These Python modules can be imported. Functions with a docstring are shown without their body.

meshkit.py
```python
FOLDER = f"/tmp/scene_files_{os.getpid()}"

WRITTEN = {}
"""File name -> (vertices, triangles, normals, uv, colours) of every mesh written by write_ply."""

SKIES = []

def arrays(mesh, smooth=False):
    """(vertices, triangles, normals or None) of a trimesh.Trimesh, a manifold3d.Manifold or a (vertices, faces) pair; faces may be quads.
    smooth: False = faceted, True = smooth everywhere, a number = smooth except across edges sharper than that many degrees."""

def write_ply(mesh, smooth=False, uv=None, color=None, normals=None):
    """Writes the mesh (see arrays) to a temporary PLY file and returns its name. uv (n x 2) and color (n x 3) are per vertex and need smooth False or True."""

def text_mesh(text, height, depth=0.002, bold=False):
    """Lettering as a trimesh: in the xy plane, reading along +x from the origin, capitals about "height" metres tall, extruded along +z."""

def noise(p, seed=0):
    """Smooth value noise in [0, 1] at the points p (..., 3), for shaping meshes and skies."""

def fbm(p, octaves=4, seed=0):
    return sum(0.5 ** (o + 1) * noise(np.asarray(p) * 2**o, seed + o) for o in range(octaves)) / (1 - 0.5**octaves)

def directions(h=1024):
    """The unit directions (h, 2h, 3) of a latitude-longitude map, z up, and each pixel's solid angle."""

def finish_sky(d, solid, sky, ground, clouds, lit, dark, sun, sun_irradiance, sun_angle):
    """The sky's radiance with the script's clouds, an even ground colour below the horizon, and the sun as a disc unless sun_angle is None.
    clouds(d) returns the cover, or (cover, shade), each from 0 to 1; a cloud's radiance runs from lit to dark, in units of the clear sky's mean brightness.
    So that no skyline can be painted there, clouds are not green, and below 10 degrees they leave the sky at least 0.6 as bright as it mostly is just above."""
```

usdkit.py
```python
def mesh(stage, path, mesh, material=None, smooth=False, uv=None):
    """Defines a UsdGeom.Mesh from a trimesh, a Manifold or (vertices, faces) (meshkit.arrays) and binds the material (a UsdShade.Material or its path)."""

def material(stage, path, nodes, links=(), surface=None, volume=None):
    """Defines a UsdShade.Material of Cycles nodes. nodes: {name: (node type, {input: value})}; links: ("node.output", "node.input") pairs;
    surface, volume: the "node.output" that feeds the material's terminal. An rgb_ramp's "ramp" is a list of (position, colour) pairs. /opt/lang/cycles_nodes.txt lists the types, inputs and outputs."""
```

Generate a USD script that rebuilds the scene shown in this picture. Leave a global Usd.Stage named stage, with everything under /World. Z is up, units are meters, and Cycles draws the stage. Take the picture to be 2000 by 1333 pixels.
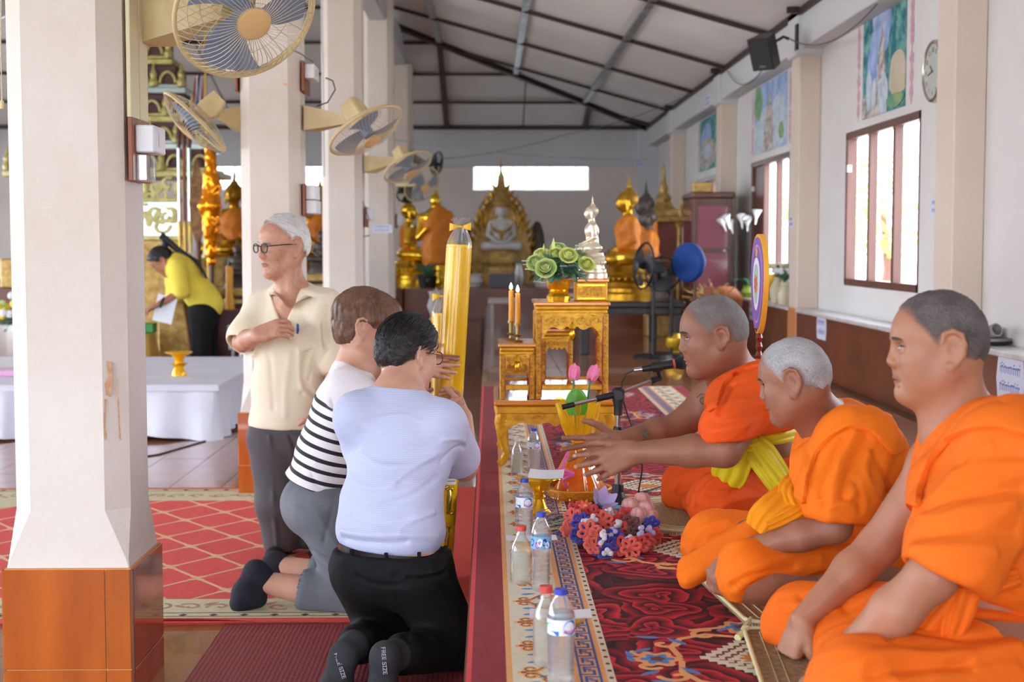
import math, glob, numpy as np, trimesh, manifold3d as m3, usdkit, meshkit
from pxr import Usd, UsdGeom, UsdLux, UsdShade, Sdf, Gf, Vt
from shapely import geometry as sg, affinity as sa, ops as so
from shapely import union_all
stage = Usd.Stage.CreateInMemory()
UsdGeom.SetStageUpAxis(stage, 'Z'); UsdGeom.SetStageMetersPerUnit(stage, 1.0)
UsdGeom.Xform.Define(stage, '/World')
# ---------------------------------------------------------------- camera
CAMZ, FPX, YAW, PITCH = 1.40, 2778.0, 0.01545, 0.06704
EYE = np.array([0, 0, CAMZ])
FWD = np.array([math.sin(YAW) * math.cos(PITCH), math.cos(YAW) * math.cos(PITCH), -math.sin(PITCH)])
RGT = np.array([math.cos(YAW), -math.sin(YAW), 0.0])
UPV = np.cross(RGT, FWD)
cam = UsdGeom.Camera.Define(stage, '/World/camera')
cam.AddTransformOp().Set(Gf.Matrix4d(*[float(x) for x in (*RGT, 0, *UPV, 0, *(-FWD), 0, *EYE, 1)]))
cam.CreateFocalLengthAttr(50.0); cam.CreateHorizontalApertureAttr(36.0)
cam.CreateFStopAttr(4.0); cam.CreateFocusDistanceAttr(4.5)
cam.CreateExposureAttr(1.62)
# ---------------------------------------------------------------- daylight: an even bright overcast sky, seen through the windows and the open front
dome = UsdLux.DomeLight.Define(stage, '/World/sky'); dome.CreateIntensityAttr(1.0); dome.CreateColorAttr(Gf.Vec3f(0.86, 0.95, 1.09))

def P(px, py, y):
 """The world point that lies at depth y on the sight line of a pixel of the photograph (camera fit)."""
 d = FWD + RGT * (px - 1000.0) / FPX - UPV * (py - 666.5) / FPX
 return EYE + d * (y / d[1])

def PZ(px, py, z):
 d = FWD + RGT * (px - 1000.0) / FPX - UPV * (py - 666.5) / FPX
 return EYE + d * ((z - CAMZ) / d[2])

def V3(*a):
 return np.array(a, float)

# ---------------------------------------------------------------- naming and tagging
_taken = {}

def numbered(parent, name):
 k = _taken.get((parent, name), 0)
 _taken[(parent, name)] = k + 1
 return f'{parent}/{name}' + (f'_{k:03d}' if k else '')

def path_of(parent):
 return '/World' if parent is None else str(parent.GetPath())

def tag(p, label=None, cat=None, group=None, kind=None):
 for k, v in (('label', label), ('category', cat), ('group', group), ('kind', kind)):
  if v:
   p.SetCustomDataByKey(k, v)
 return p

def obj(name, mesh, m, parent=None, label=None, cat=None, group=None, kind=None, smooth=False, loc=None, color=None):
 pth = numbered(path_of(parent), name)
 if isinstance(mesh, list):
  mesh = cat_(mesh)
 u = usdkit.mesh(stage, pth, mesh, m, smooth=smooth)
 u.CreateDoubleSidedAttr(True)
 if loc is not None:
  UsdGeom.Xformable(u).AddTranslateOp().Set(Gf.Vec3d(*map(float, loc)))
 if color is not None:
  UsdGeom.PrimvarsAPI(u).CreatePrimvar('tint', Sdf.ValueTypeNames.Color3fArray, 'vertex').Set(Vt.Vec3fArray.FromNumpy(np.asarray(color, np.float32)))
 return tag(u.GetPrim(), label, cat, group, kind)

def thing(name, label, cat, loc=(0, 0, 0), rotz=0.0, group=None, kind=None, scale=None, rot=None):
 x = UsdGeom.Xform.Define(stage, numbered('/World', name))
 x.AddTranslateOp().Set(Gf.Vec3d(*map(float, loc)))
 if rot is not None:
  x.AddRotateXYZOp().Set(Gf.Vec3f(*map(float, rot)))
 else:
  x.AddRotateZOp().Set(float(rotz))
 if scale:
  x.AddScaleOp().Set(Gf.Vec3f(scale, scale, scale))
 return tag(x.GetPrim(), label, cat, group, kind)

def dup(root, label=None, loc=(0, 0, 0), rotz=0.0, rot=None, scale=None, group=None, name=None):
 was = root.GetCustomData()
 base = name or str(root.GetName())
 base = base[:-4] if base[-4:-3] == '_' and base[-3:].isdigit() else base
 r = thing(base, label or was.get('label'), was.get('category'), loc, rotz, group or was.get('group'), None, scale, rot)
 src = root.GetPath()
 r.GetReferences().AddInternalReference(src)
 r.SetInstanceable(True)
 return r

# ---------------------------------------------------------------- mesh helpers
def cat_(ms):
 ms = [m for m in ms if m is not None]
 return trimesh.util.concatenate([as_tm(m) for m in ms])

def as_tm(m):
 if isinstance(m, trimesh.Trimesh):
  return m
 v, f, _ = meshkit.arrays(m)
 return trimesh.Trimesh(v, f, process=False)

def box(x0, x1, y0, y1, z0, z1, bev=0.0):
 """A box by its limits; bev chamfers all edges."""
 c = np.array([(x0 + x1) / 2, (y0 + y1) / 2, (z0 + z1) / 2]); e = np.abs([x1 - x0, y1 - y0, z1 - z0])
 if bev <= 0 or e.min() <= 2 * bev:
  m = trimesh.creation.box(e)
 else:
  pts = []
  for sx in (-1, 1):
   for sy in (-1, 1):
    for sz in (-1, 1):
     h = e / 2
     for k in range(3):
      q = h - bev
      q[k] = h[k]
      pts.append(q * (sx, sy, sz))
  m = trimesh.convex.convex_hull(np.array(pts))
 m.apply_translation(c)
 return m

def bar(a, b, w, h=None, up=(0, 0, 1)):
 """A rectangular bar from a to b."""
 a, b = np.asarray(a, float), np.asarray(b, float)
 h = h or w
 d = b - a; L = np.linalg.norm(d); d /= L
 s = np.cross(d, up)
 if np.linalg.norm(s) < 1e-6:
  s = np.cross(d, (1, 0, 0))
 s /= np.linalg.norm(s); u = np.cross(s, d)
 m = trimesh.creation.box((L, w, h))
 T = np.eye(4); T[:3, 0], T[:3, 1], T[:3, 2], T[:3, 3] = d, s, u, (a + b) / 2
 m.apply_transform(T)
 return m

def tube(pts, r, sides=8, closed=False, cap=True):
 """A round tube along a polyline; r a number or one radius per point."""
 p = np.asarray(pts, float); n = len(p)
 r = np.broadcast_to(np.asarray(r, float), (n,))
 t = (np.roll(p, -1, 0) - np.roll(p, 1, 0)) if closed else np.gradient(p, axis=0)
 t /= np.linalg.norm(t, axis=1, keepdims=True) + 1e-12
 a = np.cross(t[0], (0, 0, 1.0))
 if np.linalg.norm(a) < 1e-3:
  a = np.cross(t[0], (1.0, 0, 0))
 A = np.zeros_like(p)
 for i in range(n):
  a = a - t[i] * (a @ t[i]); a /= np.linalg.norm(a) + 1e-12
  A[i] = a
 B = np.cross(t, A)
 ang = np.arange(sides) * 2 * np.pi / sides
 v = p[:, None] + r[:, None, None] * (np.cos(ang)[None, :, None] * A[:, None] + np.sin(ang)[None, :, None] * B[:, None])
 v = v.reshape(-1, 3); f = []
 for i in range(n if closed else n - 1):
  j = (i + 1) % n
  for k in range(sides):
   l = (k + 1) % sides
   f += [[i * sides + k, i * sides + l, j * sides + l], [i * sides + k, j * sides + l, j * sides + k]]
 if cap and not closed:
  v = np.vstack([v, p[0], p[-1]]); c0, c1 = n * sides, n * sides + 1
  for k in range(sides):
   l = (k + 1) % sides
   f += [[c0, l, k], [c1, (n - 1) * sides + k, (n - 1) * sides + l]]
 return trimesh.Trimesh(v, np.array(f), process=False)

def lathe(prof, seg=32, loc=(0, 0, 0), lobes=0, lob=0.0):
 """Revolves (r, z) pairs about z; lobes and lob flute it."""
 prof = np.asarray(prof, float); n = len(prof)
 ang = np.arange(seg) * 2 * np.pi / seg
 k = 1 + lob * np.cos(lobes * ang) if lobes else np.ones(seg)
 v = np.stack([prof[:, :1] * np.cos(ang) * k, prof[:, :1] * np.sin(ang) * k, np.repeat(prof[:, 1:], seg, 1)], -1).reshape(-1, 3)
 f = []
 for i in range(n - 1):
  for j in range(seg):
   l = (j + 1) % seg
   f += [[i * seg + j, i * seg + l, (i + 1) * seg + l], [i * seg + j, (i + 1) * seg + l, (i + 1) * seg + j]]
 m = trimesh.Trimesh(v + np.asarray(loc, float), np.array(f), process=False)
 m.merge_vertices(); m.update_faces(m.nondegenerate_faces())
 return m

def prism(poly, d0, d1, axis='z'):
 """Extrudes a shapely polygon between two levels; axis x: (y,z) plane, y: (x,z) plane."""
 polys = list(getattr(poly, 'geoms', [poly]))
 ms = []
 for g in polys:
  if g.is_empty or g.area < 1e-9:
   continue
  m = trimesh.creation.extrude_polygon(g, d1 - d0, engine='earcut')
  m.apply_translation((0, 0, d0))
  ms.append(m)
 m = trimesh.util.concatenate(ms)
 if axis == 'x':
  m.vertices = m.vertices[:, [2, 0, 1]]
 elif axis == 'y':
  m.vertices = m.vertices[:, [0, 2, 1]]; m.invert()
 return m

def ball(c, r, sub=2, sq=(1, 1, 1)):
 m = trimesh.creation.icosphere(sub, r)
 m.apply_scale(sq); m.apply_translation(c)
 return m

def cyl(a, b, r, r2=None, sides=16):
 return tube([a, b], [r, r2 if r2 is not None else r], sides)

def grid_mesh(fn, nu, nv, closed_u=False):
 """fn(u, v) -> points for arrays u, v in 0..1."""
 u, v = np.meshgrid(np.linspace(0, 1, nu, endpoint=not closed_u), np.linspace(0, 1, nv), indexing='ij')
 p = fn(u, v).reshape(-1, 3); f = []
 for i in range(nu if closed_u else nu - 1):
  j = (i + 1) % nu
  a = np.arange(nv - 1)
  f.append(np.stack([i * nv + a, j * nv + a, j * nv + a + 1], 1)); f.append(np.stack([i * nv + a, j * nv + a + 1, i * nv + a + 1], 1))
 return trimesh.Trimesh(p, np.vstack(f), process=False)

def rotm(m, deg, axis=(0, 0, 1), at=(0, 0, 0)):
 m = m.copy(); m.apply_transform(trimesh.transformations.rotation_matrix(math.radians(deg), axis, at)); return m

def mv(m, *d):
 m = m.copy(); m.apply_translation(d if len(d) == 3 else d[0]); return m

def to_local(m, o):
 m = m.copy(); m.apply_translation(-np.asarray(o, float)); return m

def thai_text(text, height, depth=0.0006, bold=1):
 """Like meshkit.text_mesh, with the Thai letters of the same font family folder."""
 from PIL import Image, ImageDraw, ImageFont
 from shapely import box as sbox
 font = ImageFont.truetype(glob.glob('/opt/blender-*/*/datafiles/fonts/NotoSansThai*.woff2')[0], 96)
 x0, y0, x1, y1 = font.getbbox(text, anchor='ls', stroke_width=bold)
 im = Image.new('L', (x1 - x0 + 8, y1 - y0 + 8))
 ImageDraw.Draw(im).text((4 - x0, 4 - y0), text, 255, font, anchor='ls', stroke_width=bold)
 on = np.pad(np.asarray(im) > 127, ((0, 0), (1, 1))).astype(np.int8)
 r, s = np.nonzero(np.diff(on, axis=1) == 1); e = np.nonzero(np.diff(on, axis=1) == -1)[1]
 shape = union_all(sbox(s, -r - 1, e, -r)).buffer(0.6).buffer(-0.6).simplify(0.7)
 k = height / 70.0
 shape = sa.affine_transform(shape, [k, 0, 0, k, -4 * k, (4 - y0) * k])
 return trimesh.util.concatenate([trimesh.creation.extrude_polygon(g, depth, engine='earcut') for g in getattr(shape, 'geoms', [shape])])

# ---------------------------------------------------------------- materials
def lin(c):
 c = np.asarray(c, float) / 255.0
 return tuple(np.where(c <= 0.04045, c / 12.92, ((c + 0.055) / 1.055) ** 2.4))

_mats = {}

def mat(name, c, rough=0.5, metal=0.0, c2=None, scale=8.0, detail=3.0, stretch=None, bump=0.0, bscale=None, coat=0.0, sheen=0.0, spec=0.5, trans=0.0, ior=1.5, sss=0.0, lo=0.35, hi=0.65, alpha=1.0, space='object', emit=None, estr=0.0, bstretch=None, bdetail=4.0, wear=None, wscale=3.0, wlo=0.6, whi=0.7, rand=0.0):
 """A principled material; c2 mixes in a second colour by noise, bump roughens it, wear lays stains, rand varies the value per object."""
 if name in _mats:
  return _mats[name]
 n = {'p': ('principled_bsdf', dict(base_color=lin(c), roughness=rough, metallic=metal, coat_weight=coat, sheen_weight=sheen, specular_ior_level=spec, transmission_weight=trans, ior=ior, alpha=alpha, subsurface_weight=sss, subsurface_radius=(1, 0.35, 0.2), subsurface_scale=0.008))}
 L = []
 if emit is not None:
  n['p'][1].update(emission_color=lin(emit), emission_strength=estr)
 if c2 is not None or bump or wear:
  n['t'] = ('texture_coordinate', {})
 col = None
 if c2 is not None:
  n['m'] = ('mapping', dict(scale=stretch or (1, 1, 1)))
  n['n'] = ('noise_texture', dict(scale=scale, detail=detail, roughness=0.55))
  n['r'] = ('rgb_ramp', {'ramp': [(lo, lin(c)), (hi, lin(c2))]})
  L += [(f't.{space}', 'm.vector'), ('m.vector', 'n.vector'), ('n.fac', 'r.fac')]
  col = 'r.color'
 if wear:
  n['wn'] = ('noise_texture', dict(scale=wscale, detail=5.0, roughness=0.6))
  n['wr'] = ('rgb_ramp', {'ramp': [(wlo, (0, 0, 0)), (whi, (1, 1, 1))]})
  n['wm'] = ('mix', dict(color1=lin(c), color2=lin(wear)))
  L += [(f't.{space}', 'wn.vector'), ('wn.fac', 'wr.fac'), ('wr.color', 'wm.fac')]
  if col:
   L.append((col, 'wm.color1'))
  col = 'wm.color'
 if rand:
  n['oi'] = ('object_info', {})
  n['mr'] = ('map_range', dict(to_min=1 - rand, to_max=1 + rand))
  n['hs'] = ('hsv', dict(color=lin(c)))
  L += [('oi.random', 'mr.value'), ('mr.result', 'hs.value')]
  if col:
   L.append((col, 'hs.color'))
  col = 'hs.color'
 if col:
  L.append((col, 'p.base_color'))
 if bump:
  n['bm'] = ('mapping', dict(scale=bstretch or (1, 1, 1)))
  n['bn'] = ('noise_texture', dict(scale=bscale or scale * 6, detail=bdetail, roughness=0.6))
  n['b'] = ('bump', dict(strength=min(1.0, bump), distance=0.01))
  L += [(f't.{space}', 'bm.vector'), ('bm.vector', 'bn.vector'), ('bn.fac', 'b.height'), ('b.normal', 'p.normal')]
 _mats[name] = usdkit.material(stage, f'/World/Looks/{name}', n, L, surface='p.BSDF')
 return _mats[name]

def mat_nodes(name, n, L, surface='p.BSDF'):
 _mats[name] = usdkit.material(stage, f'/World/Looks/{name}', n, L, surface=surface)
 return _mats[name]

rng = np.random.default_rng(7)
# ================================================================ surface materials of the setting
WALL = mat('wall_paint', (226, 217, 210), 0.75, c2=(218, 206, 197), scale=1.2, bump=0.12, bscale=60, wear=(196, 176, 158), wscale=1.3, wlo=0.66, whi=0.85)
WALLR = mat('window_wall_paint', (224, 221, 218), 0.75, c2=(214, 210, 206), scale=0.9, bump=0.1, bscale=60)
PILASTER = mat('pilaster_paint', (222, 205, 190), 0.7, c2=(214, 196, 180), scale=0.8, bump=0.1, bscale=50)
PILLAR = mat('pillar_paint', (228, 218, 209), 0.6, c2=(218, 204, 190), scale=1.6, detail=5, bump=0.22, bscale=55, wear=(186, 140, 100), wscale=4.2, wlo=0.70, whi=0.80, space='object')
CEILP = mat('ceiling_panel_paint', (232, 228, 228), 0.7, c2=(222, 218, 218), scale=0.7, rand=0.05)
DARKSTEEL = mat('dark_steel', (62, 46, 40), 0.5, 0.3)
GALV = mat('galvanised_steel', (190, 196, 200), 0.38, 0.85, c2=(150, 156, 160), scale=6)
BEAM = mat('beam_paint', (206, 205, 208), 0.7)
TILE = mat('floor_tile', (176, 118, 76), 0.16, c2=(150, 92, 54), scale=2.2, stretch=(9, 1.2, 1), detail=6, coat=0.6, spec=0.6, rand=0.07, lo=0.3, hi=0.7)
GROUT = mat('tile_grout', (120, 86, 62), 0.6)
WOODTILE = mat('wood_grain_tile', (196, 100, 22), 0.13, c2=(168, 76, 12), scale=1.6, stretch=(6, 6, 0.7), detail=7, coat=0.7, lo=0.32, hi=0.68, rand=0.04)
WOODGROUT = mat('wood_tile_grout', (206, 140, 78), 0.5)
BENCHF = mat('bench_brown', (120, 62, 36), 0.3, c2=(96, 46, 26), scale=2.5, detail=5, coat=0.25)
BENCHT = mat('bench_top_stone', (214, 212, 212), 0.25, c2=(196, 192, 190), scale=8)
ORBASE = mat('pilaster_base_tile', (206, 136, 84), 0.3)
FRAMEW = mat('window_brown_paint', (112, 72, 60), 0.4, c2=(96, 58, 48), scale=4, stretch=(4, 4, 0.5))
GBLOCK = mat_nodes('glass_block', {'tr': ('translucent_bsdf', dict(color=(0.95, 0.98, 0.98))), 'tp': ('transparent_bsdf', dict(color=(0.95, 0.98, 0.98))), 'g': ('glossy_bsdf', dict(color=(1, 1, 1), roughness=0.05)), 'm1': ('mix_closure', dict(fac=0.75)), 'fr': ('fresnel', dict(IOR=1.4)), 'm2': ('mix_closure', {})},
                  [('tr.BSDF', 'm1.closure1'), ('tp.BSDF', 'm1.closure2'), ('fr.fac', 'm2.fac'), ('m1.closure', 'm2.closure1'), ('g.BSDF', 'm2.closure2')], 'm2.closure')
MORTAR = mat('block_mortar', (214, 214, 210), 0.8)
WHITEP = mat('white_plastic', (232, 230, 232), 0.4)
PAPER = mat('white_paper', (236, 236, 240), 0.8)
BLUEINK = mat('blue_ink', (70, 96, 176), 0.8)

# ================================================================ levels and lines of the hall (metres; the photographer stands at the origin)
PL = 0.43            # top of the raised floor where the monks sit
XP, XW = 2.42, 2.59  # pilaster faces, window wall
YB = 22.3            # back wall
XPIL = -1.05         # right faces of the pillar row
ZE = 3.215           # ceiling height at the right wall
SL = 0.278

def ceil_z(x, y):
 return ZE + SL * np.minimum(np.minimum(XP - x, YB - 0.26 - y), x + 9.9)

# ---------------------------------------------------------------- ground outside, floor with its tiles
obj('ground', box(-60, 60, -60, 60, -0.5, -0.3), mat('outside_ground', (206, 202, 192), 0.9, c2=(190, 188, 172), scale=0.4), kind='structure')
fl = obj('floor', box(-9.6, -0.06, -3.5, 22.3, -0.3, -0.006), GROUT, kind='structure')

def tiles(parent, x0, x1, y0, y1, z, size, m, keep, limit=295, name='tile'):
 """One square glazed tile after another; those past the limit become one joined part."""
 cells = []
 for i in range(int(round((x1 - x0) / size))):
  for j in range(int(round((y1 - y0) / size))):
   xa, ya = x0 + i * size, y0 + j * size
   if keep(xa + size / 2, ya + size / 2):
    cells.append((ya, xa))
 cells.sort()
 rest = []
 for k, (ya, xa) in enumerate(cells):
  g = 0.0016
  t = box(xa + g, xa + size - g, ya + g, ya + size - g, z - 0.008, z + 0.0004 * rng.standard_normal(), 0.0012)
  if k < limit:
   obj(name, t, m, parent)
  else:
   rest.append(t)
 if rest:
  obj('distant_tiles', rest, m, parent, kind='stuff')

def under_left(x, y):
 if x > -0.95 and y < 5.1: return False
 if x > -3.0 and 5.25 < y < 8.25: return False
 if y < 9.0 and x < -0.42 * y: return False
 if y > 10.6 and x < -2.2 and y < 13: return False
 return y > 4.2

tiles(fl, -4.86, -0.06, 3.9, 18.9, 0.0, 0.30, TILE, under_left)
platform = obj('platform', box(-0.06, 2.7, -3.5, YB, -0.3, PL - 0.006), GROUT, kind='structure')
tiles(platform, -0.06, 2.64, 3.4, 20.2, PL, 0.30, TILE, lambda x, y: not (x < 1.25 and y < 9.6) and not (x > 0.5 and y < 5 and x < 1.5) and x < 2.35)

# ---------------------------------------------------------------- right wall: window wall, pilasters, eave beam, benches
YWIN = [(4.80, 6.60), (8.57, 10.38), (12.33, 14.14), (16.1, 17.9)]
ZW0, ZW1 = 1.112, 2.215
wall = m3.Manifold.cube((0.08, YB + 3.5, 4.2)).translate((XW, -3.5, -0.3))
for a, b in YWIN:
 wall -= m3.Manifold.cube((0.6, b - a, ZW1 - ZW0)).translate((XW - 0.2, a, ZW0))
obj('wall_right', wall, WALLR, kind='structure')
YPIL = [3.66, 7.44, 11.19, 15.0, 18.94]
for y in YPIL:
 pz = box(XP, XW, y, y + 0.30, PL + 0.46, 2.90, 0.008)
 t = obj('trim', pz, PILASTER, kind='structure')
 obj('pilaster_base', box(XP - 0.006, XW, y - 0.006, y + 0.306, PL, PL + 0.475, 0.003), ORBASE, t)
 obj('beam_stub', box(XP - 0.03, XW + 0.02, y - 0.05, y + 0.33, 2.88, ceil_z(XP, y) + 0.02, 0.01), BEAM, t)
 obj('roof_bracket', box(XP - 0.12, XP + 0.1, y - 0.09, y - 0.05, ceil_z(XP, y) - 0.02, ceil_z(XP, y) + 0.03), DARKSTEEL, t)
obj('trim', box(XP, XW + 0.02, -3.5, YB, 2.93, ZE + 0.05, 0.006), BEAM, kind='structure')
wins = []
for k, (a, b) in enumerate(YWIN):
 w = thing(f'window_{k + 1}', None, None, kind='structure')
 fr = [box(XW + 0.0, XW + 0.075, a, a + 0.045, ZW0, ZW1, 0.004), box(XW, XW + 0.075, b - 0.045, b, ZW0, ZW1, 0.004), box(XW, XW + 0.075, a, b, ZW0, ZW0 + 0.05, 0.004), box(XW, XW + 0.075, a, b, ZW1 - 0.05, ZW1, 0.004)]
 obj('window_frame', fr, FRAMEW, w)
 for q in (1, 2):
  yq = a + (b - a) * q / 3
  obj('mullion', box(XW + 0.008, XW + 0.066, yq - 0.026, yq + 0.026, ZW0 + 0.04, ZW1 - 0.04, 0.004), FRAMEW, w)
 if k >= 2:              # a shut leaf in the farthest third
  for yq in ([b - 0.05] if k == 2 else [b - 0.05, b - 0.62]):
   obj('casement', box(XW + 0.025, XW + 0.055, yq - 0.52, yq, ZW0 + 0.05, ZW1 - 0.05, 0.004), FRAMEW, w)
 obj('catch', box(XW + 0.0, XW + 0.03, b - 0.06, b - 0.02, ZW0 + 0.82, ZW0 + 0.87), WHITEP, w)
ends = [-1.5] + YPIL + [YB]
for k in range(len(ends) - 1):
 a, b = ends[k] + (0.306 if k else 0), ends[k + 1] - 0.006
 if a > 19: continue
 t = obj('bench', box(XP + 0.0, XW + 0.001, a, b, PL, PL + 0.445), BENCHF, label=f'brown tiled wall bench, {("one nearest the camera", "one behind the right-hand monk", "one below the barred window", "one holding white flowers", "farthest one by the cabinets")[k]}', cat='bench', kind='structure')
 obj('bench_top', box(XP - 0.015, XW, a, b, PL + 0.445, PL + 0.475, 0.006), BENCHT, t)

# ---------------------------------------------------------------- back wall with its strips of glass block
back = m3.Manifold.cube((13.0, 0.25, 4.2)).translate((-9.6, YB, -0.3))
GB = [(-0.24, 9), (-4.36, 9)]
BS = 0.197
zb0 = CAMZ + (480 - 370) / 2778 * YB
for x0, n in GB:
 back -= m3.Manifold.cube((n * BS + 0.02, 0.6, 2 * BS + 0.02)).translate((x0 - 0.01, YB - 0.2, zb0 - 0.01))
obj('wall_back', back, WALL, kind='structure')
for k, (x0, n) in enumerate(GB):
 w = thing(f'window_{k + 5}', None, None, kind='structure')
 mort = [box(x0 + i * BS - 0.004, x0 + i * BS + 0.004, YB + 0.02, YB + 0.09, zb0, zb0 + 2 * BS) for i in range(n + 1)] + [box(x0, x0 + n * BS, YB + 0.02, YB + 0.09, zb0 + j * BS - 0.004, zb0 + j * BS + 0.004) for j in range(3)]
 obj('mortar', mort, MORTAR, w)
 for i in range(n):
  for j in range(2):
   obj('glass_block', box(x0 + i * BS + 0.004, x0 + (i + 1) * BS - 0.004, YB + 0.015, YB + 0.095, zb0 + j * BS + 0.004, zb0 + (j + 1) * BS - 0.004, 0.012), GBLOCK, w)
obj('trim', box(-9.6, XW, YB - 0.05, YB + 0.02, 2.62, ZE + 0.02, 0.01), BEAM, kind='structure')
obj('trim', box(XP - 0.12, XW, YB - 0.26, YB, PL, ZE + 0.02, 0.01), BEAM, kind='structure')
wl = m3.Manifold.cube((0.25, YB + 3.5, 3.8)).translate((-9.85, -3.5, -0.3))
for a in (-2.5, 1.3, 5.1, 8.9, 12.7, 16.5):
 wl -= m3.Manifold.cube((0.8, 3.2, 2.9)).translate((-10.1, a, 0.1))
obj('wall_left', wl, WALL, kind='structure')

wf = m3.Manifold.cube((12.4, 0.25, 4.6)).translate((-9.8, -3.75, -0.3))     # unseen front wall, added to cut daylight from behind the camera; doorways admit some
for a, w_, z0, z1 in ((-8.6, 3.2, 0.0, 2.7), (-4.2, 3.0, 0.0, 2.7), (-0.2, 2.2, 0.43, 2.7)):
 wf -= m3.Manifold.cube((w_, 0.6, z1 - z0)).translate((a, -3.9, z0))
obj('wall_front', wf, WALL, kind='structure')
obj('step', box(-1.02, -0.1, 16.1, 16.6, -0.01, 0.545), BENCHF, kind='structure', label='low brown ledge before the raised step, holding a white vase', cat='step')

# ---------------------------------------------------------------- ceiling: panels between galvanised battens and dark cross bars
ce = thing('ceiling', None, None, kind='structure')
STEP, ROW = 1.03, 2.3
rows = [12.33 + ROW * k for k in range(-7, 5)]

def lift(poly, fz, dz, th=0.012):
 m = prism(poly, 0, th)
 v = m.vertices.copy(); v[:, 2] += fz(v[:, 0], v[:, 1]) + dz
 m.vertices = v
 return m

XR = (XP - 9.9) / 2      # ridge
hip = sg.Polygon([(XP, YB - 0.26), (XP, YB + 0.3), (-9.9, YB + 0.3), (-9.9, YB - 0.26), (XR, YB - 0.26 - (XP - XR))])
mainr = sg.Polygon([(XP, -3.5), (XP + 0.4, -3.5), (XP + 0.4, YB + 0.3), (XP, YB - 0.26), (XR, YB - 0.26 - (XP - XR)), (XR, -3.5)])
zm = lambda x, y: ZE + SL * (XP - x)
zh = lambda x, y: ZE + SL * (YB - 0.26 - y)
zl = lambda x, y: ZE + SL * (x + 9.9)
for k in range(6):
 for j in range(len(rows) - 1):
  c = sg.box(XP - (k + 1) * STEP + 0.01, rows[j] + 0.01, XP - k * STEP - 0.01, rows[j + 1] - 0.01).intersection(mainr.buffer(-0.01))
  if c.area > 0.02:
   obj('panel', lift(c, zm, 0.02), CEILP, ce)
 for i in range(-5, 6):
  c = sg.box(-0.66 - 1.03 + i * 2.2 + 0.01, YB - 0.26 - (k + 1) * STEP + 0.01, -0.66 - 1.03 + (i + 1) * 2.2 - 0.01, YB - 0.26 - k * STEP - 0.01).intersection(hip.buffer(-0.01))
  if c.area > 0.02:
   obj('panel', lift(c, zh, 0.02), CEILP, ce)
obj('far_slope', lift(sg.Polygon([(-9.9, -3.5), (XR, -3.5), (XR, YB - 0.26 - (XP - XR)), (-9.9, YB - 0.26)]), zl, 0.02), CEILP, ce)
for k in range(1, 6):
 x = XP - k * STEP
 y1 = YB - 0.26 - k * STEP
 obj('batten', bar((x, -3.5, zm(x, 0) - 0.005), (x, y1, zm(x, 0) - 0.005), 0.075, 0.03), GALV, ce)
 y = YB - 0.26 - k * STEP
 obj('cross_bar', bar((XP - k * STEP, y, zh(0, y) - 0.01), (-9.9 + k * STEP, y, zh(0, y) - 0.01), 0.045, 0.04), DARKSTEEL, ce)
for y in rows:
 if y < YB - 0.5:
  k = min(XP - XR, YB - 0.26 - y)
  obj('cross_bar', bar((XP, y, zm(XP, 0) - 0.01), (XP - k, y, zm(XP - k, 0) - 0.01), 0.05, 0.035), DARKSTEEL, ce)
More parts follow.
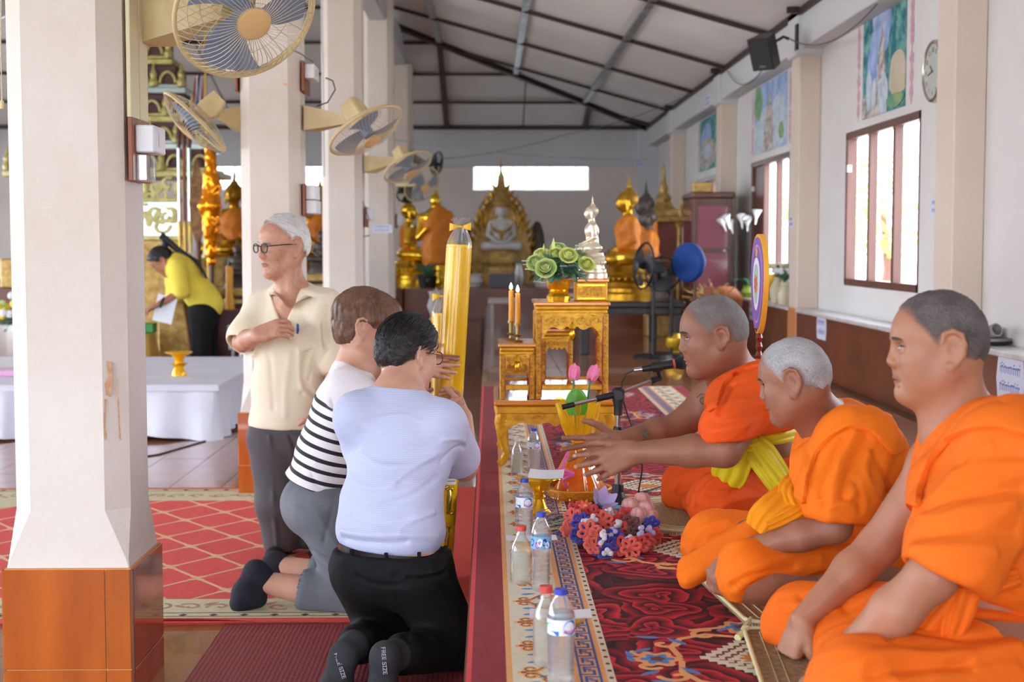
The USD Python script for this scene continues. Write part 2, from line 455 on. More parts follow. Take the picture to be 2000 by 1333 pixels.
for x in (-0.66, 1.47, -2.9, -5.1):
 k = min(XP - x, x + 9.9)
 obj('hip_rib', bar((x, YB - 0.26, ZE - 0.01), (x, YB - 0.26 - k, zh(0, YB - 0.26 - k) - 0.01), 0.08, 0.04), DARKSTEEL, ce)
obj('hip_rafter', bar((XP, YB - 0.26, ZE - 0.02), (XR, YB - 0.26 - (XP - XR), zm(XR, 0) - 0.02), 0.07, 0.07), DARKSTEEL, ce)
obj('wall_plate', [bar((XP, -3.5, ZE - 0.005), (XP, YB - 0.26, ZE - 0.005), 0.06, 0.05), bar((XP, YB - 0.27, ZE - 0.005), (-9.9, YB - 0.27, ZE - 0.005), 0.06, 0.06)], DARKSTEEL, ce)
obj('ceiling_backing', [lift(mainr, zm, 0.05), lift(hip, zh, 0.05)], DARKSTEEL, ce)

# ---------------------------------------------------------------- pillar row with tiled bases
YP = [4.09 + 3.87 * k for k in range(5)]
SP = 0.355

def chamfered(cx, cy, half, c):
 h = half
 return [(cx - h + c, cy - h), (cx + h - c, cy - h), (cx + h, cy - h + c), (cx + h, cy + h - c), (cx + h - c, cy + h), (cx - h + c, cy + h), (cx - h, cy + h - c), (cx - h, cy - h + c)]

PLAB = ['thick cream pillar with brown stains, nearest the camera', 'cream pillar behind the standing man in the cream polo shirt', 'white pillar right of the standing man, with two cords', 'pillar fourth in the row, partly behind a white pillar', 'farthest pillar of the row, tile base behind the tall candle']
FLOORS = [0, 0, 0, 0, 0.30]
pillars = []
for k, y in enumerate(YP):
 cx, cy = XPIL - SP / 2, y + SP / 2 + 0.01
 zb = 0.46 + FLOORS[k]
 top = float(ceil_z(cx, cy)) + 0.03
 t = thing('pillar', PLAB[k], 'pillar', (cx, cy, 0), kind='structure')
 rings = [(chamfered(0, 0, SP / 2, 0.001), zb), (chamfered(0, 0, SP / 2 - 0.004, 0.006), zb + 0.03), (chamfered(0, 0, SP / 2 - 0.010, 0.060), zb + 0.17), (chamfered(0, 0, SP / 2 - 0.012, 0.060), top)]
 v = np.array([(x, yy, z) for r, z in rings for x, yy in r]); f = []
 for i in range(3):
  for j in range(8):
   l = (j + 1) % 8
   f += [[i * 8 + j, i * 8 + l, i * 8 + 8 + l], [i * 8 + j, i * 8 + 8 + l, i * 8 + 8 + j]]
 f += [[24, 24 + j, 25 + j] for j in range(1, 7)]
 obj('shaft', (v, np.array(f)), PILLAR, t)
 b = SP / 2 + 0.012
 obj('base_core', box(-b + 0.006, b - 0.006, -b + 0.006, b - 0.006, -0.01, zb + 0.004, 0.002), WOODGROUT, t)
 zj = zb - 0.295
 s = b - 0.004
 for (z0, z1) in ((0.0, zj - 0.002), (zj + 0.002, zb)):
  g = 0.002
  for fx, (xa, xb) in ((0, (-b, s - 0.075)), (1, (s - 0.073, s - 0.002))):
   obj('base_tile', box(xa, xb - g, -b, -b + 0.01, z0, z1, 0.0015), WOODTILE, t)
   obj('base_tile', box(xa, xb - g, b - 0.01, b, z0, z1, 0.0015), WOODTILE, t)
  obj('base_tile', box(b - 0.01, b, -b + 0.002, b - 0.002, z0, z1, 0.0015), WOODTILE, t)
  obj('base_tile', box(-b, -b + 0.01, -b + 0.002, b - 0.002, z0, z1, 0.0015), WOODTILE, t)
 obj('edge_strip', box(b - 0.006, b + 0.002, -b - 0.002, -b + 0.006, 0, zb), BENCHF, t)
 pillars.append(t)
STAIN = mat('brown_stain', (200, 160, 128), .7, c2=(176, 124, 88), scale=30); ORST = mat('orange_stain', (222, 172, 136), .7)
for k, m_, pts in ((0, STAIN, [(118, 785), (132, 780), (138, 830), (144, 862), (140, 868), (135, 850), (131, 895), (127, 892), (131, 846), (124, 812), (114, 800)]), (0, STAIN, [(208, 706), (218, 708), (221, 745), (216, 776), (207, 772), (204, 750), (211, 738)]), (0, STAIN, [(204, 780), (207, 780), (205, 840), (208, 848), (206, 860), (199, 856), (201, 840)]), (0, STAIN, [(228, 742), (230, 742), (233, 800), (236, 860), (233, 861), (230, 802)]), (0, STAIN, [(190, 900), (192, 900), (191, 1020), (198, 1050), (199, 1110), (196, 1110), (194, 1052), (188, 1022)]),
                   (0, ORST, [(104, 338), (127, 331), (127, 350), (118, 345), (106, 344)]), (0, ORST, [(82, 350), (85, 358), (80, 372), (74, 372), (76, 362)]), (0, ORST, [(150, 562), (172, 556), (174, 566), (152, 568)]), (0, ORST, [(60, 505), (67, 505), (56, 525), (52, 530), (54, 516)]), (1, ORST, [(552, 163), (570, 163), (566, 167), (555, 167)])):
 yf = YP[k] + .0215
 q = sg.Polygon([(P(*p, yf)[0] - (XPIL - SP / 2), P(*p, yf)[2]) for p in pts]).buffer(0)
 obj('stain', prism(q, -SP / 2 + .0108, -SP / 2 + .0128, 'y'), m_, pillars[k])
obj('trim', box(XPIL - SP / 2 - 0.09, XPIL - SP / 2 + 0.09, -3.5, YB, 3.85, 4.17, 0.01), BEAM, kind='structure')
# the raised step along the back wall, faced in brown
st = obj('step', box(-1.0, XP - 0.02, 16.6, YB, -0.01, PL + 0.47), BENCHF, label='brown raised step along the back wall, carrying the far statues', cat='step', kind='structure')
obj('step', box(-9.6, -1.02, 16.6, YB, -0.01, 0.9), BENCHF, kind='structure', label='brown raised step left of the pillar row at the back', cat='step')
# ================================================================ carpets and mats
def quadsegs(g, r, **k):
 return g.buffer(r, quad_segs=3, **k)

def spiral(cx, cy, r0, r1, a0, a1, n=14, ry=1.0):
 a = np.linspace(a0, a1, n); r = np.linspace(r0, r1, n)
 return [(cx + q * math.cos(t), cy + q * math.sin(t) * ry) for q, t in zip(r, a)]

def leaf(x, y, L, W, deg, n=7):
 t = np.linspace(0, 1, n)
 p = [(a * L, W * math.sin(math.pi * a ** 0.8) * 0.5 + 0.10 * L * a * a) for a in t] + [(a * L, -W * math.sin(math.pi * a ** 0.8) * 0.3 + 0.10 * L * a * a) for a in t[::-1][1:-1]]
 return sa.translate(sa.rotate(sg.Polygon(p).buffer(0), deg, origin=(0, 0)), x, y)

def flower(x, y, r, n=6, inner=0.55, rot=0.0, m=5):
 a = np.linspace(0, 2 * math.pi, n * m, endpoint=False)
 rr = r * (inner + (1 - inner) * np.abs(np.cos(n * (a - rot) / 2)))
 return sg.Polygon([(x + q * math.cos(t), y + q * math.sin(t)) for q, t in zip(rr, a)])

def layer(polys, z, th=0.0007):
 u = union_all([p.buffer(0) for p in polys])
 return prism(u.simplify(0.0006), z, z + th)

ROSE = mat_nodes('rose_print', {
 'g': ('geometry', {}), 'mp': ('mapping', dict(scale=(4.6, 4.6, 0.0))), 'nz': ('noise_texture', dict(scale=1.6, detail=2.0)), 'vs': ('vector_math', dict(math_type='scale', scale=0.42)), 'wa': ('vector_math', dict(math_type='add')),
 'v': ('voronoi_texture', dict(scale=1.0, randomness=0.55, dimensions='2D')), 'sub': ('vector_math', dict(math_type='subtract')), 'sx': ('separate_xyz', {}),
 'an': ('math', dict(math_type='arctan2')), 'sr': ('separate_color', {}), 'ph': ('math', dict(math_type='multiply_add', value2=9.0)), 'a3': ('math', dict(math_type='multiply_add', value2=3.0)), 'si': ('math', dict(math_type='sine')),
 'rk': ('math', dict(math_type='multiply', value2=4.4)), 'am': ('math', dict(math_type='multiply_add', value2=0.36)), 'sp': ('math', dict(math_type='multiply_add', value2=0.159)), 'fr': ('math', dict(math_type='fraction')),
 'r': ('rgb_ramp', {'ramp': [(0.0, lin((30, 6, 24))), (0.16, lin((70, 6, 28))), (0.40, lin((128, 10, 34))), (0.66, lin((178, 18, 40))), (0.88, lin((216, 50, 60))), (0.95, lin((190, 34, 48))), (1.0, lin((30, 8, 26)))]}),
 'dk': ('rgb_ramp', {'ramp': [(0.0, (1, 1, 1)), (0.50, (1, 1, 1)), (0.70, (0.14, 0.10, 0.18))]}), 'mx': ('mix', dict(mix_type='multiply', fac=1.0)),
 'p': ('principled_bsdf', dict(roughness=0.85, sheen_weight=0.0))},
 [('g.position', 'mp.vector'), ('mp.vector', 'nz.vector'), ('nz.color', 'vs.vector1'), ('vs.vector', 'wa.vector1'), ('mp.vector', 'wa.vector2'), ('wa.vector', 'v.vector'), ('wa.vector', 'sub.vector1'), ('v.position', 'sub.vector2'), ('sub.vector', 'sx.vector'),
     ('sx.y', 'an.value1'), ('sx.x', 'an.value2'), ('v.color', 'sr.color'), ('sr.r', 'ph.value1'), ('an.value', 'a3.value1'), ('ph.value', 'a3.value3'), ('a3.value', 'si.value1'), ('v.distance', 'rk.value1'),
     ('si.value', 'am.value1'), ('rk.value', 'am.value3'), ('an.value', 'sp.value1'), ('am.value', 'sp.value3'), ('sp.value', 'fr.value1'), ('fr.value', 'r.fac'), ('v.distance', 'dk.fac'), ('r.color', 'mx.color1'), ('dk.color', 'mx.color2'), ('mx.color', 'p.base_color')], 'p.BSDF')
CRM = mat('carpet_cream', (226, 220, 196), 0.9, c2=(218, 210, 186), scale=60)
CRO = mat('carpet_orange', (240, 176, 116), 0.9, c2=(232, 166, 106), scale=60)
CRMAROON = mat('carpet_maroon', (150, 52, 62), 0.9, c2=(140, 44, 54), scale=50, stretch=(1, 0.2, 1))
CRSALM = mat('carpet_salmon', (226, 78, 84), 0.9)
CRBLUE = mat('carpet_blue', (56, 92, 156), 0.9)
CRSKY = mat('carpet_sky', (84, 140, 200), 0.9)
CRBROWN = mat('carpet_brown', (112, 62, 52), 0.9)
CRPETAL = mat('carpet_petal', (206, 130, 62), 0.9)
cz = PL + 0.005
CY0, CY1, CXR = 2.2, 9.72, 1.315
rose = thing('rose_carpet', 'printed red rose carpet with key-pattern border on the raised floor', 'carpet')
obj('rose_field', box(0.28, 1.0, CY0, CY1, PL, cz), ROSE, rose)
bands = [(-0.055, -0.043, CRSALM, 'salmon_edge'), (-0.043, 0.036, CRMAROON, 'maroon_band'), (0.036, 0.05, CRO, 'orange_band'), (0.05, 0.185, CRM, 'cream_band'), (0.185, 0.262, CRO, 'orange_band'), (0.262, 0.28, CRM, 'cream_band')]
for a, b, m, nm in bands:
 obj(nm, box(a, b, CY0, CY1, PL, cz), m, rose)
 if nm != 'salmon_edge':
  a2, b2 = 1.28 - b, 1.28 - a
  obj(nm, box(a2, b2, CY0, CY1, PL, cz), m, rose)
key, scro, scrl, blue, dots = [], [], [], [], []
per, kx0, kw = 0.072, 0.203, 0.044
for side in (0, 1):
 fx = (lambda x: x) if side == 0 else (lambda x: 1.28 - x)
 ys = np.arange(CY0, CY1 - per, per)
 for y in ys:
  if side and y < 5.5: continue
  U = lambda u, v: (fx(kx0 + u * kw), y + v * per)
  key.append(sg.LineString([U(0, .1), U(.74, .1), U(.74, .5), U(.42, .5)]).buffer(0.0034, cap_style=2, join_style=2))
  key.append(sg.LineString([U(1, .86), U(.26, .86), U(.26, .36)]).buffer(0.0034, cap_style=2, join_style=2))
  key.append(sg.LineString([U(.26, .66), U(.6, .66)]).buffer(0.0034, cap_style=2, join_style=2))
 for u in (0, 1):
  key.append(sg.LineString([(fx(kx0 + u * kw), CY0), (fx(kx0 + u * kw), CY1)]).buffer(0.0028))
 for y in np.arange(CY0, CY1, 0.054):
  dots.append(sa.scale(sg.Point(fx(0.271), y).buffer(0.0075, quad_segs=3), 0.7, 1.0))
 for i, y in enumerate(np.arange(CY0 + 0.1, CY1 - 0.1, 0.215)):
  if side and y < 5.5: continue
  x0 = 0.06
  for s in (1, -1):
   c1 = spiral(fx(0.095), y + s * 0.028, 0.004, 0.023, 0, s * 5.2)
   c2 = spiral(fx(0.145), y + s * 0.055, 0.004, 0.026, 1.5, 1.5 + s * 5.0)
   st = [(fx(0.07), y), (fx(0.11), y + s * 0.018), (fx(0.128), y + s * 0.05), (fx(0.15), y + s * 0.084), (fx(0.178), y + s * 0.1)]
   for c in (c1, c2, st):
    scro.append(quadsegs(sg.LineString(c), 0.0068)); scrl.append(quadsegs(sg.LineString(c), 0.0014))
   blue.append(leaf(fx(0.085), y + s * 0.075, 0.04, 0.017, 8 * s)); blue.append(leaf(fx(0.135), y + s * 0.02, 0.034, 0.012, 150 - 60 * s)); blue.append(leaf(fx(0.15), y + s * 0.097, 0.03, 0.012, 30 * s))
  scro.append(flower(fx(0.072), y, 0.014, 5)); scrl.append(flower(fx(0.074), y, 0.006, 3))
obj('key_print', layer(key, cz), CRBLUE, rose, kind='stuff')
obj('dot_print', layer(dots, cz), CRBROWN, rose, kind='stuff')
obj('scroll_print', layer(scro, cz), CRO, rose, kind='stuff')
obj('leaf_print', layer(blue, cz + 0.0003), CRSKY, rose, kind='stuff')
obj('line_print', layer(scrl, cz + 0.0006), CRBROWN, rose, kind='stuff')
# medallions with their vine frames
mo, mb, ml = [], [], []
for y in (3.26, 4.45, 5.65, 6.85, 8.05, 9.2):
 cx = 0.635
 hexa = []
 R = 0.135
 for i in range(-6, 7):          # stepped outline
  w = R * 1.06 - abs(i) * R * 0.125
  hexa.append(sg.box(cx - w, y + i * R * 0.16, cx + w, y + (i + 1) * R * 0.16))
 hx = union_all(hexa)
 for i in range(-5, 6):
  for j in range(-4, 5):
   px, py_ = cx + j * R * 0.26 + (i % 2) * R * 0.13, y + i * R * 0.17 + R * 0.08
   s = sg.LineString([(px - R * .1, py_), (px + R * .03, py_), (px + R * .03, py_ + R * .12), (px + R * .13, py_ + R * .12)]).buffer(0.0026, cap_style=2, join_style=2)
   if hx.buffer(-0.004).contains(s) and (px - cx) ** 2 + (py_ - y) ** 2 > (R * 0.42) ** 2:
    ml.append(s)
 obj('medallion', layer([hx], cz + .0004), CRM, rose); obj('petal', layer([flower(cx, y, R * 0.40, 12, 0.62)], cz + .0008), CRPETAL, rose)
 for s in (1, -1):
  for q in (1, -1):
   A = lambda dx, dy: (cx + s * dx, y + q * dy)
   for c in ([A(.19, .02), A(.2, .10), A(.17, .17), A(.10, .21), A(.04, .19)], spiral(*A(.10, .205), 0.006, 0.045, 0, s * q * 5.0), spiral(*A(.215, .13), 0.006, 0.042, 2, 2 - s * q * 5.0), [A(.13, .25), A(.06, .27), A(0, .25)], spiral(*A(.27, .05), .005, .03, 1, 1 + s * q * 4.6)):
    mo.append(quadsegs(sg.LineString(c), 0.0075))
   for (dx, dy, L, W, g) in ((.16, .12, .07, .024, 60), (.22, .18, .06, .022, 20), (.07, .24, .06, .02, 150), (.25, .09, .06, .022, -30), (.3, .02, .05, .02, 80)):
    mb.append(leaf(*A(dx, dy), L, W, g if s > 0 else 180 - g))
  mo.append(flower(cx + s * .245, y, .062, 6, .6)); mb.append(flower(cx + s * .245, y, .042, 6, .5)); ml.append(flower(cx + s * .245, y, .02, 5, .6))
  mo.append(flower(cx, y + s * .275, .062, 6, .6)); mb.append(flower(cx, y + s * .275, .042, 6, .5)); ml.append(flower(cx, y + s * .275, .02, 5, .6))
keep = sg.box(0.283, CY0, 0.997, CY1)
cl = lambda ps: [p.intersection(keep) for p in ps]
obj('vine_print', layer(cl(mo), cz), CRO, rose, kind='stuff')
obj('vine_leaf_print', layer(cl(mb), cz + 0.0003), CRSKY, rose, kind='stuff')
obj('lattice_print', layer(ml, cz + 0.0008), CRBROWN, rose, kind='stuff')

RC = mat('red_carpet', (228, 88, 82), 0.9, c2=(220, 78, 74), scale=40, bump=0.15, bscale=300)
RCREAM = mat('red_carpet_cream', (214, 208, 172), 0.9, c2=(204, 196, 160), scale=40)
RPEACH = mat('red_carpet_peach', (228, 186, 146), 0.9)
RDARK = mat('red_carpet_dark', (92, 66, 62), 0.9)
RVINE = mat('red_carpet_vine', (184, 134, 108), 0.9)
RX0, RX1, RY0, RY1 = -3.1, -0.075, 5.22, 8.15
red = thing('red_carpet', 'red carpet with cream rope lattice where the men kneel', 'carpet')
ZR = 0.007
obj('red_field', box(RX0, RX1, RY0, RY1, -0.002, ZR), RC, red)
ring = sg.box(RX0 + .03, RY0 + .045, RX1 - .13, RY1 - .045)
inner = sg.box(RX0 + .42, RY0 + .33, RX1 - .33, RY1 - .42)
inner = inner.difference(union_all([sg.Point(x, y).buffer(.22, quad_segs=4) for x in (RX0 + .42, RX1 - .33) for y in (RY0 + .33, RY1 - .42)]))
obj('cream_border', layer([ring.difference(inner)], ZR), RCREAM, red)
lat, kn, vin, dk = [], [], [], []
for i in range(-2, 22):
 for j in range(-2, 16):
  if (i + j) % 2: continue
  x, y = RX0 + .1 + i * .161, RY0 + .05 + j * .212
  for s in (1, -1):
   lat.append(sg.LineString([(x, y), (x + s * .161, y + .212)]).buffer(.0075, cap_style=2))
  kn.append(union_all([sa.rotate(sa.scale(sg.Point(x + .022 * math.cos(t), y + .03 * math.sin(t)).buffer(.02, quad_segs=3), 1.2, 0.7), math.degrees(t)) for t in (0.8, 2.34, 3.94, 5.5)]).difference(sg.Point(x, y).buffer(.006)))
obj('lattice_print', layer([union_all(lat + kn).intersection(inner.buffer(-.005))], ZR), RPEACH, red, kind='stuff')
for k in range(26):
 x = RX0 + .1 + k * .115
 if x < RX1 - .2:
  for yy in (RY0 + .085, RY1 - .085):
   dk.append(sa.rotate(sg.box(x - .012, yy - .012, x + .012, yy + .012), 45))
  for yy, s in ((RY0 + .21, 1), (RY1 - .26, -1)):
   vin.append(quadsegs(sg.LineString(spiral(x, yy, .006, .05, k, k + 5.2)), .007)); vin.append(leaf(x + .05, yy + .02 * s, .07, .03, 40 * s * (-1) ** k))
for k in range(24):
 y = RY0 + .15 + k * .115
 if y < RY1 - .1:
  dk.append(sa.rotate(sg.box(RX1 - .17 - .012, y - .012, RX1 - .17 + .012, y + .012), 45))
  vin.append(quadsegs(sg.LineString(spiral(RX0 + .25, y, .006, .05, k, k + 5.2)), .007))
for a in (RY0 + .065, RY0 + .115, RY1 - .065, RY1 - .115):
 dk.append(sg.box(RX0 + .05, a - .003, RX1 - .14, a + .003))
for a in (RX1 - .15, RX1 - .2):
 dk.append(sg.box(a - .003, RY0 + .06, a + .003, RY1 - .06))
obj('vine_print', layer([p.intersection(ring.difference(inner.buffer(.01))) for p in vin], ZR + .0007), RVINE, red, kind='stuff')
obj('border_print', layer(dk, ZR + .0008), RDARK, red, kind='stuff')
xs = np.linspace(RX0, RX1, 120)
wz = 0.006 + 0.010 * np.clip(np.sin(xs * 5.1 + 1.2), 0, 1) * np.clip((xs + 2.6), 0, 1)
obj('curled_edge', grid_mesh(lambda u, v: np.stack([RX0 + (RX1 - RX0) * u, RY0 - .028 + .05 * v, np.interp(RX0 + (RX1 - RX0) * u, xs, wz) * (1 - v) ** 1.5 + ZR * 0.9 + .0006 + .0 * u], -1), 120, 4), RC, red, smooth=True)

MAROON = mat_nodes('bumpy_maroon_plastic', {'g': ('geometry', {}), 'v': ('voronoi_texture', dict(scale=62.0, dimensions='2D', randomness=0.1)), 'r': ('rgb_ramp', {'ramp': [(0.0, lin((176, 84, 88))), (0.30, lin((146, 50, 58))), (0.5, lin((122, 36, 44)))]}), 'n': ('noise_texture', dict(scale=3.0)), 'b': ('bump', dict(strength=0.7, distance=0.004, invert=True)), 'p': ('principled_bsdf', dict(roughness=0.6))},
                   [('g.position', 'v.vector'), ('v.distance', 'r.fac'), ('r.color', 'p.base_color'), ('v.distance', 'b.height'), ('b.normal', 'p.normal')], 'p.BSDF')
obj('plastic_mat', grid_mesh(lambda u, v: np.stack([-0.98 + .9 * u, 3.3 + 1.89 * v, 0.004 + .004 * np.sin(v * 30) * np.exp(-((v - 0.93) / .05) ** 2)], -1), 8, 60), MAROON, label='maroon bumpy plastic mat under the kneeling man in the white shirt', cat='mat', smooth=True)

# ================================================================ fans, switches, wires, speaker, clock, murals, stickers
BEIGE = mat('aged_beige_plastic', (222, 200, 150), 0.42, c2=(208, 184, 132), scale=9, wear=(176, 140, 96), wscale=14, wlo=.62, whi=.75)
BEIGEW = mat('beige_wire', (204, 188, 160), 0.4, 0.2)
BLADE = mat('blue_grey_blade', (120, 138, 164), 0.35, alpha=0.92)
BLACKP = mat('black_plastic', (30, 30, 33), 0.42)
BLACKW = mat('black_wire', (44, 44, 48), 0.4, 0.2)
RUST = mat('fan_badge', (226, 186, 128), 0.4)

def basis(n, up=(0, 0, 1)):
 n = np.asarray(n, float); n /= np.linalg.norm(n)
 x = np.cross(up, n); x /= np.linalg.norm(x)
 return np.stack([x, np.cross(n, x), n], 1)

def place(m, R, o):
 m = m.copy(); m.vertices = m.vertices @ R.T + o; return m

def make_fan(label, c, n, bracket_at, R=0.215, body=BEIGE, wire=BEIGEW, nw=58, cat='fan', wallx=1):
 """A wall fan: c the ring's centre, n where it blows, bracket_at the point on the pillar."""
 t = thing('wall_fan', label, cat, c, group=None)
 B = basis(n); c = np.asarray(c, float); b = np.asarray(bracket_at, float) - c
 F = lambda m: place(m, B, np.zeros(3))
 ang = np.linspace(0, 2 * np.pi, 49)[:-1]
 circ = lambda r, z: np.stack([r * np.cos(ang), r * np.sin(ang), 0 * ang + z], 1)
 k = R / 0.215
 front, rear = [], []
 for i in range(nw):
  a = 2 * np.pi * i / nw
  s = np.linspace(0, 1, 7)
  tw = a + 0.5 * s * (1 - s)
  rr = R - (R - .05 * k) * s; zz = .008 + .072 * k * np.sin(s * np.pi / 2) ** 0.8
  front.append(tube(np.stack([rr * np.cos(tw), rr * np.sin(tw), zz], 1), 0.0011 * max(1, k), 4, cap=False))
  zz = -.004 - .06 * k * np.sin(s * np.pi / 2) ** 0.9
  if i % 2 == 0:
   rear.append(tube(np.stack([rr * np.cos(a + 0 * s), rr * np.sin(a + 0 * s), zz], 1), 0.0012 * max(1, k), 4, cap=False))
 for q in (.12, .165):
  rear.append(tube(circ(q * k, -.05 * k + (q - .12) * .45), .0014, 4, closed=True))
 obj('front_guard', F(cat_(front)), wire, t); obj('rear_guard', F(cat_(rear)), wire, t)
 obj('guard_ring', F(cat_([tube(circ(R, .004), .0075, 6, closed=True), tube(circ(R - .004, -.006), .006, 6, closed=True)])), body, t, smooth=True)
 obj('hub_cap', F(cat_([lathe([(0, .086 * k), (.045 * k, .084 * k), (.052 * k, .078 * k), (.05 * k, .068 * k), (0, .068 * k)], 28)])), RUST if body is BEIGE else body, t, smooth=40)
 for i in range(3):
  def bl(u, v, i=i):
   a = 2 * np.pi * i / 3 + (v - .5) * (1.25 - .25 * u) + .5 * u
   r = .03 * k + (R - .055 * k) * u
   return np.stack([r * np.cos(a), r * np.sin(a), (.03 * (v - .5) * (1 - .3 * u) + .012) * k], -1)
  g = grid_mesh(bl, 8, 8)
  obj('blade', F(g), BLADE if body is BEIGE else body, t, smooth=True)
 obj('blade_hub', F(lathe([(0, .045 * k), (.03 * k, .04 * k), (.034 * k, 0), (.03 * k, -.02), (0, -.02)], 20)), BLADE if body is BEIGE else body, t, smooth=40)
 # motor housing behind, tapered rounded box
 sec = lambda w, h, z: np.array([(x * w, y * h, z) for x, y in ((-.8, -1), (.8, -1), (1, -.8), (1, .8), (.8, 1), (-.8, 1), (-1, .8), (-1, -.8))])
 hull = trimesh.convex.convex_hull(np.vstack([sec(.05 * k, .05 * k, -.045 * k), sec(.056 * k, .058 * k, -.09 * k), sec(.046 * k, .046 * k, -.185 * k)]))
 obj('motor_housing', F(hull), body, t, smooth=35)
 # wedge-shaped wall bracket: from a tall plate at the pillar to a point under the motor
 tip = B @ np.array([0, -.052 * k, -.11 * k])
 d = np.sign(b[0] - tip[0]) if abs(b[0] - tip[0]) > .02 else wallx
 pl = np.array([(b[0], b[1] + yy, b[2] + zz) for yy, zz in ((-.045, -.05), (.045, -.05), (.045, .09), (-.045, .09))])
 tp = np.array([tip + (0, yy, zz) for yy, zz in ((-.02, -.025), (.02, -.025), (.02, .02), (-.02, .02))])
 obj('wall_bracket', trimesh.convex.convex_hull(np.vstack([pl, tp, [(b[0] + (tip[0] - b[0]) * .35, b[1], b[2] - .055)]])), body, t, smooth=35)
 obj('pull_cord', tube([b + (-.0 * d, -.03, -.05), b + (-.012 * d, -.03, -.2)], .0012, 4), wire, t)
 return t

make_fan('large beige wall fan at the top, with a tan hub cap', P(478, 22, 4.20), (.46, -.66, -.58), (XPIL, 4.36, 2.055), R=.212)
make_fan('beige wall fan on the left face of the second pillar, facing down left', P(381, 238, 8.05), (-.66, -.18, -.70), (XPIL - SP, 8.2, 2.10), R=.225, wallx=1)
make_fan('beige wall fan facing down right above the striped-shirt man', P(714, 254, 8.05), (.48, -.26, -.80), (XPIL, 8.14, 2.10), R=.225)
make_fan('beige wall fan on the white third pillar, smaller of the tilted pair', P(796, 326, 11.9), (.42, -.34, -.80), (XPIL, 12.0, 2.06), R=.215)
make_fan('dusty beige fan turned to the camera, lowest by the third pillar', P(824, 361, 15.6), (.50, -.66, -.50), (XPIL, 15.8, 2.10), R=.215)
make_fan('small black fan upper right of the beige fans', P(853, 320, 19.3), (.86, -.40, -.2), (XPIL, 19.7, 2.58), R=.16, body=BLACKP, wire=BLACKW, nw=30)
make_fan('small black fan low beside the fourth pillar', P(800, 378, 17.6), (.2, -.60, -.7), (XPIL - .1, 17.9, 2.10), R=.16, body=BLACKP, wire=BLACKW, nw=30)

PLATEW = mat('stained_wood_plate', (150, 80, 30), 0.4, c2=(120, 56, 18), scale=3, stretch=(8, 8, 1))
ACRY = mat_nodes('clear_acrylic', {'tp': ('transparent_bsdf', dict(color=(.92, .93, .94))), 'g': ('glossy_bsdf', dict(color=(1, 1, 1), roughness=.12)), 'm': ('mix_closure', dict(fac=0.3))}, [('tp.BSDF', 'm.closure1'), ('g.BSDF', 'm.closure2')], 'm.closure')

def switch_box(label, x, y0, y1, z0, z1, boxes, side=1, cover=None):
 t = thing('switch_box', label, 'switch', (x, y0, z0))
 o = (x, y0, z0)
 a, b = (x, x + .014) if side > 0 else (x - .014, x)
 obj('wood_plate', to_local(box(a, b, y0, y1, z0, z1, .002), o), PLATEW, t)
 for (za, zb, dep) in boxes:
  xa, xb = (b, b + dep) if side > 0 else (a - dep, a)
  obj('box', to_local(box(xa, xb, y0 + .03, y1 - .03, za, zb, .004), o), WHITEP, t)
  xs_ = xb if side > 0 else xa - .002
  obj('rocker', to_local(box(xs_, xs_ + .003, (y0 + y1) / 2 - .015, (y0 + y1) / 2 + .015, za + .02, zb - .02, .001), o), WHITEP, t)
 if cover:
  obj('clear_cover', to_local(box(b, b + .032, y0 + .04, y1 - .06, cover[0], cover[1], .003), o), ACRY, t)
 return t

switch_box('white switch box on a wooden plate, on the nearest pillar', XPIL, 4.17, 4.38, 1.588, 1.772, [(1.672, 1.752, .055)], cover=(1.59, 1.668))
switch_box('white switch box high on the right face of the second pillar', XPIL, 8.02, 8.30, 2.26, 2.43, [(2.335, 2.415, .055)])
switch_box('white switch box high on the left face of the second pillar', XPIL - SP, 8.02, 8.30, 2.26, 2.43, [(2.335, 2.415, .055)], side=-1)
switch_box('pair of white boxes low on the second pillar, above the old man', XPIL, 8.02, 8.30, 1.565, 1.745, [(1.66, 1.74, .055), (1.58, 1.655, .06)])
switch_box('white switch box on the white third pillar', XPIL, 11.95, 12.2, 1.555, 1.725, [(1.62, 1.71, .055)])
switch_box('small white switch box on the fourth pillar', XPIL, 15.85, 16.1, 1.60, 1.75, [(1.63, 1.74, .05)])
obj('cable_trunking', [box(XPIL - .001, XPIL + .012, 4.17, 4.27, 1.772, 3.9, .002), box(XPIL - .001, XPIL + .014, 4.275, 4.37, 1.772, 3.9, .002)], mat('cream_trunking', (222, 208, 168), .5), label='cream cable trunking running up the nearest pillar', cat='trunking')
CORD = mat('white_cord', (206, 202, 200), .6)
GREYC = mat('grey_cable', (110, 104, 104), .6)
DARKC = mat('dark_cable', (52, 46, 46), .6)

def sag(a, b, s, n=14):
 t = np.linspace(0, 1, n)[:, None]
 p = np.asarray(a) * (1 - t) + np.asarray(b) * t
 p[:, 2] -= s * 4 * (t * (1 - t))[:, 0]
 return p

def wire(label, pts, r, m, name='cable', cat='cable'):
 return obj(name, tube(pts, r, 5), m, label=label, cat=cat, smooth=True)

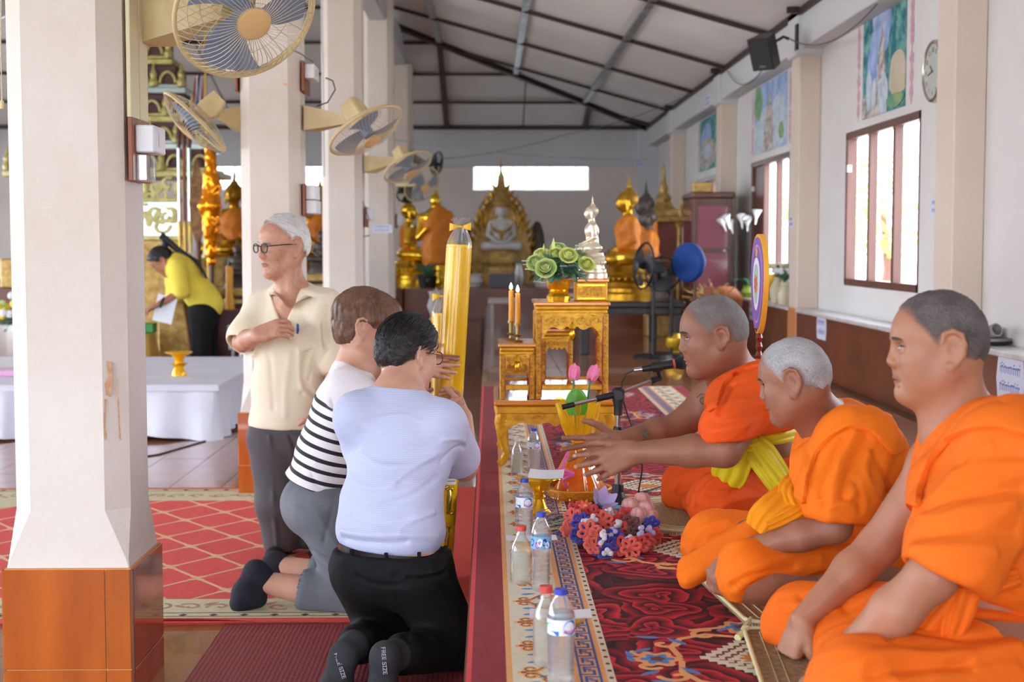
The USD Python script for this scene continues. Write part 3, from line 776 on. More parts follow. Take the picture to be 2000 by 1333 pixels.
wire('pair of white cords hanging beside the white pillar', [P(628, -40, 10.5), P(631, 150, 10.5), P(633, 345, 10.5)], .006, CORD, 'cord', 'cord')
wire('white cord strung across the hall below the ceiling', sag(P(700, 262, 16), P(1262, 312, 21.9), .08), .006, CORD, 'cord', 'cord')
wire('dark cable sagging across the hall in front of the back wall', np.vstack([sag(P(838, 312, 19.5), P(1110, 262, 18), .06), sag(P(1110, 262, 18), P(1345, 186, 16.5), .05)[1:]]), .005, GREYC)
wire('dark cable looping between the roof edge and the wall speaker', sag(P(1421, 140, 14.5), P(1500, 118, 11.4), .16), .005, DARKC)
wire('grey cable rising to the right from the speaker bracket', sag(P(1543, 76, 11.1), P(1735, -20, 8.9), .16), .006, GREYC)
wire('loose grey wire on the second pillar below the large fan', sag(P(500, 101, 8.0), P(612, 122, 8.0), -.05), .004, GREYC)
wire('black wire hanging from the box on the second pillar', [P(636, 152, 8.05), P(650, 158, 8.05), P(655, 175, 8.05), P(640, 200, 8.05), P(618, 208, 8.05)], .004, DARKC)
wire('grey cord tied around the white third pillar', [P(644, 474, 11.93), P(680, 468, 11.93), P(722, 460, 11.93)], .005, GREYC, 'cord', 'cord')
wire('thin wire slanting down the white third pillar', [P(678, 305, 11.93), P(700, 370, 11.93), P(722, 432, 11.93)], .004, GREYC)
wire('dark power cable lying on the floor tiles left of the standing man', [PZ(200, 905, .004), PZ(310, 888, .004), PZ(400, 862, .004), PZ(450, 844, .004), PZ(490, 838, .004)], .006, DARKC)
t = thing('fan_cord', 'beige pull cord with a knob at the left edge of the photo', 'cord', P(4, 214, 4.6)); o = P(4, 214, 4.6)
obj('string', tube([(0, 0, .03), (0, 0, .2), P(2, -40, 4.6) - o], .002, 5), BEIGEW, t); obj('knob', lathe([(0, 0), (.006, .002), (.007, .025), (.003, .03), (0, .03)], 10), BEIGE, t, smooth=40)

# loudspeaker on its bracket
sp = thing('loudspeaker', 'black loudspeaker tilted on the right-hand pilaster', 'speaker', P(1497, 100, 11.0))
Rz = basis((-.55, -.62, -.35))
pts = np.array([(x, y, z) for z, w in ((.09, .095), (-.07, .06)) for x, y in ((-w, -.125), (w, -.125), (w, .125), (-w, .125))])
obj('cabinet', place(trimesh.convex.convex_hull(pts), Rz, np.zeros(3)), BLACKP, sp)
obj('grille', place(box(-.085, .085, -.115, .115, .089, .096, .004), Rz, np.zeros(3)), mat('speaker_grille', (40, 40, 46), .7), sp)
obj('badge', place(box(-.025, .025, -.10, -.085, .096, .098), Rz, np.zeros(3)), GREYC, sp)
obj('bracket', [tube([Rz @ (0, .03, -.07), P(1530, 72, 11.0) - P(1497, 100, 11.0), P(1541, 76, 11.0) - P(1497, 100, 11.0)], .012, 8), to_local(box(XP - .035, XP - .02, 11.14, 11.22, 2.92, 3.12), P(1497, 100, 11.0))], BLACKP, sp)

# wall clock
ck = thing('wall_clock', 'round silver-rimmed wall clock beside the mural', 'clock', (XW - .0, 8.27, CAMZ + (480 - 142) / 2778 * 8.27))
CW = np.array([[0, 0, -1.0], [1, 0, 0], [0, 1, 0]]).T   # local x -> -y?, face normal -> -x
CM = np.stack([(0, -1.0, 0), (0, 0, 1.0), (-1.0, 0, 0)], 1)
CHROME = mat('brushed_chrome', (196, 190, 176), .22, .9)
obj('case', place(lathe([(0, .0), (.178, .0), (.182, .012), (.178, .034), (.166, .042), (.158, .036), (.156, .028)], 48), CM, np.zeros(3)), CHROME, ck, smooth=35)
obj('dial', place(lathe([(0, .030), (.157, .030), (.157, .026), (0, .026)], 48), CM, np.zeros(3)), mat('dial_grey', (186, 190, 184), .4), ck)
nums = []
for h in range(1, 13):
 tm = meshkit.text_mesh(str(h), .026, .001)
 tm.apply_translation((-tm.bounds[:, 0].mean(), -tm.bounds[:, 1].mean(), .0302)); a = math.radians(90 - 30 * h)
 nums.append(place(mv(tm, .125 * math.cos(a), .125 * math.sin(a), 0), CM, np.zeros(3)))
obj('numerals', nums, mat('dial_ink', (84, 84, 84), .6), ck, kind='stuff')
for nm, ang, L in (('hour_hand', 90 - 30 * 10.4, .055), ('minute_hand', 90 - 6 * 43, .078)):
 a = math.radians(ang)
 obj(nm, place(bar((-.01 * math.cos(a), -.01 * math.sin(a), .034), (L * math.cos(a), L * math.sin(a), .034), .006, .002), CM, np.zeros(3)), mat('dial_hand', (40, 40, 40), .4), ck)

# murals over the windows, flanked by pink painted garlands
PINKP = mat('pink_paint', (214, 178, 190), .8, c2=(196, 138, 158), scale=30)
TEAL = mat('mural_teal', (36, 110, 124), .8, c2=(120, 176, 168), scale=9, detail=8, lo=.42, hi=.62)
MWATER = mat('mural_water', (206, 216, 226), .8, c2=(168, 182, 198), scale=14, detail=8)
MROCK = mat('mural_rock', (140, 128, 116), .8, c2=(206, 200, 196), scale=16, detail=8, lo=.4, hi=.6)
MSAND = mat('mural_sand', (206, 190, 170), .8, c2=(190, 178, 150), scale=6)
MSKY = mat('mural_sky', (180, 196, 222), .8, c2=(120, 150, 206), scale=5, detail=6)
MGRN = mat('mural_green', (76, 150, 122), .8, c2=(150, 170, 110), scale=9)

def blob(cx, cy, rx, ry, n=26, seed=0, amp=.18):
 a = np.linspace(0, 2 * np.pi, n, endpoint=False)
 q = 1 + amp * (meshkit.noise(np.stack([np.cos(a) * 2 + seed * 7.1, np.sin(a) * 2 + seed, a * 0 + seed], -1)) - .5) * 2
 return sg.Polygon(np.stack([cx + rx * q * np.cos(a), cy + ry * q * np.sin(a)], 1))

def mural(label, y0, y1, z0, z1, kind):
 t = thing('mural', label, 'mural', (XW, y0, z0))
 w, h = y1 - y0, z1 - z0
 fr = sg.box(0, 0, w, h)
 M = lambda polys, d, m, nm: obj(nm, prism(union_all([p.intersection(fr) for p in polys]), -.004 - d, -.002 - d + .001, 'x'), m, t)
 M([fr], 0, TEAL if kind != 1 else MSKY, 'painted_ground')
 U = lambda u: w * (1 - u)       # u runs left to right as seen
 if kind == 0:
  M([blob(U(.45), h * .8, w * .22, h * .28, seed=1), blob(U(.3), h * .45, w * .18, h * .3, seed=2)], .002, MSKY, 'painted_sky')
  M([sg.Polygon([(U(.34), 0), (U(.36), h * .45), (U(.42), h * .62), (U(.46), h * .8), (U(.53), h * .66), (U(.56), h * .4), (U(.60), 0)]), blob(U(.2), h * .1, w * .3, h * .12, seed=5)], .004, MROCK, 'painted_rocks')
  M([blob(U(.52), h * .16, w * .12, h * .2, seed=3), blob(U(.18), h * .25, w * .07, h * .17, seed=4), blob(U(.3), h * .2, w * .05, h * .15, seed=6)], .006, MWATER, 'painted_waterfall')
  M([blob(U(.85), h * .3, w * .2, h * .2, seed=7)], .003, MSAND, 'painted_bank')
  M([blob(U(.78), h * .08, w * .2, h * .06, seed=8)], .007, MGRN, 'painted_grass')
 elif kind == 1:
  M([blob(U(.5), h * .3, w * .6, h * .36, seed=11), blob(U(.75), h * .6, w * .2, h * .14, seed=16)], .002, MWATER, 'painted_mist')
  M([sg.Polygon([(U(.3), 0), (U(.35), h * .5), (U(.5), h * .85), (U(.6), h * .5), (U(.62), 0)])], .004, MROCK, 'painted_rocks')
  M([blob(U(.12), h * .75, w * .12, h * .24, seed=12)], .005, MGRN, 'painted_tree'); M([blob(U(.85), h * .22, w * .07, h * .12, seed=14)], .005, MGRN, 'painted_tree')
 else:
  M([blob(U(.5), h * .3, w * .5, h * .3, seed=21)], .003, MROCK, 'painted_rocks')
  M([blob(U(.4), h * .6, w * .3, h * .3, seed=22)], .002, MSKY, 'painted_sky')
  M([blob(U(.5), h * .35, w * .2, h * .15, seed=25)], .005, MWATER, 'painted_waterfall')
 for side, yy in ((0, -.12), (1, w + .12)):
  g = [sa.scale(sg.Point(yy, h * q).buffer(.05, quad_segs=4), .7, 1.0) for q in (.1, .24, .55, .7, .82)] + [flower(yy, h * q, .05, 5) for q in (.38, .62)] + [sg.Polygon([(yy - .03, h * .9), (yy, h), (yy + .03, h * .9)]), sg.box(yy - .007, 0, yy + .007, h * .95)]
  obj('side_garland', prism(union_all(g), -.003, -.001, 'x'), PINKP, t)

mural('teal mural of a waterfall in the forest, above the nearest barred window', 8.90, 9.92, 2.27, 3.0, 0)
mural('pale mural of a misty rock, above the second window', 12.45, 13.95, 2.28, 2.92, 1)
mural('small blue mural high above the farthest window', 16.3, 17.6, 2.30, 2.92, 2)

# donor stickers: white plates with rows of small blue marks
def sticker(label, c, w, h, n, rows=2, shape='hex'):
 t = thing('sticker', label, 'sticker', c)
 Bm = basis(n) if abs(n[2]) < .9 else np.eye(3)
 pl = sg.Polygon([(-w / 2, 0), (-w * .44, h / 2), (w * .44, h / 2), (w / 2, 0), (w * .44, -h / 2), (-w * .44, -h / 2)]) if shape == 'hex' else sg.box(-w / 2, -h / 2, w / 2, h / 2)
 obj('plate', place(prism(pl, 0, .003), Bm, np.zeros(3)), mat('sticker_white', (214, 218, 236), .4), t)
 r = np.random.default_rng(int(abs(c[1] * 100)))
 mk = []
 for i in range(rows):
  z = h * (.22 - .42 * i / max(1, rows - 1)) if rows > 1 else 0
  x = -w * .36
  while x < w * .34:
   ww = w * r.uniform(.025, .055); hh = h * r.uniform(.14, .2)
   mk.append(mv(box(0, ww * .35, 0, hh, .003, .0036), x, z - hh / 2, 0)); mk.append(mv(box(0, ww, hh * .75, hh, .003, .0036), x, z - hh / 2, 0))
   if r.random() < .4: mk.append(mv(box(0, ww * .6, 0, h * .04, .003, .0036), x, z + hh * .7, 0))
   x += ww + w * .018
 obj('lettering', place(cat_(mk), Bm, np.zeros(3)), BLUEINK, t)

LX = (-1, 0, 0); FY = (0, -1, 0)
sticker('white sticker with blue lettering on the bench front, by the middle monk', (XP, P(1604, 638, 9)[1] + 1.33, PL + .37), .30, .17, LX)
sticker('white donor sticker at the right edge, on the bench front', (XP, 6.55, PL + .345), .36, .20, LX)
sticker('blue and white sticker on the wall right of the window', (XW, 8.23, CAMZ + .225), .24, .11, LX, shape='box')
sticker('blue sticker on the pilaster left of the nearest barred window', (XP, 11.42, CAMZ + .19), .12, .10, LX, shape='box')
sticker('faint blue sticker high on the eave beam', (XP, 15.9, 3.0), .3, .14, LX, shape='box')
sticker('blue sticker on the back wall above the glass blocks', P(1041, 311, YB - .01), .13, .10, FY, shape='box')
sticker('round blue sticker on the back corner pillar', P(1249, 319, YB - .27), .15, .11, FY)
sticker('blue sticker on the white third pillar', P(746, 447, 12.0), .17, .07, FY, shape='box')
sticker('blue sticker on the fourth pillar', P(797, 456, YP[4] - .003), .14, .07, FY, shape='box')
sticker('pale sticker on the bench front behind the monk with the microphone', (XP, 13.1, PL + .37), .26, .17, LX)
# ================================================================ modelling with blended rounded cones and ellipsoids
class Body:
 """A solid from blended primitives, sampled on a grid and skinned as one continuous surface (surface nets)."""

 def __init__(s):
  s.ops = []

 def cap(s, a, b, ra, rb=None, k=0.03, op='+', flat=None):
  s.ops.append(('c', np.asarray(a, float), np.asarray(b, float), ra, ra if rb is None else rb, k, op, flat)); return s

 def chain(s, pts, rs, k=0.03):
  for i in range(len(pts) - 1):
   s.cap(pts[i], pts[i + 1], rs[i], rs[i + 1], k)
  return s

 def ell(s, c, r, R=None, k=0.03, op='+'):
  s.ops.append(('e', np.asarray(c, float), np.asarray(r, float) * np.ones(3), np.eye(3) if R is None else R, None, k, op, None)); return s

 def cut(s, pt, n, k=0.004):
  """Keeps the side of the plane that n points away from."""
  s.ops.append(('p', np.asarray(pt, float), np.asarray(n, float) / np.linalg.norm(n), 0, 0, k, '-', None)); return s

 def fn(s, f, lo, hi, k=0.0, op='+'):
  s.ops.append(('f', np.asarray(lo, float), np.asarray(hi, float), f, None, k, op, None)); return s

 def bounds(s):
  lo, hi = np.full(3, 9e9), np.full(3, -9e9)
  for o in s.ops:
   if o[6] == '-': continue
   if o[0] == 'c':
    for p, r in ((o[1], o[3]), (o[2], o[4])): lo, hi = np.minimum(lo, p - r), np.maximum(hi, p + r)
   elif o[0] == 'e':
    e = np.sqrt(((o[3] * o[2]) ** 2).sum(1)); lo, hi = np.minimum(lo, o[1] - e), np.maximum(hi, o[1] + e)
   elif o[0] == 'f':
    lo, hi = np.minimum(lo, o[1]), np.maximum(hi, o[2])
  return lo, hi

 def field(s, h, lo=None, hi=None):
  if lo is None:
   lo, hi = s.bounds()
   lo = lo - 3 * h; hi = hi + 3 * h
  n = np.ceil((hi - lo) / h).astype(int) + 1
  ax = [lo[i] + h * np.arange(n[i]) for i in range(3)]
  D = np.full(n, 1.0, np.float32)
  for kind, a, b, c, d, k, op, flat in s.ops:
   m = k * 1.2 + 4 * h
   if kind == 'c':
    l, u = np.minimum(a - c, b - d), np.maximum(a + c, b + d)
   elif kind == 'e':
    e = np.sqrt(((c * b) ** 2).sum(1)); l, u = a - e, a + e
   elif kind == 'f':
    l, u = a, b
   else:
    l, u = lo, hi
   i0 = np.clip(np.floor((l - m - lo) / h).astype(int), 0, n); i1 = np.clip(np.ceil((u + m - lo) / h).astype(int) + 1, 0, n)
   if (i1 <= i0).any(): continue
   sl = tuple(slice(p, q) for p, q in zip(i0, i1))
   X, Y, Z = np.meshgrid(ax[0][sl[0]], ax[1][sl[1]], ax[2][sl[2]], indexing='ij', sparse=True)
   if kind == 'c':
    ab = b - a; L2 = max(ab @ ab, 1e-12)
    t = np.clip(((X - a[0]) * ab[0] + (Y - a[1]) * ab[1] + (Z - a[2]) * ab[2]) / L2, 0, 1)
    q = np.sqrt((X - a[0] - t * ab[0]) ** 2 + (Y - a[1] - t * ab[1]) ** 2 + (Z - a[2] - t * ab[2]) ** 2) - (c + (d - c) * t)
   elif kind == 'e':
    v = [(X - a[0]) * c[0, j] + (Y - a[1]) * c[1, j] + (Z - a[2]) * c[2, j] for j in range(3)]
    k0 = np.sqrt(sum((v[j] / b[j]) ** 2 for j in range(3))); k1 = np.sqrt(sum((v[j] / b[j] ** 2) ** 2 for j in range(3)))
    q = k0 * (k0 - 1) / np.maximum(k1, 1e-9)
   elif kind == 'f':
    q = c(X, Y, Z)
   else:
    q = -((X - a[0]) * b[0] + (Y - a[1]) * b[1] + (Z - a[2]) * b[2])
   q = np.asarray(q, np.float32); A = D[sl]
   if op == '+':
    hh = np.clip(0.5 + 0.5 * (A - q) / max(k, 1e-6), 0, 1) if k > 0 else None
    D[sl] = np.minimum(A, q) if k <= 0 else A + (q - A) * hh - k * hh * (1 - hh)
   elif op == '-':
    q = -q
    hh = np.clip(0.5 - 0.5 * (A - q) / max(k, 1e-6), 0, 1)
    D[sl] = A + (q - A) * hh + k * hh * (1 - hh)
   else:       # keep the common part
    D2 = np.full_like(D, 1.0); D2[sl] = np.maximum(A, q); D = D2
  return D, ax

 def mesh(s, h=0.006, relax=3, lo=None, hi=None):
  D, ax = s.field(h, lo, hi)
  return nets(D, ax, relax)

def nets(D, ax, relax=3):
 """Naive surface nets of the zero level of D."""
 ins = D < 0
 nx, ny, nz = D.shape
 c = np.zeros((nx - 1, ny - 1, nz - 1), np.int8)
 for i in (0, 1):
  for j in (0, 1):
   for k in (0, 1):
    c += ins[i:nx - 1 + i, j:ny - 1 + j, k:nz - 1 + k]
 cell = np.argwhere((c > 0) & (c < 8))
 idx = np.full(c.shape, -1, np.int32); idx[tuple(cell.T)] = np.arange(len(cell))
 s = np.zeros((len(cell), 3)); w = np.zeros(len(cell))
 corner = lambda o: D[cell[:, 0] + o[0], cell[:, 1] + o[1], cell[:, 2] + o[2]]
 for a in range(3):
  o1, o2 = [k for k in range(3) if k != a]
  for p in (0, 1):
   for q in (0, 1):
    A = [0, 0, 0]; A[o1], A[o2] = p, q
    B = list(A); B[a] = 1
    da, db = corner(A), corner(B)
    x = (da < 0) != (db < 0)
    t = np.where(x, da / np.where(da == db, 1, da - db), 0)
    pt = np.tile(np.array(A, float), (len(cell), 1)); pt[:, a] += t
    s += np.where(x[:, None], pt, 0); w += x
 g = cell + s / np.maximum(w, 1)[:, None]
 h = ax[0][1] - ax[0][0]
 v = np.array([ax[0][0], ax[1][0], ax[2][0]]) + g * h
 F = []
 for a in range(3):
  o1, o2 = (a + 1) % 3, (a + 2) % 3
  sh = list(D.shape); sh[a] -= 1
  i1 = [slice(None)] * 3; i2 = [slice(None)] * 3
  i1[a], i2[a] = slice(0, -1), slice(1, None)
  A, B = ins[tuple(i1)], ins[tuple(i2)]
  e = np.argwhere(A != B)
  e = e[(e[:, o1] > 0) & (e[:, o2] > 0) & (e[:, o1] < D.shape[o1] - 1) & (e[:, o2] < D.shape[o2] - 1)]
  flip = A[tuple(e.T)]
  def at(d1, d2):
   q = e.copy(); q[:, o1] -= d1; q[:, o2] -= d2
   return idx[tuple(q.T)]
  q = np.stack([at(1, 1), at(0, 1), at(0, 0), at(1, 0)], 1)
  q[~flip] = q[~flip][:, ::-1]
  F.append(q)
 F = np.vstack(F)
 F = F[(F >= 0).all(1)]
 m = trimesh.Trimesh(v, np.vstack([F[:, [0, 1, 2]], F[:, [0, 2, 3]]]), process=False)
 if relax:
  m = smooth_(m, relax)
 return m

def smooth_(m, n=3, lam=0.5, mu=-0.52):
 v, f = np.asarray(m.vertices), np.asarray(m.faces)
 from scipy import sparse
 e = np.vstack([f[:, [0, 1]], f[:, [1, 2]], f[:, [2, 0]]]); e = np.vstack([e, e[:, ::-1]])
 A = sparse.coo_matrix((np.ones(len(e)), (e[:, 0], e[:, 1])), shape=(len(v), len(v))).tocsr(); A.data[:] = 1
 dg = np.maximum(np.asarray(A.sum(1)).ravel(), 1)[:, None]
 for i in range(n):
  v = v + lam * (A @ v / dg - v); v = v + mu * (A @ v / dg - v)
 return trimesh.Trimesh(v, f, process=False)

def vnormals(m):
 v, f = np.asarray(m.vertices), np.asarray(m.faces)
 n = np.zeros_like(v); fn = np.cross(v[f[:, 1]] - v[f[:, 0]], v[f[:, 2]] - v[f[:, 0]])
 for k in range(3): np.add.at(n, f[:, k], fn)
 return n / np.maximum(np.linalg.norm(n, axis=1, keepdims=True), 1e-12)

def displace(m, fn, mask=None):
 """Moves each vertex along its normal by fn(points)."""
 v = np.asarray(m.vertices); d = fn(v)
 if mask is not None: d = d * mask(v)
 return trimesh.Trimesh(v + vnormals(m) * d[:, None], m.faces, process=False)

def seg_dist(p, pts):
 """Distance of points p to a polyline, and the signed side along the polyline's sideways direction is ignored."""
 best = np.full(len(p), 9.0)
 pts = np.asarray(pts, float)
 for a, b in zip(pts[:-1], pts[1:]):
  ab = b - a; t = np.clip(((p - a) @ ab) / max(ab @ ab, 1e-12), 0, 1)
  best = np.minimum(best, np.linalg.norm(p - a - t[:, None] * ab, axis=1))
 return best

def crease(pts, w, amp):
 """A fold: a ridge (amp > 0) or a valley (amp < 0) along a line of points."""
 return lambda p: amp * np.exp(-(seg_dist(p, pts) / w) ** 2)

def drape(direction, freq, amp, seed=0, warp=0.35, sharp=1.6):
 """Irregular folds running along a direction: noise stretched along it, with sharpened ridges."""
 d = np.asarray(direction, float); d /= np.linalg.norm(d)

 def f(p):
  q = p + warp * .1 * (np.stack([meshkit.noise(p * 5 + 11 * i + seed, seed + i) for i in range(3)], -1) - .5)
  along = q @ d
  perp = q - along[:, None] * d
  n = meshkit.fbm(perp * freq + (d * along[:, None]) * freq * 0.16 + seed * 3.7, 3, seed)
  r = 1 - np.abs(2 * n - 1)
  return amp * (r ** sharp * 1.4 - 0.6)
 return f

# ================================================================ gold tables, statue and offerings on the raised floor
GOLD = mat('gold_paint', (232, 176, 44), 0.36, 0.35, c2=(214, 150, 26), scale=18, bump=0.35, bscale=70, detail=5)
GOLDC = mat('carved_gold', (226, 172, 56), 0.42, 0.35, c2=(190, 128, 28), scale=60, bump=0.8, bscale=90, detail=5, bdetail=3)
GOLDTOP = mat('orange_gold_board', (226, 140, 40), 0.25, 0.1, coat=.5)
REDL = mat('red_lacquer', (196, 26, 34), 0.3, coat=.4)
GOLDB = mat('bright_gold', (240, 190, 50), 0.2, 0.85)
SILVERB = mat('pearl_gold', (226, 212, 186), 0.3, 0.55)
FLAME = mat('flame', (255, 220, 140), .5, emit=(255, 224, 150), estr=14.0)
CANDLE = mat('orange_wax', (244, 164, 24), .35, sss=.25)
WICK = mat('wick', (30, 26, 24), .8)
BRASS = mat('old_brass', (170, 146, 90), .35, .8)

def carved_panel(w, h, y, th=0.006, seed=0, n=5):
 """Scrolling leaf carving within a w x h panel in the xz plane, centred at x = 0, bottom at z = 0."""
 g = []
 for s in (1, -1):
  for i in range(n):
   x = w * (.08 + .36 * (i + .5) / n)
   zc = h * (.5 + .22 * math.sin(i * 2.4 + seed))
   g.append(sg.LineString(spiral(s * x, zc, .08 * h, .30 * h, i, i + s * 5.2, 10)).buffer(h * .055, quad_segs=2))
  g.append(leaf(s * w * .1, h * .4, h * .5, h * .25, 60 if s > 0 else 120))
 g.append(sa.scale(sg.Point(0, h * .5).buffer(h * .16, quad_segs=3), .7, 1.7))
 u = union_all(g).intersection(sg.box(-w / 2, 0, w / 2, h))
 return prism(u.simplify(h * .01), y, y + th, 'y')

def apron(w, h, y0, y1, deep=.55):
 """The scalloped board under a table top: from z = 0 down to -h at the legs."""
 x = np.linspace(-w / 2, w / 2, 41); t = np.abs(x) / (w / 2)
 z = -h * (1 - deep * (1 - t ** 2.2) ** .6) + h * .10 * np.cos(t * 9.5)
 z = np.minimum(z, -h * .3) - h * .30 * np.exp(-(t / .10) ** 2)
 poly = sg.Polygon([(-w / 2, 0)] + list(zip(x, z)) + [(w / 2, 0)]).buffer(0)
 return prism(poly, y0, y1, 'y')

def gold_stand(label, cx, y0, z0, w, dep, h, leg=.024, stretcher=True, ap=.10, name='gold_stand', pend=True):
 t = thing(name, label, 'table', (cx, y0, z0))
 w2 = w / 2
 obj('top', [box(-w2 - .008, w2 + .008, -.008, dep + .008, h - .016, h, .004)], GOLDTOP, t)
 obj('moulding', [box(-w2, w2, 0, dep, h - .034, h - .016, .005), box(-w2 + .004, w2 - .004, .004, dep - .004, h - .05, h - .034, .004)], GOLD, t)
 for x in (-w2 + leg / 2, w2 - leg / 2):
  for y in (leg / 2, dep - leg / 2):
   l = [box(x - leg / 2, x + leg / 2, y - leg / 2, y + leg / 2, 0, h - .05, .003)]
   for q in range(int((h - .09) / .016)):
    l.append(ball((x, y - leg / 2, .03 + q * .016), .0045, 1))
   obj('leg', l, GOLDC, t)
   s = -1 if x > 0 else 1
   obj('leg_lining', box(min(x + s * leg * .52, x + s * leg * .62), max(x + s * leg * .52, x + s * leg * .62), y - leg / 2, y + leg / 2, .01, h - .06), REDL, t)
 for yy in (0.004, dep - .014):
  obj('apron', mv(apron(w - leg * 1.6, ap, yy, yy + .01), 0, 0, h - .048), GOLD, t)
  obj('carving', mv(carved_panel((w - leg * 2.2), ap * .42, yy - .005), 0, 0, h - .05 - ap * .46), GOLDC, t)
 for x in (-w2 + .006, w2 - .016):
  m = apron(dep - leg * 1.6, ap, 0, .01); m.vertices = m.vertices[:, [1, 0, 2]]; m.invert()
  obj('apron', mv(m, x, dep / 2, h - .048), GOLD, t)
 if pend:
  obj('pendant', lathe([(0, 0), (.009, .01), (.013, .03), (.008, .045), (.016, .055), (.010, .07), (0, .085)], 14, (0, .0, h - .05 - ap * .95)), GOLDB, t, smooth=40)
 if stretcher:
  for ya in (.002, dep - leg + .004): obj('stretcher', box(-w2 + leg, w2 - leg, ya, ya + leg - .006, .04, .065, .004), GOLD, t)
  for xa in (-w2 + .002, w2 - leg + .004): obj('side_rail', box(xa, xa + leg - .006, leg, dep - leg, .045, .07, .003), REDL, t)
  obj('shelf', box(-w2 + leg, w2 - leg, leg, dep - leg, .05, .058), REDL, t)
 return t

LT = thing('low_gold_table', 'low gold table with bowed legs carrying the gilded stands', 'table', (.283, 6.12, PL + .005))
LW, LD, LH = .515, .62, .295
obj('top', box(-LW / 2 - .01, LW / 2 + .01, -.01, LD, LH - .022, LH, .006), GOLDTOP, LT)
obj('top_lining', box(-LW / 2 + .01, LW / 2 - .01, .01, LD - .02, LH, LH + .001), mat('red_gloss_top', (178, 44, 40), .08, coat=.8), LT)
obj('frieze', box(-LW / 2, LW / 2, 0, LD - .01, LH - .06, LH - .022, .006), GOLD, LT)
obj('apron', mv(apron(LW - .03, .10, .004, .018, .62), 0, 0, LH - .055), GOLD, LT)
obj('carving', mv(carved_panel(LW * .8, .026, -.003, .006, 2, 9), 0, 0, LH - .085), GOLDC, LT)
for sx in (-1, 1):
 m = apron(LD - .05, .10, 0, .014, .6); m.vertices = m.vertices[:, [1, 0, 2]]; m.invert()
 obj('apron', mv(m, sx * (LW / 2 - .012) - .007, LD / 2, LH - .055), GOLD, LT)
 for yy in (.028, LD - .04):
  p = [(sx * (LW / 2 - .03), yy, LH - .06), (sx * (LW / 2 - .022), yy, .2), (sx * (LW / 2 - .03), yy, .12), (sx * (LW / 2 - .045), yy, .06), (sx * (LW / 2 - .03), yy - .004, .028), (sx * (LW / 2 - .012), yy - .01, .016)]
  obj('leg', tube(p, [.032, .03, .023, .017, .018, .016], 8), GOLD, LT, smooth=50)
TZ = PL + .005 + LH + .001
gold_stand('small gilded stand holding two lit candles', .118, 6.15, TZ, .150, .34, .245, leg=.022, ap=.085)
obj('inner_panel', box(-.055, .055, .2, .21, .09, .17), GOLDC, stage.GetPrimAtPath('/World/gold_stand'))
tall = gold_stand('tall gilded stand with a scalloped apron, below the flowers', .356, 6.15, TZ, .315, .40, .425, leg=.024, ap=.125, name='tall_gold_stand')
gold_stand('small gilded stand tucked under the tall stand', .30, 6.34, TZ + .06, .14, .14, .24, leg=.018, ap=.08, pend=False, stretcher=False)
ZT2 = TZ + .426
bx = thing('statue_pedestal', 'carved gilded box under the pale seated statue', 'pedestal', (.447, 6.32, ZT2))
obj('body', box(-.07, .07, -.06, .10, 0, .082, .004), GOLD, bx); obj('top', box(-.076, .076, -.066, .106, .082, .098, .004), GOLDTOP, bx)
obj('carving', mv(carved_panel(.10, .05, -.066, .006, 1), 0, 0, .014), GOLDC, bx)
obj('border', [box(-.06, .06, -.064, -.058, .066, .072), box(-.06, .06, -.064, -.058, .008, .013)], GOLDB, bx)

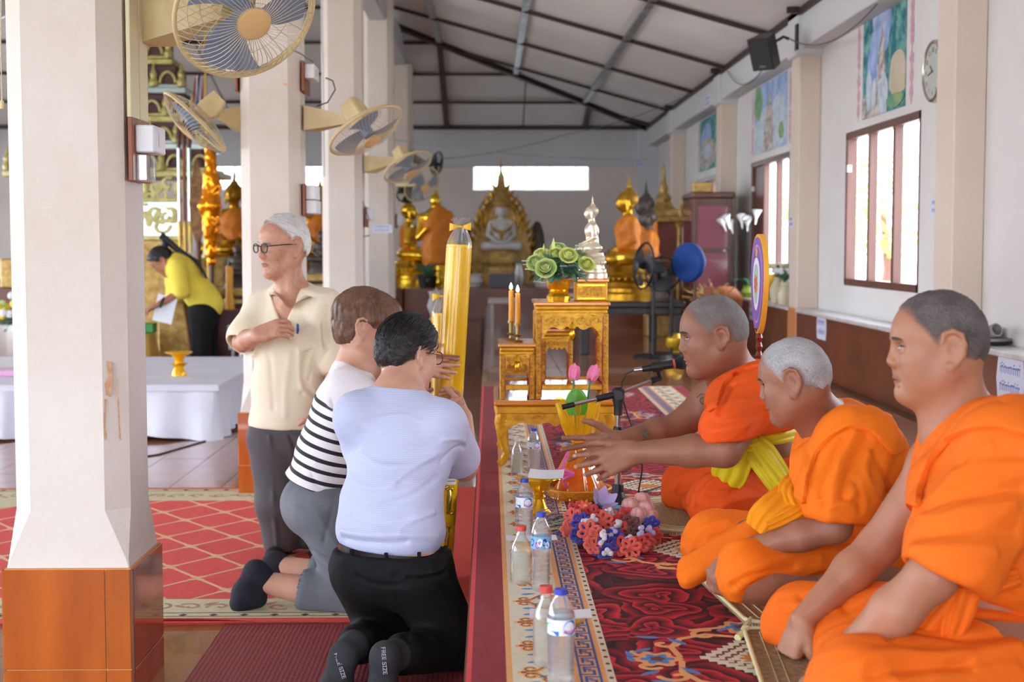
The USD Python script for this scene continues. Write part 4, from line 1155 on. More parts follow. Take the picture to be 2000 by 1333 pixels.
def buddha(name, label, loc, H, rotz, skin, robe=None, base_m=None, h=None, hands='lap', flame=True, base=True, lotus=.24, hairm=None):
 """A seated statue; H from the base to the tip, facing local +x."""
 t = thing(name, label, 'statue', loc, rotz)
 fig = H * (1 - (lotus if base else 0))
 s = fig / 1.24
 z0 = H - fig
 b = Body(); V = lambda x, y, z: np.array([x, y, z]) * s + (0, 0, z0)
 k = .05 * s
 for q in (1, -1):
  b.cap(V(-.05, q * .10, .10), V(.22, q * .34, .085), .115 * s, .085 * s, k)
  b.cap(V(.22, q * .34, .08), V(.30, -q * .05, .075), .08 * s, .05 * s, k)
 b.ell(V(0, 0, .10), np.array([.24, .30, .11]) * s, k=k)
 b.ell(V(-.02, 0, .25), np.array([.14, .17, .17]) * s, k=k); b.ell(V(-.01, 0, .46), np.array([.155, .21, .18]) * s, k=k)
 b.cap(V(-.02, -.17, .57), V(-.02, .17, .57), .075 * s, .075 * s, k)
 b.cap(V(-.02, 0, .6), V(0, 0, .74), .075 * s, .066 * s, .03 * s)
 q = 1
 b.cap(V(-.02, .22, .56), V(-.05, .27, .32), .062 * s, .05 * s, .03 * s); b.cap(V(-.05, .27, .32), V(.17, .10, .20), .05 * s, .036 * s, .03 * s)
 b.cap(V(-.02, -.22, .56), V(-.03, -.28, .32), .062 * s, .05 * s, .03 * s)
 if hands == 'earth':
  b.cap(V(-.03, -.28, .32), V(.18, -.30, .20), .05 * s, .036 * s, .03 * s); b.cap(V(.18, -.30, .20), V(.29, -.31, .09), .034 * s, .02 * s, .02 * s)
 else:
  b.cap(V(-.03, -.28, .32), V(.17, -.10, .20), .05 * s, .036 * s, .03 * s)
 b.ell(V(.20, 0, .19), np.array([.07, .12, .025]) * s, k=.02 * s)
 b.ell(V(.01, 0, .84), np.array([.128, .108, .140]) * s, k=.02 * s); b.ell(V(.06, 0, .775), np.array([.070, .066, .066]) * s, k=.03 * s)
 b.cap(V(.122, 0, .865), V(.144, 0, .81), .012 * s, .019 * s, .016 * s); b.ell(V(.125, 0, .772), np.array([.014, .032, .012]) * s, k=.012 * s)
 for q in (1, -1):
  b.cap(V(0, q * .112, .86), V(.005, q * .116, .72), .024 * s, .017 * s, .01 * s)
  b.ell(V(.112, q * .044, .845), np.array([.016, .028, .010]) * s, k=.01 * s)
 hres = h or max(.0035, H / 120)
 obj('figure', b.mesh(hres, 2), skin, t, smooth=True)
 c = Body(); c.ell(V(-.02, 0, .875), np.array([.134, .120, .118]) * s, k=.02 * s); c.ell(V(-.03, 0, .99), np.array([.055, .055, .048]) * s, k=.02 * s)
 c.cut(V(.085, 0, .90), (1, 0, -.6)); c.cut(V(0, 0, .79), (0.3, 0, -1))
 cm = c.mesh(hres, 1)
 cm = displace(cm, lambda p: .006 * s * (np.sin(p[:, 0] / s * 120) * np.sin(p[:, 1] / s * 120) * np.sin(p[:, 2] / s * 120)))
 obj('curled_hair', cm, hairm or skin, t, smooth=True)
 if flame:
  obj('flame_finial', lathe(np.array([(0, 1.24), (.006, 1.18), (.016, 1.11), (.015, 1.08), (.026, 1.05), (.024, 1.02), (0, 1.0)]) * s + (0, z0), 12, (-.025 * s, 0, 0)), skin, t, smooth=40)
 if robe:
  r = Body()
  r.ell(V(-.02, 0, .27), np.array([.155, .185, .20]) * s, k=k); r.ell(V(-.01, 0, .46), np.array([.170, .222, .185]) * s, k=k); r.cap(V(-.03, 0, .57), V(-.03, .2, .57), .085 * s, .085 * s, k)
  r.cap(V(-.02, .225, .56), V(-.05, .275, .34), .073 * s, .062 * s, .03 * s); r.cap(V(-.05, .275, .34), V(.10, .16, .24), .06 * s, .05 * s, .03 * s)
  r.cut(V(.0, -.13, .55), (0, -1, .75)); r.cut(V(0, 0, .13), (0, 0, -1))
  rm = displace(r.mesh(hres * 1.2, 2), drape((0, .4, 1), 9 / s, .012 * s, 3))
  obj('sash_robe', rm, robe, t, smooth=True)
 if base:
  zz = z0
  pr = []
  n = 4
  lv = [(1.0, 0), (1.0, .18), (.93, .24), (.93, .34), (.84, .38), (.80, .5), (.86, .56), (.92, .66), (.84, .74), (.86, .82), (.78, .9), (.74, 1.0), (0, 1.0)]
  m = lathe([(0, 0)] + [(r * .40 * s, z * zz) for r, z in lv], 40)
  m.vertices = m.vertices * (0.86, 1.12, 1)
  obj('lotus_base', m, base_m or skin, t, smooth=35)
  pet = []
  for i in range(22):
   a = 2 * math.pi * i / 22
   pet.append(ball((.335 * s * math.cos(a) * .86, .335 * s * math.sin(a) * 1.12, zz * .62), .05 * s, 1, (.7, .7, .9)))
  obj('lotus_petals', pet, base_m or skin, t, smooth=True)
 return t

buddha('seated_statue', 'pale pearl seated statue in profile on the gilded stand', (.452, 6.36, ZT2 + .0985), .375, 180, SILVERB, h=.003, lotus=.30, hairm=mat('pearl_hair', (206, 186, 158), .45, .4))

# candles on the small stand
for k, (px, py) in enumerate(((998, 562), (1011, 567))):
 d = 6.30 - .08 * k
 yk = 6.38 - .12 * k; b = V3(P(px, 650, yk)[0], yk, TZ + .2455); c = P(px, 632 + 5 * k, yk); top = P(px - 1, py + 6, yk)
 t = thing('candlestick', f'brass candlestick with a burning orange candle, {"left and farther" if k == 0 else "right and nearer"} of two', 'candle', b, group=None)
 obj('holder', lathe([(0, 0), (.022, 0), (.024, .005), (.008, .009), (.006, .02), (.018, .026), (.02, .03), (.008, .033), (.009, c[2] - b[2]), (.015, c[2] - b[2] + .003), (.013, c[2] - b[2] + .012), (0, c[2] - b[2] + .012)], 20), BRASS, t, smooth=40)
 obj('candle', tube([(0, 0, c[2] - b[2]), (0.001, 0, (c[2] + top[2]) / 2 - b[2]), (0, 0, top[2] - b[2])], [.0115, .011, .0105], 14), CANDLE, t, smooth=60)
 obj('wick', tube([(0, 0, top[2] - b[2]), (.001, 0, top[2] - b[2] + .008)], .001, 5), WICK, t)
 obj('flame', lathe([(0, .0), (.006, .005), (.0075, .011), (.004, .022), (0, .032)], 12, (0, 0, top[2] - b[2] + .004)), FLAME, t, smooth=True)

# flower bowl
LEAFD = mat('dark_green_leaf', (56, 108, 82), .5, c2=(86, 136, 100), scale=20)
LEAFT = mat('teal_leaf', (120, 170, 140), .5, c2=(90, 140, 120), scale=20)
PETY = mat('lime_petal', (212, 224, 110), .6, c2=(228, 232, 150), scale=16)
PETG = mat('pale_green_petal', (190, 214, 128), .6, c2=(208, 224, 150), scale=16)
PETW = mat('white_petal', (236, 236, 236), .6)
PETYY = mat('yellow_petal', (244, 214, 40), .6)

def rose_head(c, r, n, seed=0, rings=5):
 """A full-blown rose: overlapping cupped petals around the direction n."""
 B = basis(n, (0, 0, 1) if abs(n[2]) < .9 * np.linalg.norm(n) else (1, 0, 0)); ms = []; g = np.random.default_rng(seed)
 for k in range(rings):
  q = (k + 1) / rings
  m = 3 + k
  for i in range(m):
   a0 = 2 * math.pi * (i + .5 * (k % 2)) / m + g.uniform(-.15, .15)
   def f(u, v, q=q, a0=a0, m=m):
    a = a0 + (u - .5) * 2.3 * 2 * math.pi / m * .62
    rr = r * (.16 + .84 * q) * (.62 + .38 * v ** .7 - .55 * (1 - q) * v ** 2) * (1 - .10 * (2 * u - 1) ** 2)
    zz = r * ((v - .2) * (1.0 - .55 * q) + .30 * (1 - q) - .35 * q * (v ** 3) * .6 - .10 * (2 * u - 1) ** 2 * v)
    return np.stack([rr * np.cos(a), rr * np.sin(a), zz], -1)
   ms.append(grid_mesh(f, 6, 5))
 ms.append(ball((0, 0, .25 * r), r * .30, 1, (1, 1, 1.7)))
 return place(cat_(ms), B, c)

def leaf3d(base, tip, w, droop=.15, n=6):
 a, b = np.asarray(base, float), np.asarray(tip, float); d = b - a; L = np.linalg.norm(d)
 s = np.cross(d, (0, 0, 1.0)); s = s / (np.linalg.norm(s) + 1e-9); up = np.cross(s, d) / L

 def f(u, v):
  p = a + d * u[..., None]
  ww = w * np.sin(np.pi * u ** .8) * (v - .5)
  return p + s * ww[..., None] + up * ((np.abs(v - .5) * 2) ** 2 * w * .22 * np.sin(np.pi * u) - droop * L * u ** 2 + .12 * L * np.sin(np.pi * u))[..., None]
 return grid_mesh(f, n, 5)

FB = P(1091, 590, 6.27)
fb = thing('flower_bowl', 'gold pedestal bowl of lime-green roses and foliage', 'flower bowl', (FB[0], FB[1], ZT2))
obj('bowl', lathe([(0, 0), (.05, 0), (.052, .02), (.04, .034), (.044, .042), (.038, .046), (.05, .06), (.055, .085), (.06, .095), (.054, .095), (.048, .07), (0, .06)], 32, lobes=12, lob=.03), GOLDB, fb, smooth=40)
g = np.random.default_rng(5)
rel = lambda px, py, dy=0: P(px, py, FB[1] + dy) - np.array([FB[0], FB[1], ZT2])
for k, (px, py, dy, r, m) in enumerate(((1047, 514, -.05, .045, PETG), (1058, 500, -.02, .04, PETY), (1066, 525, -.10, .05, PETG), (1085, 500, -.03, .045, PETY), (1110, 500, -.07, .043, PETY), (1145, 517, -.03, .04, PETY), (1090, 488, .03, .04, PETG), (1125, 505, .04, .04, PETG))):
 c = rel(px, py, dy)
 obj('rose', rose_head(c, r, (c[0] * 2.5, -.8 + dy, .5 + (c[2] - .15) * 2), k), m, fb, smooth=True)
for k in range(46):
 a = g.uniform(0, 2 * math.pi); e = g.uniform(-.5, .9); L = g.uniform(.06, .12)
 b0 = np.array([.02 * math.cos(a), .02 * math.sin(a), .11 + g.uniform(-.01, .06)])
 tip = b0 + L * np.array([math.cos(a) * math.cos(e), math.sin(a) * math.cos(e), math.sin(e) + .1])
 obj('leaf', leaf3d(b0 + (tip - b0) * .15, tip, g.uniform(.028, .044)), LEAFD if k % 3 else LEAFT, fb, smooth=True)
for k in range(26):
 a = g.uniform(-2.9, -.2); L = g.uniform(.06, .11); b0 = V3(.05 * math.cos(a), .05 * math.sin(a), .115)
 obj('leaf', leaf3d(b0, b0 + V3(math.cos(a) * L, math.sin(a) * L * .7, g.uniform(-.035, .03)), g.uniform(.03, .046)), LEAFD if k % 3 else LEAFT, fb, smooth=True)
for k, (px, py) in enumerate(((1026, 510), (1032, 526), (1028, 517), (1060, 552), (1050, 550), (1130, 480), (1150, 487), (1160, 500), (1120, 488), (1100, 520), (1135, 535), (1150, 545))):
 c = rel(px, py, g.uniform(-.09, .03))
 bl = cat_([mv(rotm(ball((.010, 0, 0), .009, 1, (1, .6, .3)), a), *c) for a in (0, 72, 144, 216, 288)])
 obj('blossom', bl, PETW, fb)
 obj('stem', tube([c, c * .6 + (0, 0, .05)], .0012, 4), LEAFT, fb)
for px, py in ((1081, 470), (1062, 482)):
 c = rel(px, py, -.02); obj('bud_spike', lathe([(0, 0), (.009, .012), (.006, .04), (0, .065)], 8, c - (0, 0, .05)), PETY, fb)

# ================================================================ offerings down the carpet edge
PAPERB = mat('envelope_paper', (236, 236, 242), .7)
PZc = cz

def ray_z(px, py, z):
 return PZ(px, py, z)

def pedestal_tray(label, c, R, H, lobes=12):
 t = thing('pedestal_tray', label, 'tray', c)
 obj('foot', lathe([(0, 0), (R * .52, 0), (R * .54, H * .08), (R * .40, H * .16), (R * .30, H * .30), (R * .22, H * .42), (R * .30, H * .48), (R * .20, H * .54), (R * .26, H * .66), (R * .2, H * .7), (0, H * .7)], 32), GOLDB, t, smooth=40)
 obj('dish', lathe([(0, H * .68), (R * .35, H * .68), (R * .62, H * .76), (R * .80, H * .92), (R * 1.0, H), (R * 1.01, H * .985), (R * .83, H * .89), (R * .62, H * .72), (R * .3, H * .62), (0, H * .62)], 48, lobes=lobes, lob=.035), GOLDB, t, smooth=40)
 return t

def paper(label, c, w, d, rotz, bend=.006, tilt=0.0, name='envelope'):
 t = grid_mesh(lambda u, v: np.stack([(u - .5) * w, (v - .5) * d, bend * (2 * u - 1) ** 2 + .0004 + tilt * (v - .5)], -1), 9, 5)
 b = t.copy(); b.vertices = b.vertices + (0, 0, .0012); t.invert()
 m = rotm(cat_([t, b]), rotz); m.apply_translation(c)
 return obj(name, m, PAPERB, label=label, cat='envelope', smooth=True)

tr = ray_z(1052, 1000, PZc)
pedestal_tray('tall gold pedestal tray farthest along the row, with white papers', (.175, 5.06, PZc), .083, .135)
paper('white sheet lying left on the farthest gold tray', (.165, 5.055, PZc + .142), .115, .085, 20, .004)
paper('white sheet lying right on the farthest gold tray', (.20, 5.02, PZc + .150), .125, .07, -8, .004, .02)
pedestal_tray('low gold tray behind the bottle with the picture label', (.125, 4.18, PZc), .062, .085)
paper('white envelope on the tray behind the middle bottle', (.122, 4.17, PZc + .096), .15, .075, 2, .003)
pedestal_tray('low gold tray behind the nearest water bottle', (.165, 3.32, PZc), .062, .085)
paper('white envelope on the tray behind the nearest bottle', (.165, 3.30, PZc + .096), .145, .08, -2, .003)

PET = mat_nodes('clear_bottle_plastic', {'tp': ('transparent_bsdf', dict(color=(.955, .965, .975))), 'gl': ('glossy_bsdf', dict(color=(1, 1, 1), roughness=.06)), 'df': ('diffuse_bsdf', dict(color=(.86, .88, .9))), 'fr': ('layer_weight', dict(blend=.32)), 'm1': ('mix_closure', {}), 'm2': ('mix_closure', dict(fac=.13))},
    [('fr.facing', 'm1.fac'), ('tp.BSDF', 'm1.closure1'), ('gl.BSDF', 'm1.closure2'), ('m1.closure', 'm2.closure1'), ('df.BSDF', 'm2.closure2')], 'm2.closure')
WATER = mat_nodes('water', {'tp': ('transparent_bsdf', dict(color=(.93, .95, .96))), 'rf': ('refraction_bsdf', dict(color=(1, 1, 1), IOR=1.33, roughness=.0)), 'gl': ('glossy_bsdf', dict(roughness=.02)), 'fr': ('fresnel', dict(IOR=1.33)), 'm1': ('mix_closure', dict(fac=.5)), 'm2': ('mix_closure', {})},
                  [('tp.BSDF', 'm1.closure1'), ('rf.BSDF', 'm1.closure2'), ('fr.fac', 'm2.fac'), ('m1.closure', 'm2.closure1'), ('gl.BSDF', 'm2.closure2')], 'm2.closure')
CAPB = mat('blue_cap', (50, 70, 190), .35)
CAPR = mat('red_cap', (214, 76, 66), .4)
LBW = mat('label_white', (232, 236, 244), .35)
LBB = mat('label_blue', (36, 110, 196), .35)
LBC = mat('label_cyan', (60, 180, 206), .35)
LBD = mat('label_deep_blue', (30, 60, 150), .35)
LBM = mat('label_magenta', (206, 50, 150), .35)
LBL = mat('label_light_blue', (120, 180, 222), .35)

def wrap(m, r):
 """Bends a flat piece (x along the girth, y up, z outwards) round a bottle; x = 0 faces -y."""
 v = m.vertices; a = v[:, 0] / r - math.pi / 2; rr = r + v[:, 2]
 m = m.copy(); m.vertices = np.stack([rr * np.cos(a), rr * np.sin(a), v[:, 1]], 1)
 return m

def strip(x0, x1, y0, y1, d, n=24):
 return grid_mesh(lambda u, v: np.stack([x0 + (x1 - x0) * u, y0 + (y1 - y0) * v, 0 * u + d], -1), n, 2)

def bottle(label, c, H, R, capm=CAPB, kind='oval', turn=0.0):
 t = thing('water_bottle', label, 'bottle', c, turn)
 ribs = []
 for i in range(6):
  z = H * (.10 + .065 * i)
  ribs += [(R * .985, z), (R * .94, z + H * .02), (R * .985, z + H * .04)]
 body = [(0, .006), (R * .5, .004), (R * .82, 0), (R * .97, H * .03)] + ribs + [(R, H * .53), (R, H * .72), (R * .95, H * .76), (R * .80, H * .83), (R * .5, H * .905), (R * .40, H * .925), (R * .40, H * .95)]
 if kind == 'picture':
  body = [(r * (.90 if z < H * .5 else 1), z) for r, z in body]
 obj('bottle_body', lathe(body, 36), PET, t, smooth=50)
 obj('water', lathe([(0, .008)] + [(max(r - .0016, 0), z + .001) for r, z in body[2:-4]] + [(R * .90, H * .765), (0, H * .765)], 36), WATER, t, smooth=50)
 obj('cap', lathe([(0, H * .94), (R * .46, H * .94), (R * .47, H * .945), (R * .46, H * .995), (R * .42, H), (0, H)], 28, lobes=24, lob=.02), capm, t, smooth=30)
 r = R + .0004
 C = 2 * math.pi * r
 lab = obj('label', wrap(strip(-C / 2, C / 2, H * .545, H * .705, 0, 48), r), LBW if kind == 'oval' else LBL, t, smooth=True)
 y0, y1 = H * .545, H * .705; hh = y1 - y0
 W = lambda poly, d, m, nm='print': obj(nm, wrap(trimesh.util.concatenate([trimesh.Trimesh(*_tri(p, d), process=False) for p in getattr(poly, 'geoms', [poly])]), r), m, lab)
 if kind == 'oval':
  W(sg.box(-C * .42, y0, -C * .26, y1), .0003, LBD); W(sg.Polygon([(-C * .2, y0), (-C * .2, y0 + hh * .7), (-C * .1, y0 + hh * .8), (0, y0 + hh * .5), (0, y0)]).segmentize(.004), .0003, LBC)
  W(sg.box(-C * .2, y0, 0, y0 + hh * .28).segmentize(.004), .0005, LBB)
  W(sa.scale(sg.Point(C * .14, (y0 + y1) / 2).buffer(hh * .5, quad_segs=8), 1.0, 1).segmentize(.003), .0004, LBC)
  W(sa.scale(sg.Point(C * .14, (y0 + y1) / 2).buffer(hh * .44, quad_segs=8), 1.0, 1).segmentize(.003), .0006, LBB)
  tx = thai_text('เนสท์เล่', hh * .30, .0002); tx.apply_translation((C * .14 - tx.bounds[:, 0].mean(), y0 + hh * .44, .0008))
  obj('lettering', wrap(tx, r), LBW, lab)
  tx = thai_text('เพียวไลฟ์', hh * .2, .0002); tx.apply_translation((C * .14 - tx.bounds[:, 0].mean(), y0 + hh * .14, .0008))
  obj('lettering', wrap(tx, r), LBM, lab)
 else:
  for i, (x, m) in enumerate(((-.16, LBD), (-.06, LBM), (.05, LBD), (.13, LBB), (-.02, LBW), (.09, LBW))):
   W(blob(C * x, y0 + hh * (.34 if i % 2 else .55), C * .04, hh * .3, 14, i).segmentize(.004), .0003 + .0001 * i, m)
  W(sg.box(-C * .2, y0, C * .2, y0 + hh * .12).segmentize(.004), .0003, LBB)
 return t

def _tri(poly, d):
 v, f = trimesh.creation.triangulate_polygon(poly, engine='earcut')
 return np.column_stack([v, np.full(len(v), d)]), f

BT = [('water bottle under the gold table, farthest of the row', (.185, 6.0), .19, .0275, 'oval', -20), ('water bottle with blue cap before the tall pedestal tray', (.112, 4.62), .203, .029, 'oval', -25), ('water bottle with the picture label, middle of the row', (.142, 3.93), .222, .029, 'picture', 0), ('nearest water bottle, cut by the bottom of the photo', (.155, 3.07), .215, .0305, 'oval', -12)]
for lb, (x, y), H, R, kd, tn in BT:
 bottle(lb, (x, y, PZc), H, R, CAPB, kd, tn)
GLS = mat_nodes('clear_glass', {'tp': ('transparent_bsdf', dict(color=(.9, .92, .9))), 'gl': ('glossy_bsdf', dict(roughness=.03)), 'fr': ('layer_weight', dict(blend=.3)), 'm1': ('mix_closure', {}), 'df': ('diffuse_bsdf', dict(color=(.8, .82, .76))), 'm2': ('mix_closure', dict(fac=.14))}, [('fr.facing', 'm1.fac'), ('tp.BSDF', 'm1.closure1'), ('gl.BSDF', 'm1.closure2'), ('m1.closure', 'm2.closure1'), ('df.BSDF', 'm2.closure2')], 'm2.closure')
JUICE = mat('pale_drink', (226, 222, 204), .2, alpha=.30)
for lb, x, y, H, R, cp in (('small glass jar with a red lid band, under the gold table', .115, 5.98, .15, .026, None), ('glass drink bottle with a red cap, behind the picture-label bottle', .088, 4.02, .165, .030, CAPR), ('glass drink bottle with a red cap, behind the nearest water bottle', .128, 3.22, .185, .030, CAPR)):
 t = thing('glass_bottle', lb, 'bottle', (x, y, PZc))
 pr = [(0, .003), (R * .9, 0), (R, .01), (R, H * .55), (R * .85, H * .68), (R * .45, H * .82), (R * .42, H * .94)]
 obj('glass_body', lathe(pr, 30), GLS, t, smooth=50)
 obj('drink', lathe([(0, .005)] + [(r - .002, z + .002) for r, z in pr[1:4]] + [(0, H * .55)], 30), JUICE, t, smooth=50)
 obj('cap', lathe([(0, H * .92), (R * .5, H * .92), (R * .5, H), (0, H)], 24), cp or CAPR if cp else mat('white_cap', (226, 222, 214), .4), t, smooth=30)

# tinsel bundle
tb = thing('tinsel_bundle', 'bundle of silver and purple tinsel strands by the flower posies', 'tinsel', PZ(1092, 1040, PZc))
for k, (m, n) in enumerate(((mat('silver_tinsel', (190, 188, 186), .3, .7), 46), (mat('purple_tinsel', (96, 76, 150), .35, .4), 26), (mat('yellow_tinsel', (214, 206, 90), .4), 18), (mat('dark_tinsel', (80, 76, 74), .4, .4), 26))):
 ms = []
 for i in range(n):
  y = g.uniform(-.08, .14); z = abs(g.normal(0, .018)) + .003; L = g.uniform(.05, .1)
  x0 = g.uniform(-.07, 0.0)
  ms.append(tube([(x0, y + g.normal(0, .01), z), (x0 + L / 2, y + g.normal(0, .012), z + .012), (x0 + L, y + g.normal(0, .015), z + g.uniform(-.0, .02))], .0011, 4))
 obj('strands', ms, m, tb, kind='stuff')

# cellophane-wrapped lotus offering in a round basket
OB = (.335, 5.40, PZc)
ba = thing('woven_tray', 'round amber woven plastic tray under the lotus offering', 'tray', OB)
AMB = mat('amber_plastic', (226, 150, 20), .35, coat=.3)
obj('base', lathe([(0, .004), (.10, .004), (.10, 0), (0, 0)], 40), AMB, ba)
ringz = [tube([( (.103 + .006 * i) * math.cos(a), (.103 + .006 * i) * math.sin(a), .006 + .0085 * i) for a in np.linspace(0, 2 * math.pi, 60)[:-1]], .0028 if i < 4 else .005, 6, closed=True) for i in range(5)]
obj('rim', ringz, AMB, ba, smooth=True)
obj('stakes', [tube([(.102 * math.cos(a), .102 * math.sin(a), .002), (.127 * math.cos(a), .127 * math.sin(a), .042)], .0024, 5) for a in np.linspace(0, 2 * math.pi, 61)[:-1]], AMB, ba)
CELLO = mat_nodes('orange_cellophane', {'tp': ('transparent_bsdf', dict(color=(1.0, .62, .08))), 'gl': ('glossy_bsdf', dict(roughness=.08, color=(1, .96, .85))), 'tl': ('translucent_bsdf', dict(color=(1.0, .50, .03))), 'df': ('diffuse_bsdf', dict(color=(1.0, .50, .04))), 'fr': ('layer_weight', dict(blend=.22)), 'a': ('mix_closure', dict(fac=.5)), 'b': ('mix_closure', dict(fac=.42)), 'c': ('mix_closure', {})},
                  [('tl.BSDF', 'a.closure1'), ('df.BSDF', 'a.closure2'), ('tp.BSDF', 'b.closure1'), ('a.closure', 'b.closure2'), ('fr.facing', 'c.fac'), ('b.closure', 'c.closure1'), ('gl.BSDF', 'c.closure2')], 'c.closure')
YELLO = mat_nodes('yellow_cellophane', {'tp': ('transparent_bsdf', dict(color=(1.0, .80, .10))), 'gl': ('glossy_bsdf', dict(roughness=.08, color=(1, .96, .85))), 'tl': ('translucent_bsdf', dict(color=(1.0, .68, .02))), 'df': ('diffuse_bsdf', dict(color=(1.0, .68, .03))), 'fr': ('layer_weight', dict(blend=.22)), 'a': ('mix_closure', dict(fac=.5)), 'b': ('mix_closure', dict(fac=.5)), 'c': ('mix_closure', {})},
                  [('tl.BSDF', 'a.closure1'), ('df.BSDF', 'a.closure2'), ('tp.BSDF', 'b.closure1'), ('a.closure', 'b.closure2'), ('fr.facing', 'c.fac'), ('b.closure', 'c.closure1'), ('gl.BSDF', 'c.closure2')], 'c.closure')
of = thing('lotus_offering', 'orange cellophane bundle with two pink lotus buds and a green leaf', 'offering', (OB[0], OB[1], PZc + .006))

def wrapf(z0, z1, r0, r1, seed, amp, pw=1.0, fl=13):
 def f(u, v):
  a = 2 * np.pi * u
  r = r0 + (r1 - r0) * v ** pw
  q = 1 + amp * np.sin(fl * a + seed + 2 * v) + amp * .7 * np.sin(7 * a + 2.3 * seed - 3 * v)
  z = z0 + (z1 - z0) * v + .012 * np.sin(5 * a + seed) * v
  return np.stack([r * q * np.cos(a), r * q * np.sin(a), z], -1)
 return grid_mesh(f, 90, 16, True)

obj('lower_wrap', wrapf(.0, .205, .108, .018, .4, .05, 1.25), CELLO, of, smooth=True)
up = wrapf(.205, .365, .016, .085, 1.4, .16, .7, 9); up.vertices = up.vertices * (1, .75, 1)
obj('upper_wrap', up, YELLO, of, smooth=True)
obj('orange_robe_bundle', displace(ball((0, 0, .05), .078, 4, (1, 1, .75)), lambda p: .008 * np.sin(p[:, 0] * 90 + 3 * np.sin(p[:, 2] * 60))), mat('bundle_orange', (240, 110, 40), .8), of, smooth=True)
PINKR = mat('pink_ribbon', (244, 110, 190), .3, coat=.3)
obj('ribbon', [tube([(-.09 + .02 * i, -.085, .11 - .03 * i), (-.06, -.1, .12 - .02 * i), (-.02, -.1, .10)], .007, 6) for i in range(3)] + [tube([(-.03, -.05, .2), (-.05, -.08, .16), (-.07, -.09, .10)], .006, 6)], PINKR, of, smooth=True)
LOT = mat_nodes('lotus_pink', {'t': ('texture_coordinate', {}), 's': ('separate_xyz', {}), 'r': ('rgb_ramp', {'ramp': [(0.0, lin((246, 214, 220))), (.35, lin((246, 140, 180))), (1.0, lin((230, 50, 116)))]}), 'p': ('principled_bsdf', dict(roughness=.5))}, [('t.generated', 's.vector'), ('s.z', 'r.fac'), ('r.color', 'p.base_color')], 'p.BSDF')
rl = lambda px, py, dy: P(px, py, OB[1] + dy) - np.array([OB[0], OB[1], PZc + .006])
for px, py, tl in ((1120, 742, 4), (1153, 742, 22)):
 c = rl(px, py, -.01)
 bud = cat_([lathe([(0, 0), (.014, .004), (.0195, .022), (.017, .04), (.006, .058), (0, .066)], 16)] + [rotm(mv(ball((0, 0, 0), .02, 2, (.55, .28, 1.45)), .0135, 0, .026), 72 * i) for i in range(5)])
 obj('lotus_bud', mv(rotm(bud, tl, (0, 1, 0)), *c), LOT, of, smooth=60)
 obj('lotus_stem', tube([c, c * (.5, .5, .6)], .004, 6), LEAFD, of)
c = rl(1126, 785, -.045)
obj('lotus_leaf', mv(grid_mesh(lambda u, v: np.stack([(u - .5) * .085 * np.sqrt(np.clip(1 - ((v - .42) / .6) ** 2, .05, 1)), -.02 * np.cos((u - .5) * 2.6), (v - .5) * .10], -1), 14, 12), *c), mat('fresh_green_leaf', (72, 142, 28), .4, c2=(96, 166, 40), scale=14), of, smooth=True)

# microphone on its boom stand
ms = thing('microphone_stand', 'black boom microphone stand reaching to the speaking monk', 'stand', (.475, 5.24, PZc))
rm = lambda px, py, y=5.24: P(px, py, y) - np.array([.475, 5.24, PZc])
obj('base', lathe([(0, 0), (.085, 0), (.088, .008), (.07, .02), (.03, .03), (.022, .05), (0, .05)], 32), BLACKP, ms, smooth=40)
CHR = mat('chrome_tube', (196, 196, 200), .18, .95)
zc = rm(1205, 772)[2]
obj('lower_tube', tube([(0, 0, .03), (0, 0, .2)], .0125, 14), CHR, ms, smooth=60); obj('upper_tube', tube([(0, 0, .2), (0, 0, zc)], .0095, 14), CHR, ms, smooth=60)
obj('height_clutch', lathe([(0, .235), (.017, .235), (.019, .25), (.019, .285), (.016, .295), (0, .295)], 18), BLACKP, ms, smooth=40)
obj('base_collar', lathe([(0, .035), (.022, .035), (.022, .075), (.018, .08), (0, .08)], 18), BLACKP, ms, smooth=40)
obj('boom_clutch', [cat_([lathe([(0, zc - .075), (.016, zc - .075), (.016, zc - .04), (.022, zc - .02), (.024, zc + .02), (.012, zc + .03), (0, zc + .03)], 18)]), tube([(0, -.03, zc), (0, .03, zc)], .016, 14)], BLACKP, ms, smooth=40)
A, Bq, Cq = rm(1098, 796, 5.2), rm(1205, 770), rm(1290, 738, 5.27)
obj('boom', tube([A, Bq, Cq], .0075, 12), CHR, ms, smooth=60)
for a, b, r_ in ((A, A + (Bq - A) * .22, .010), (A + (Bq - A) * .62, A + (Bq - A) * .98, .0125), (Cq - (Cq - Bq) * .22, Cq, .012)): obj('boom_sleeve', tube([a, b], r_, 12), BLACKP, ms, smooth=60)
mic = thing('microphone', 'black vocal microphone at the mouth of the monk', 'microphone', P(1290, 716, 5.22))
o = P(1290, 716, 5.22); rmm = lambda px, py, y=5.22: P(px, py, y) - o
a, b = rmm(1238, 724), rmm(1318, 711)
obj('handle', tube([a + (b - a) * .2, a + (b - a) * .5, b], [.0115, .0135, .017], 18), BLACKP, mic, smooth=60)
obj('connector', tube([a, a + (b - a) * .22], .0095, 14), CHR, mic, smooth=60)
obj('red_ring', tube([b - (b - a) * .05, b + (b - a) * .01], .0182, 18), CAPR, mic)
d = (b - a) / np.linalg.norm(b - a)
obj('grille', trimesh.util.concatenate([ball(b + d * .026, .0255, 3, (1, 1, 1)), tube([b, b + d * .02], [.018, .025], 18)]), mat('mic_grille', (52, 52, 56), .5, .5, bump=.9, bscale=900), mic, smooth=60)
obj('clip', [tube([a + (b - a) * .45, a + (b - a) * .68], .019, 14), tube([a + (b - a) * .56, Cq + np.array([.475, 5.24, PZc]) - o], .009, 10)], BLACKP, mic, smooth=50)
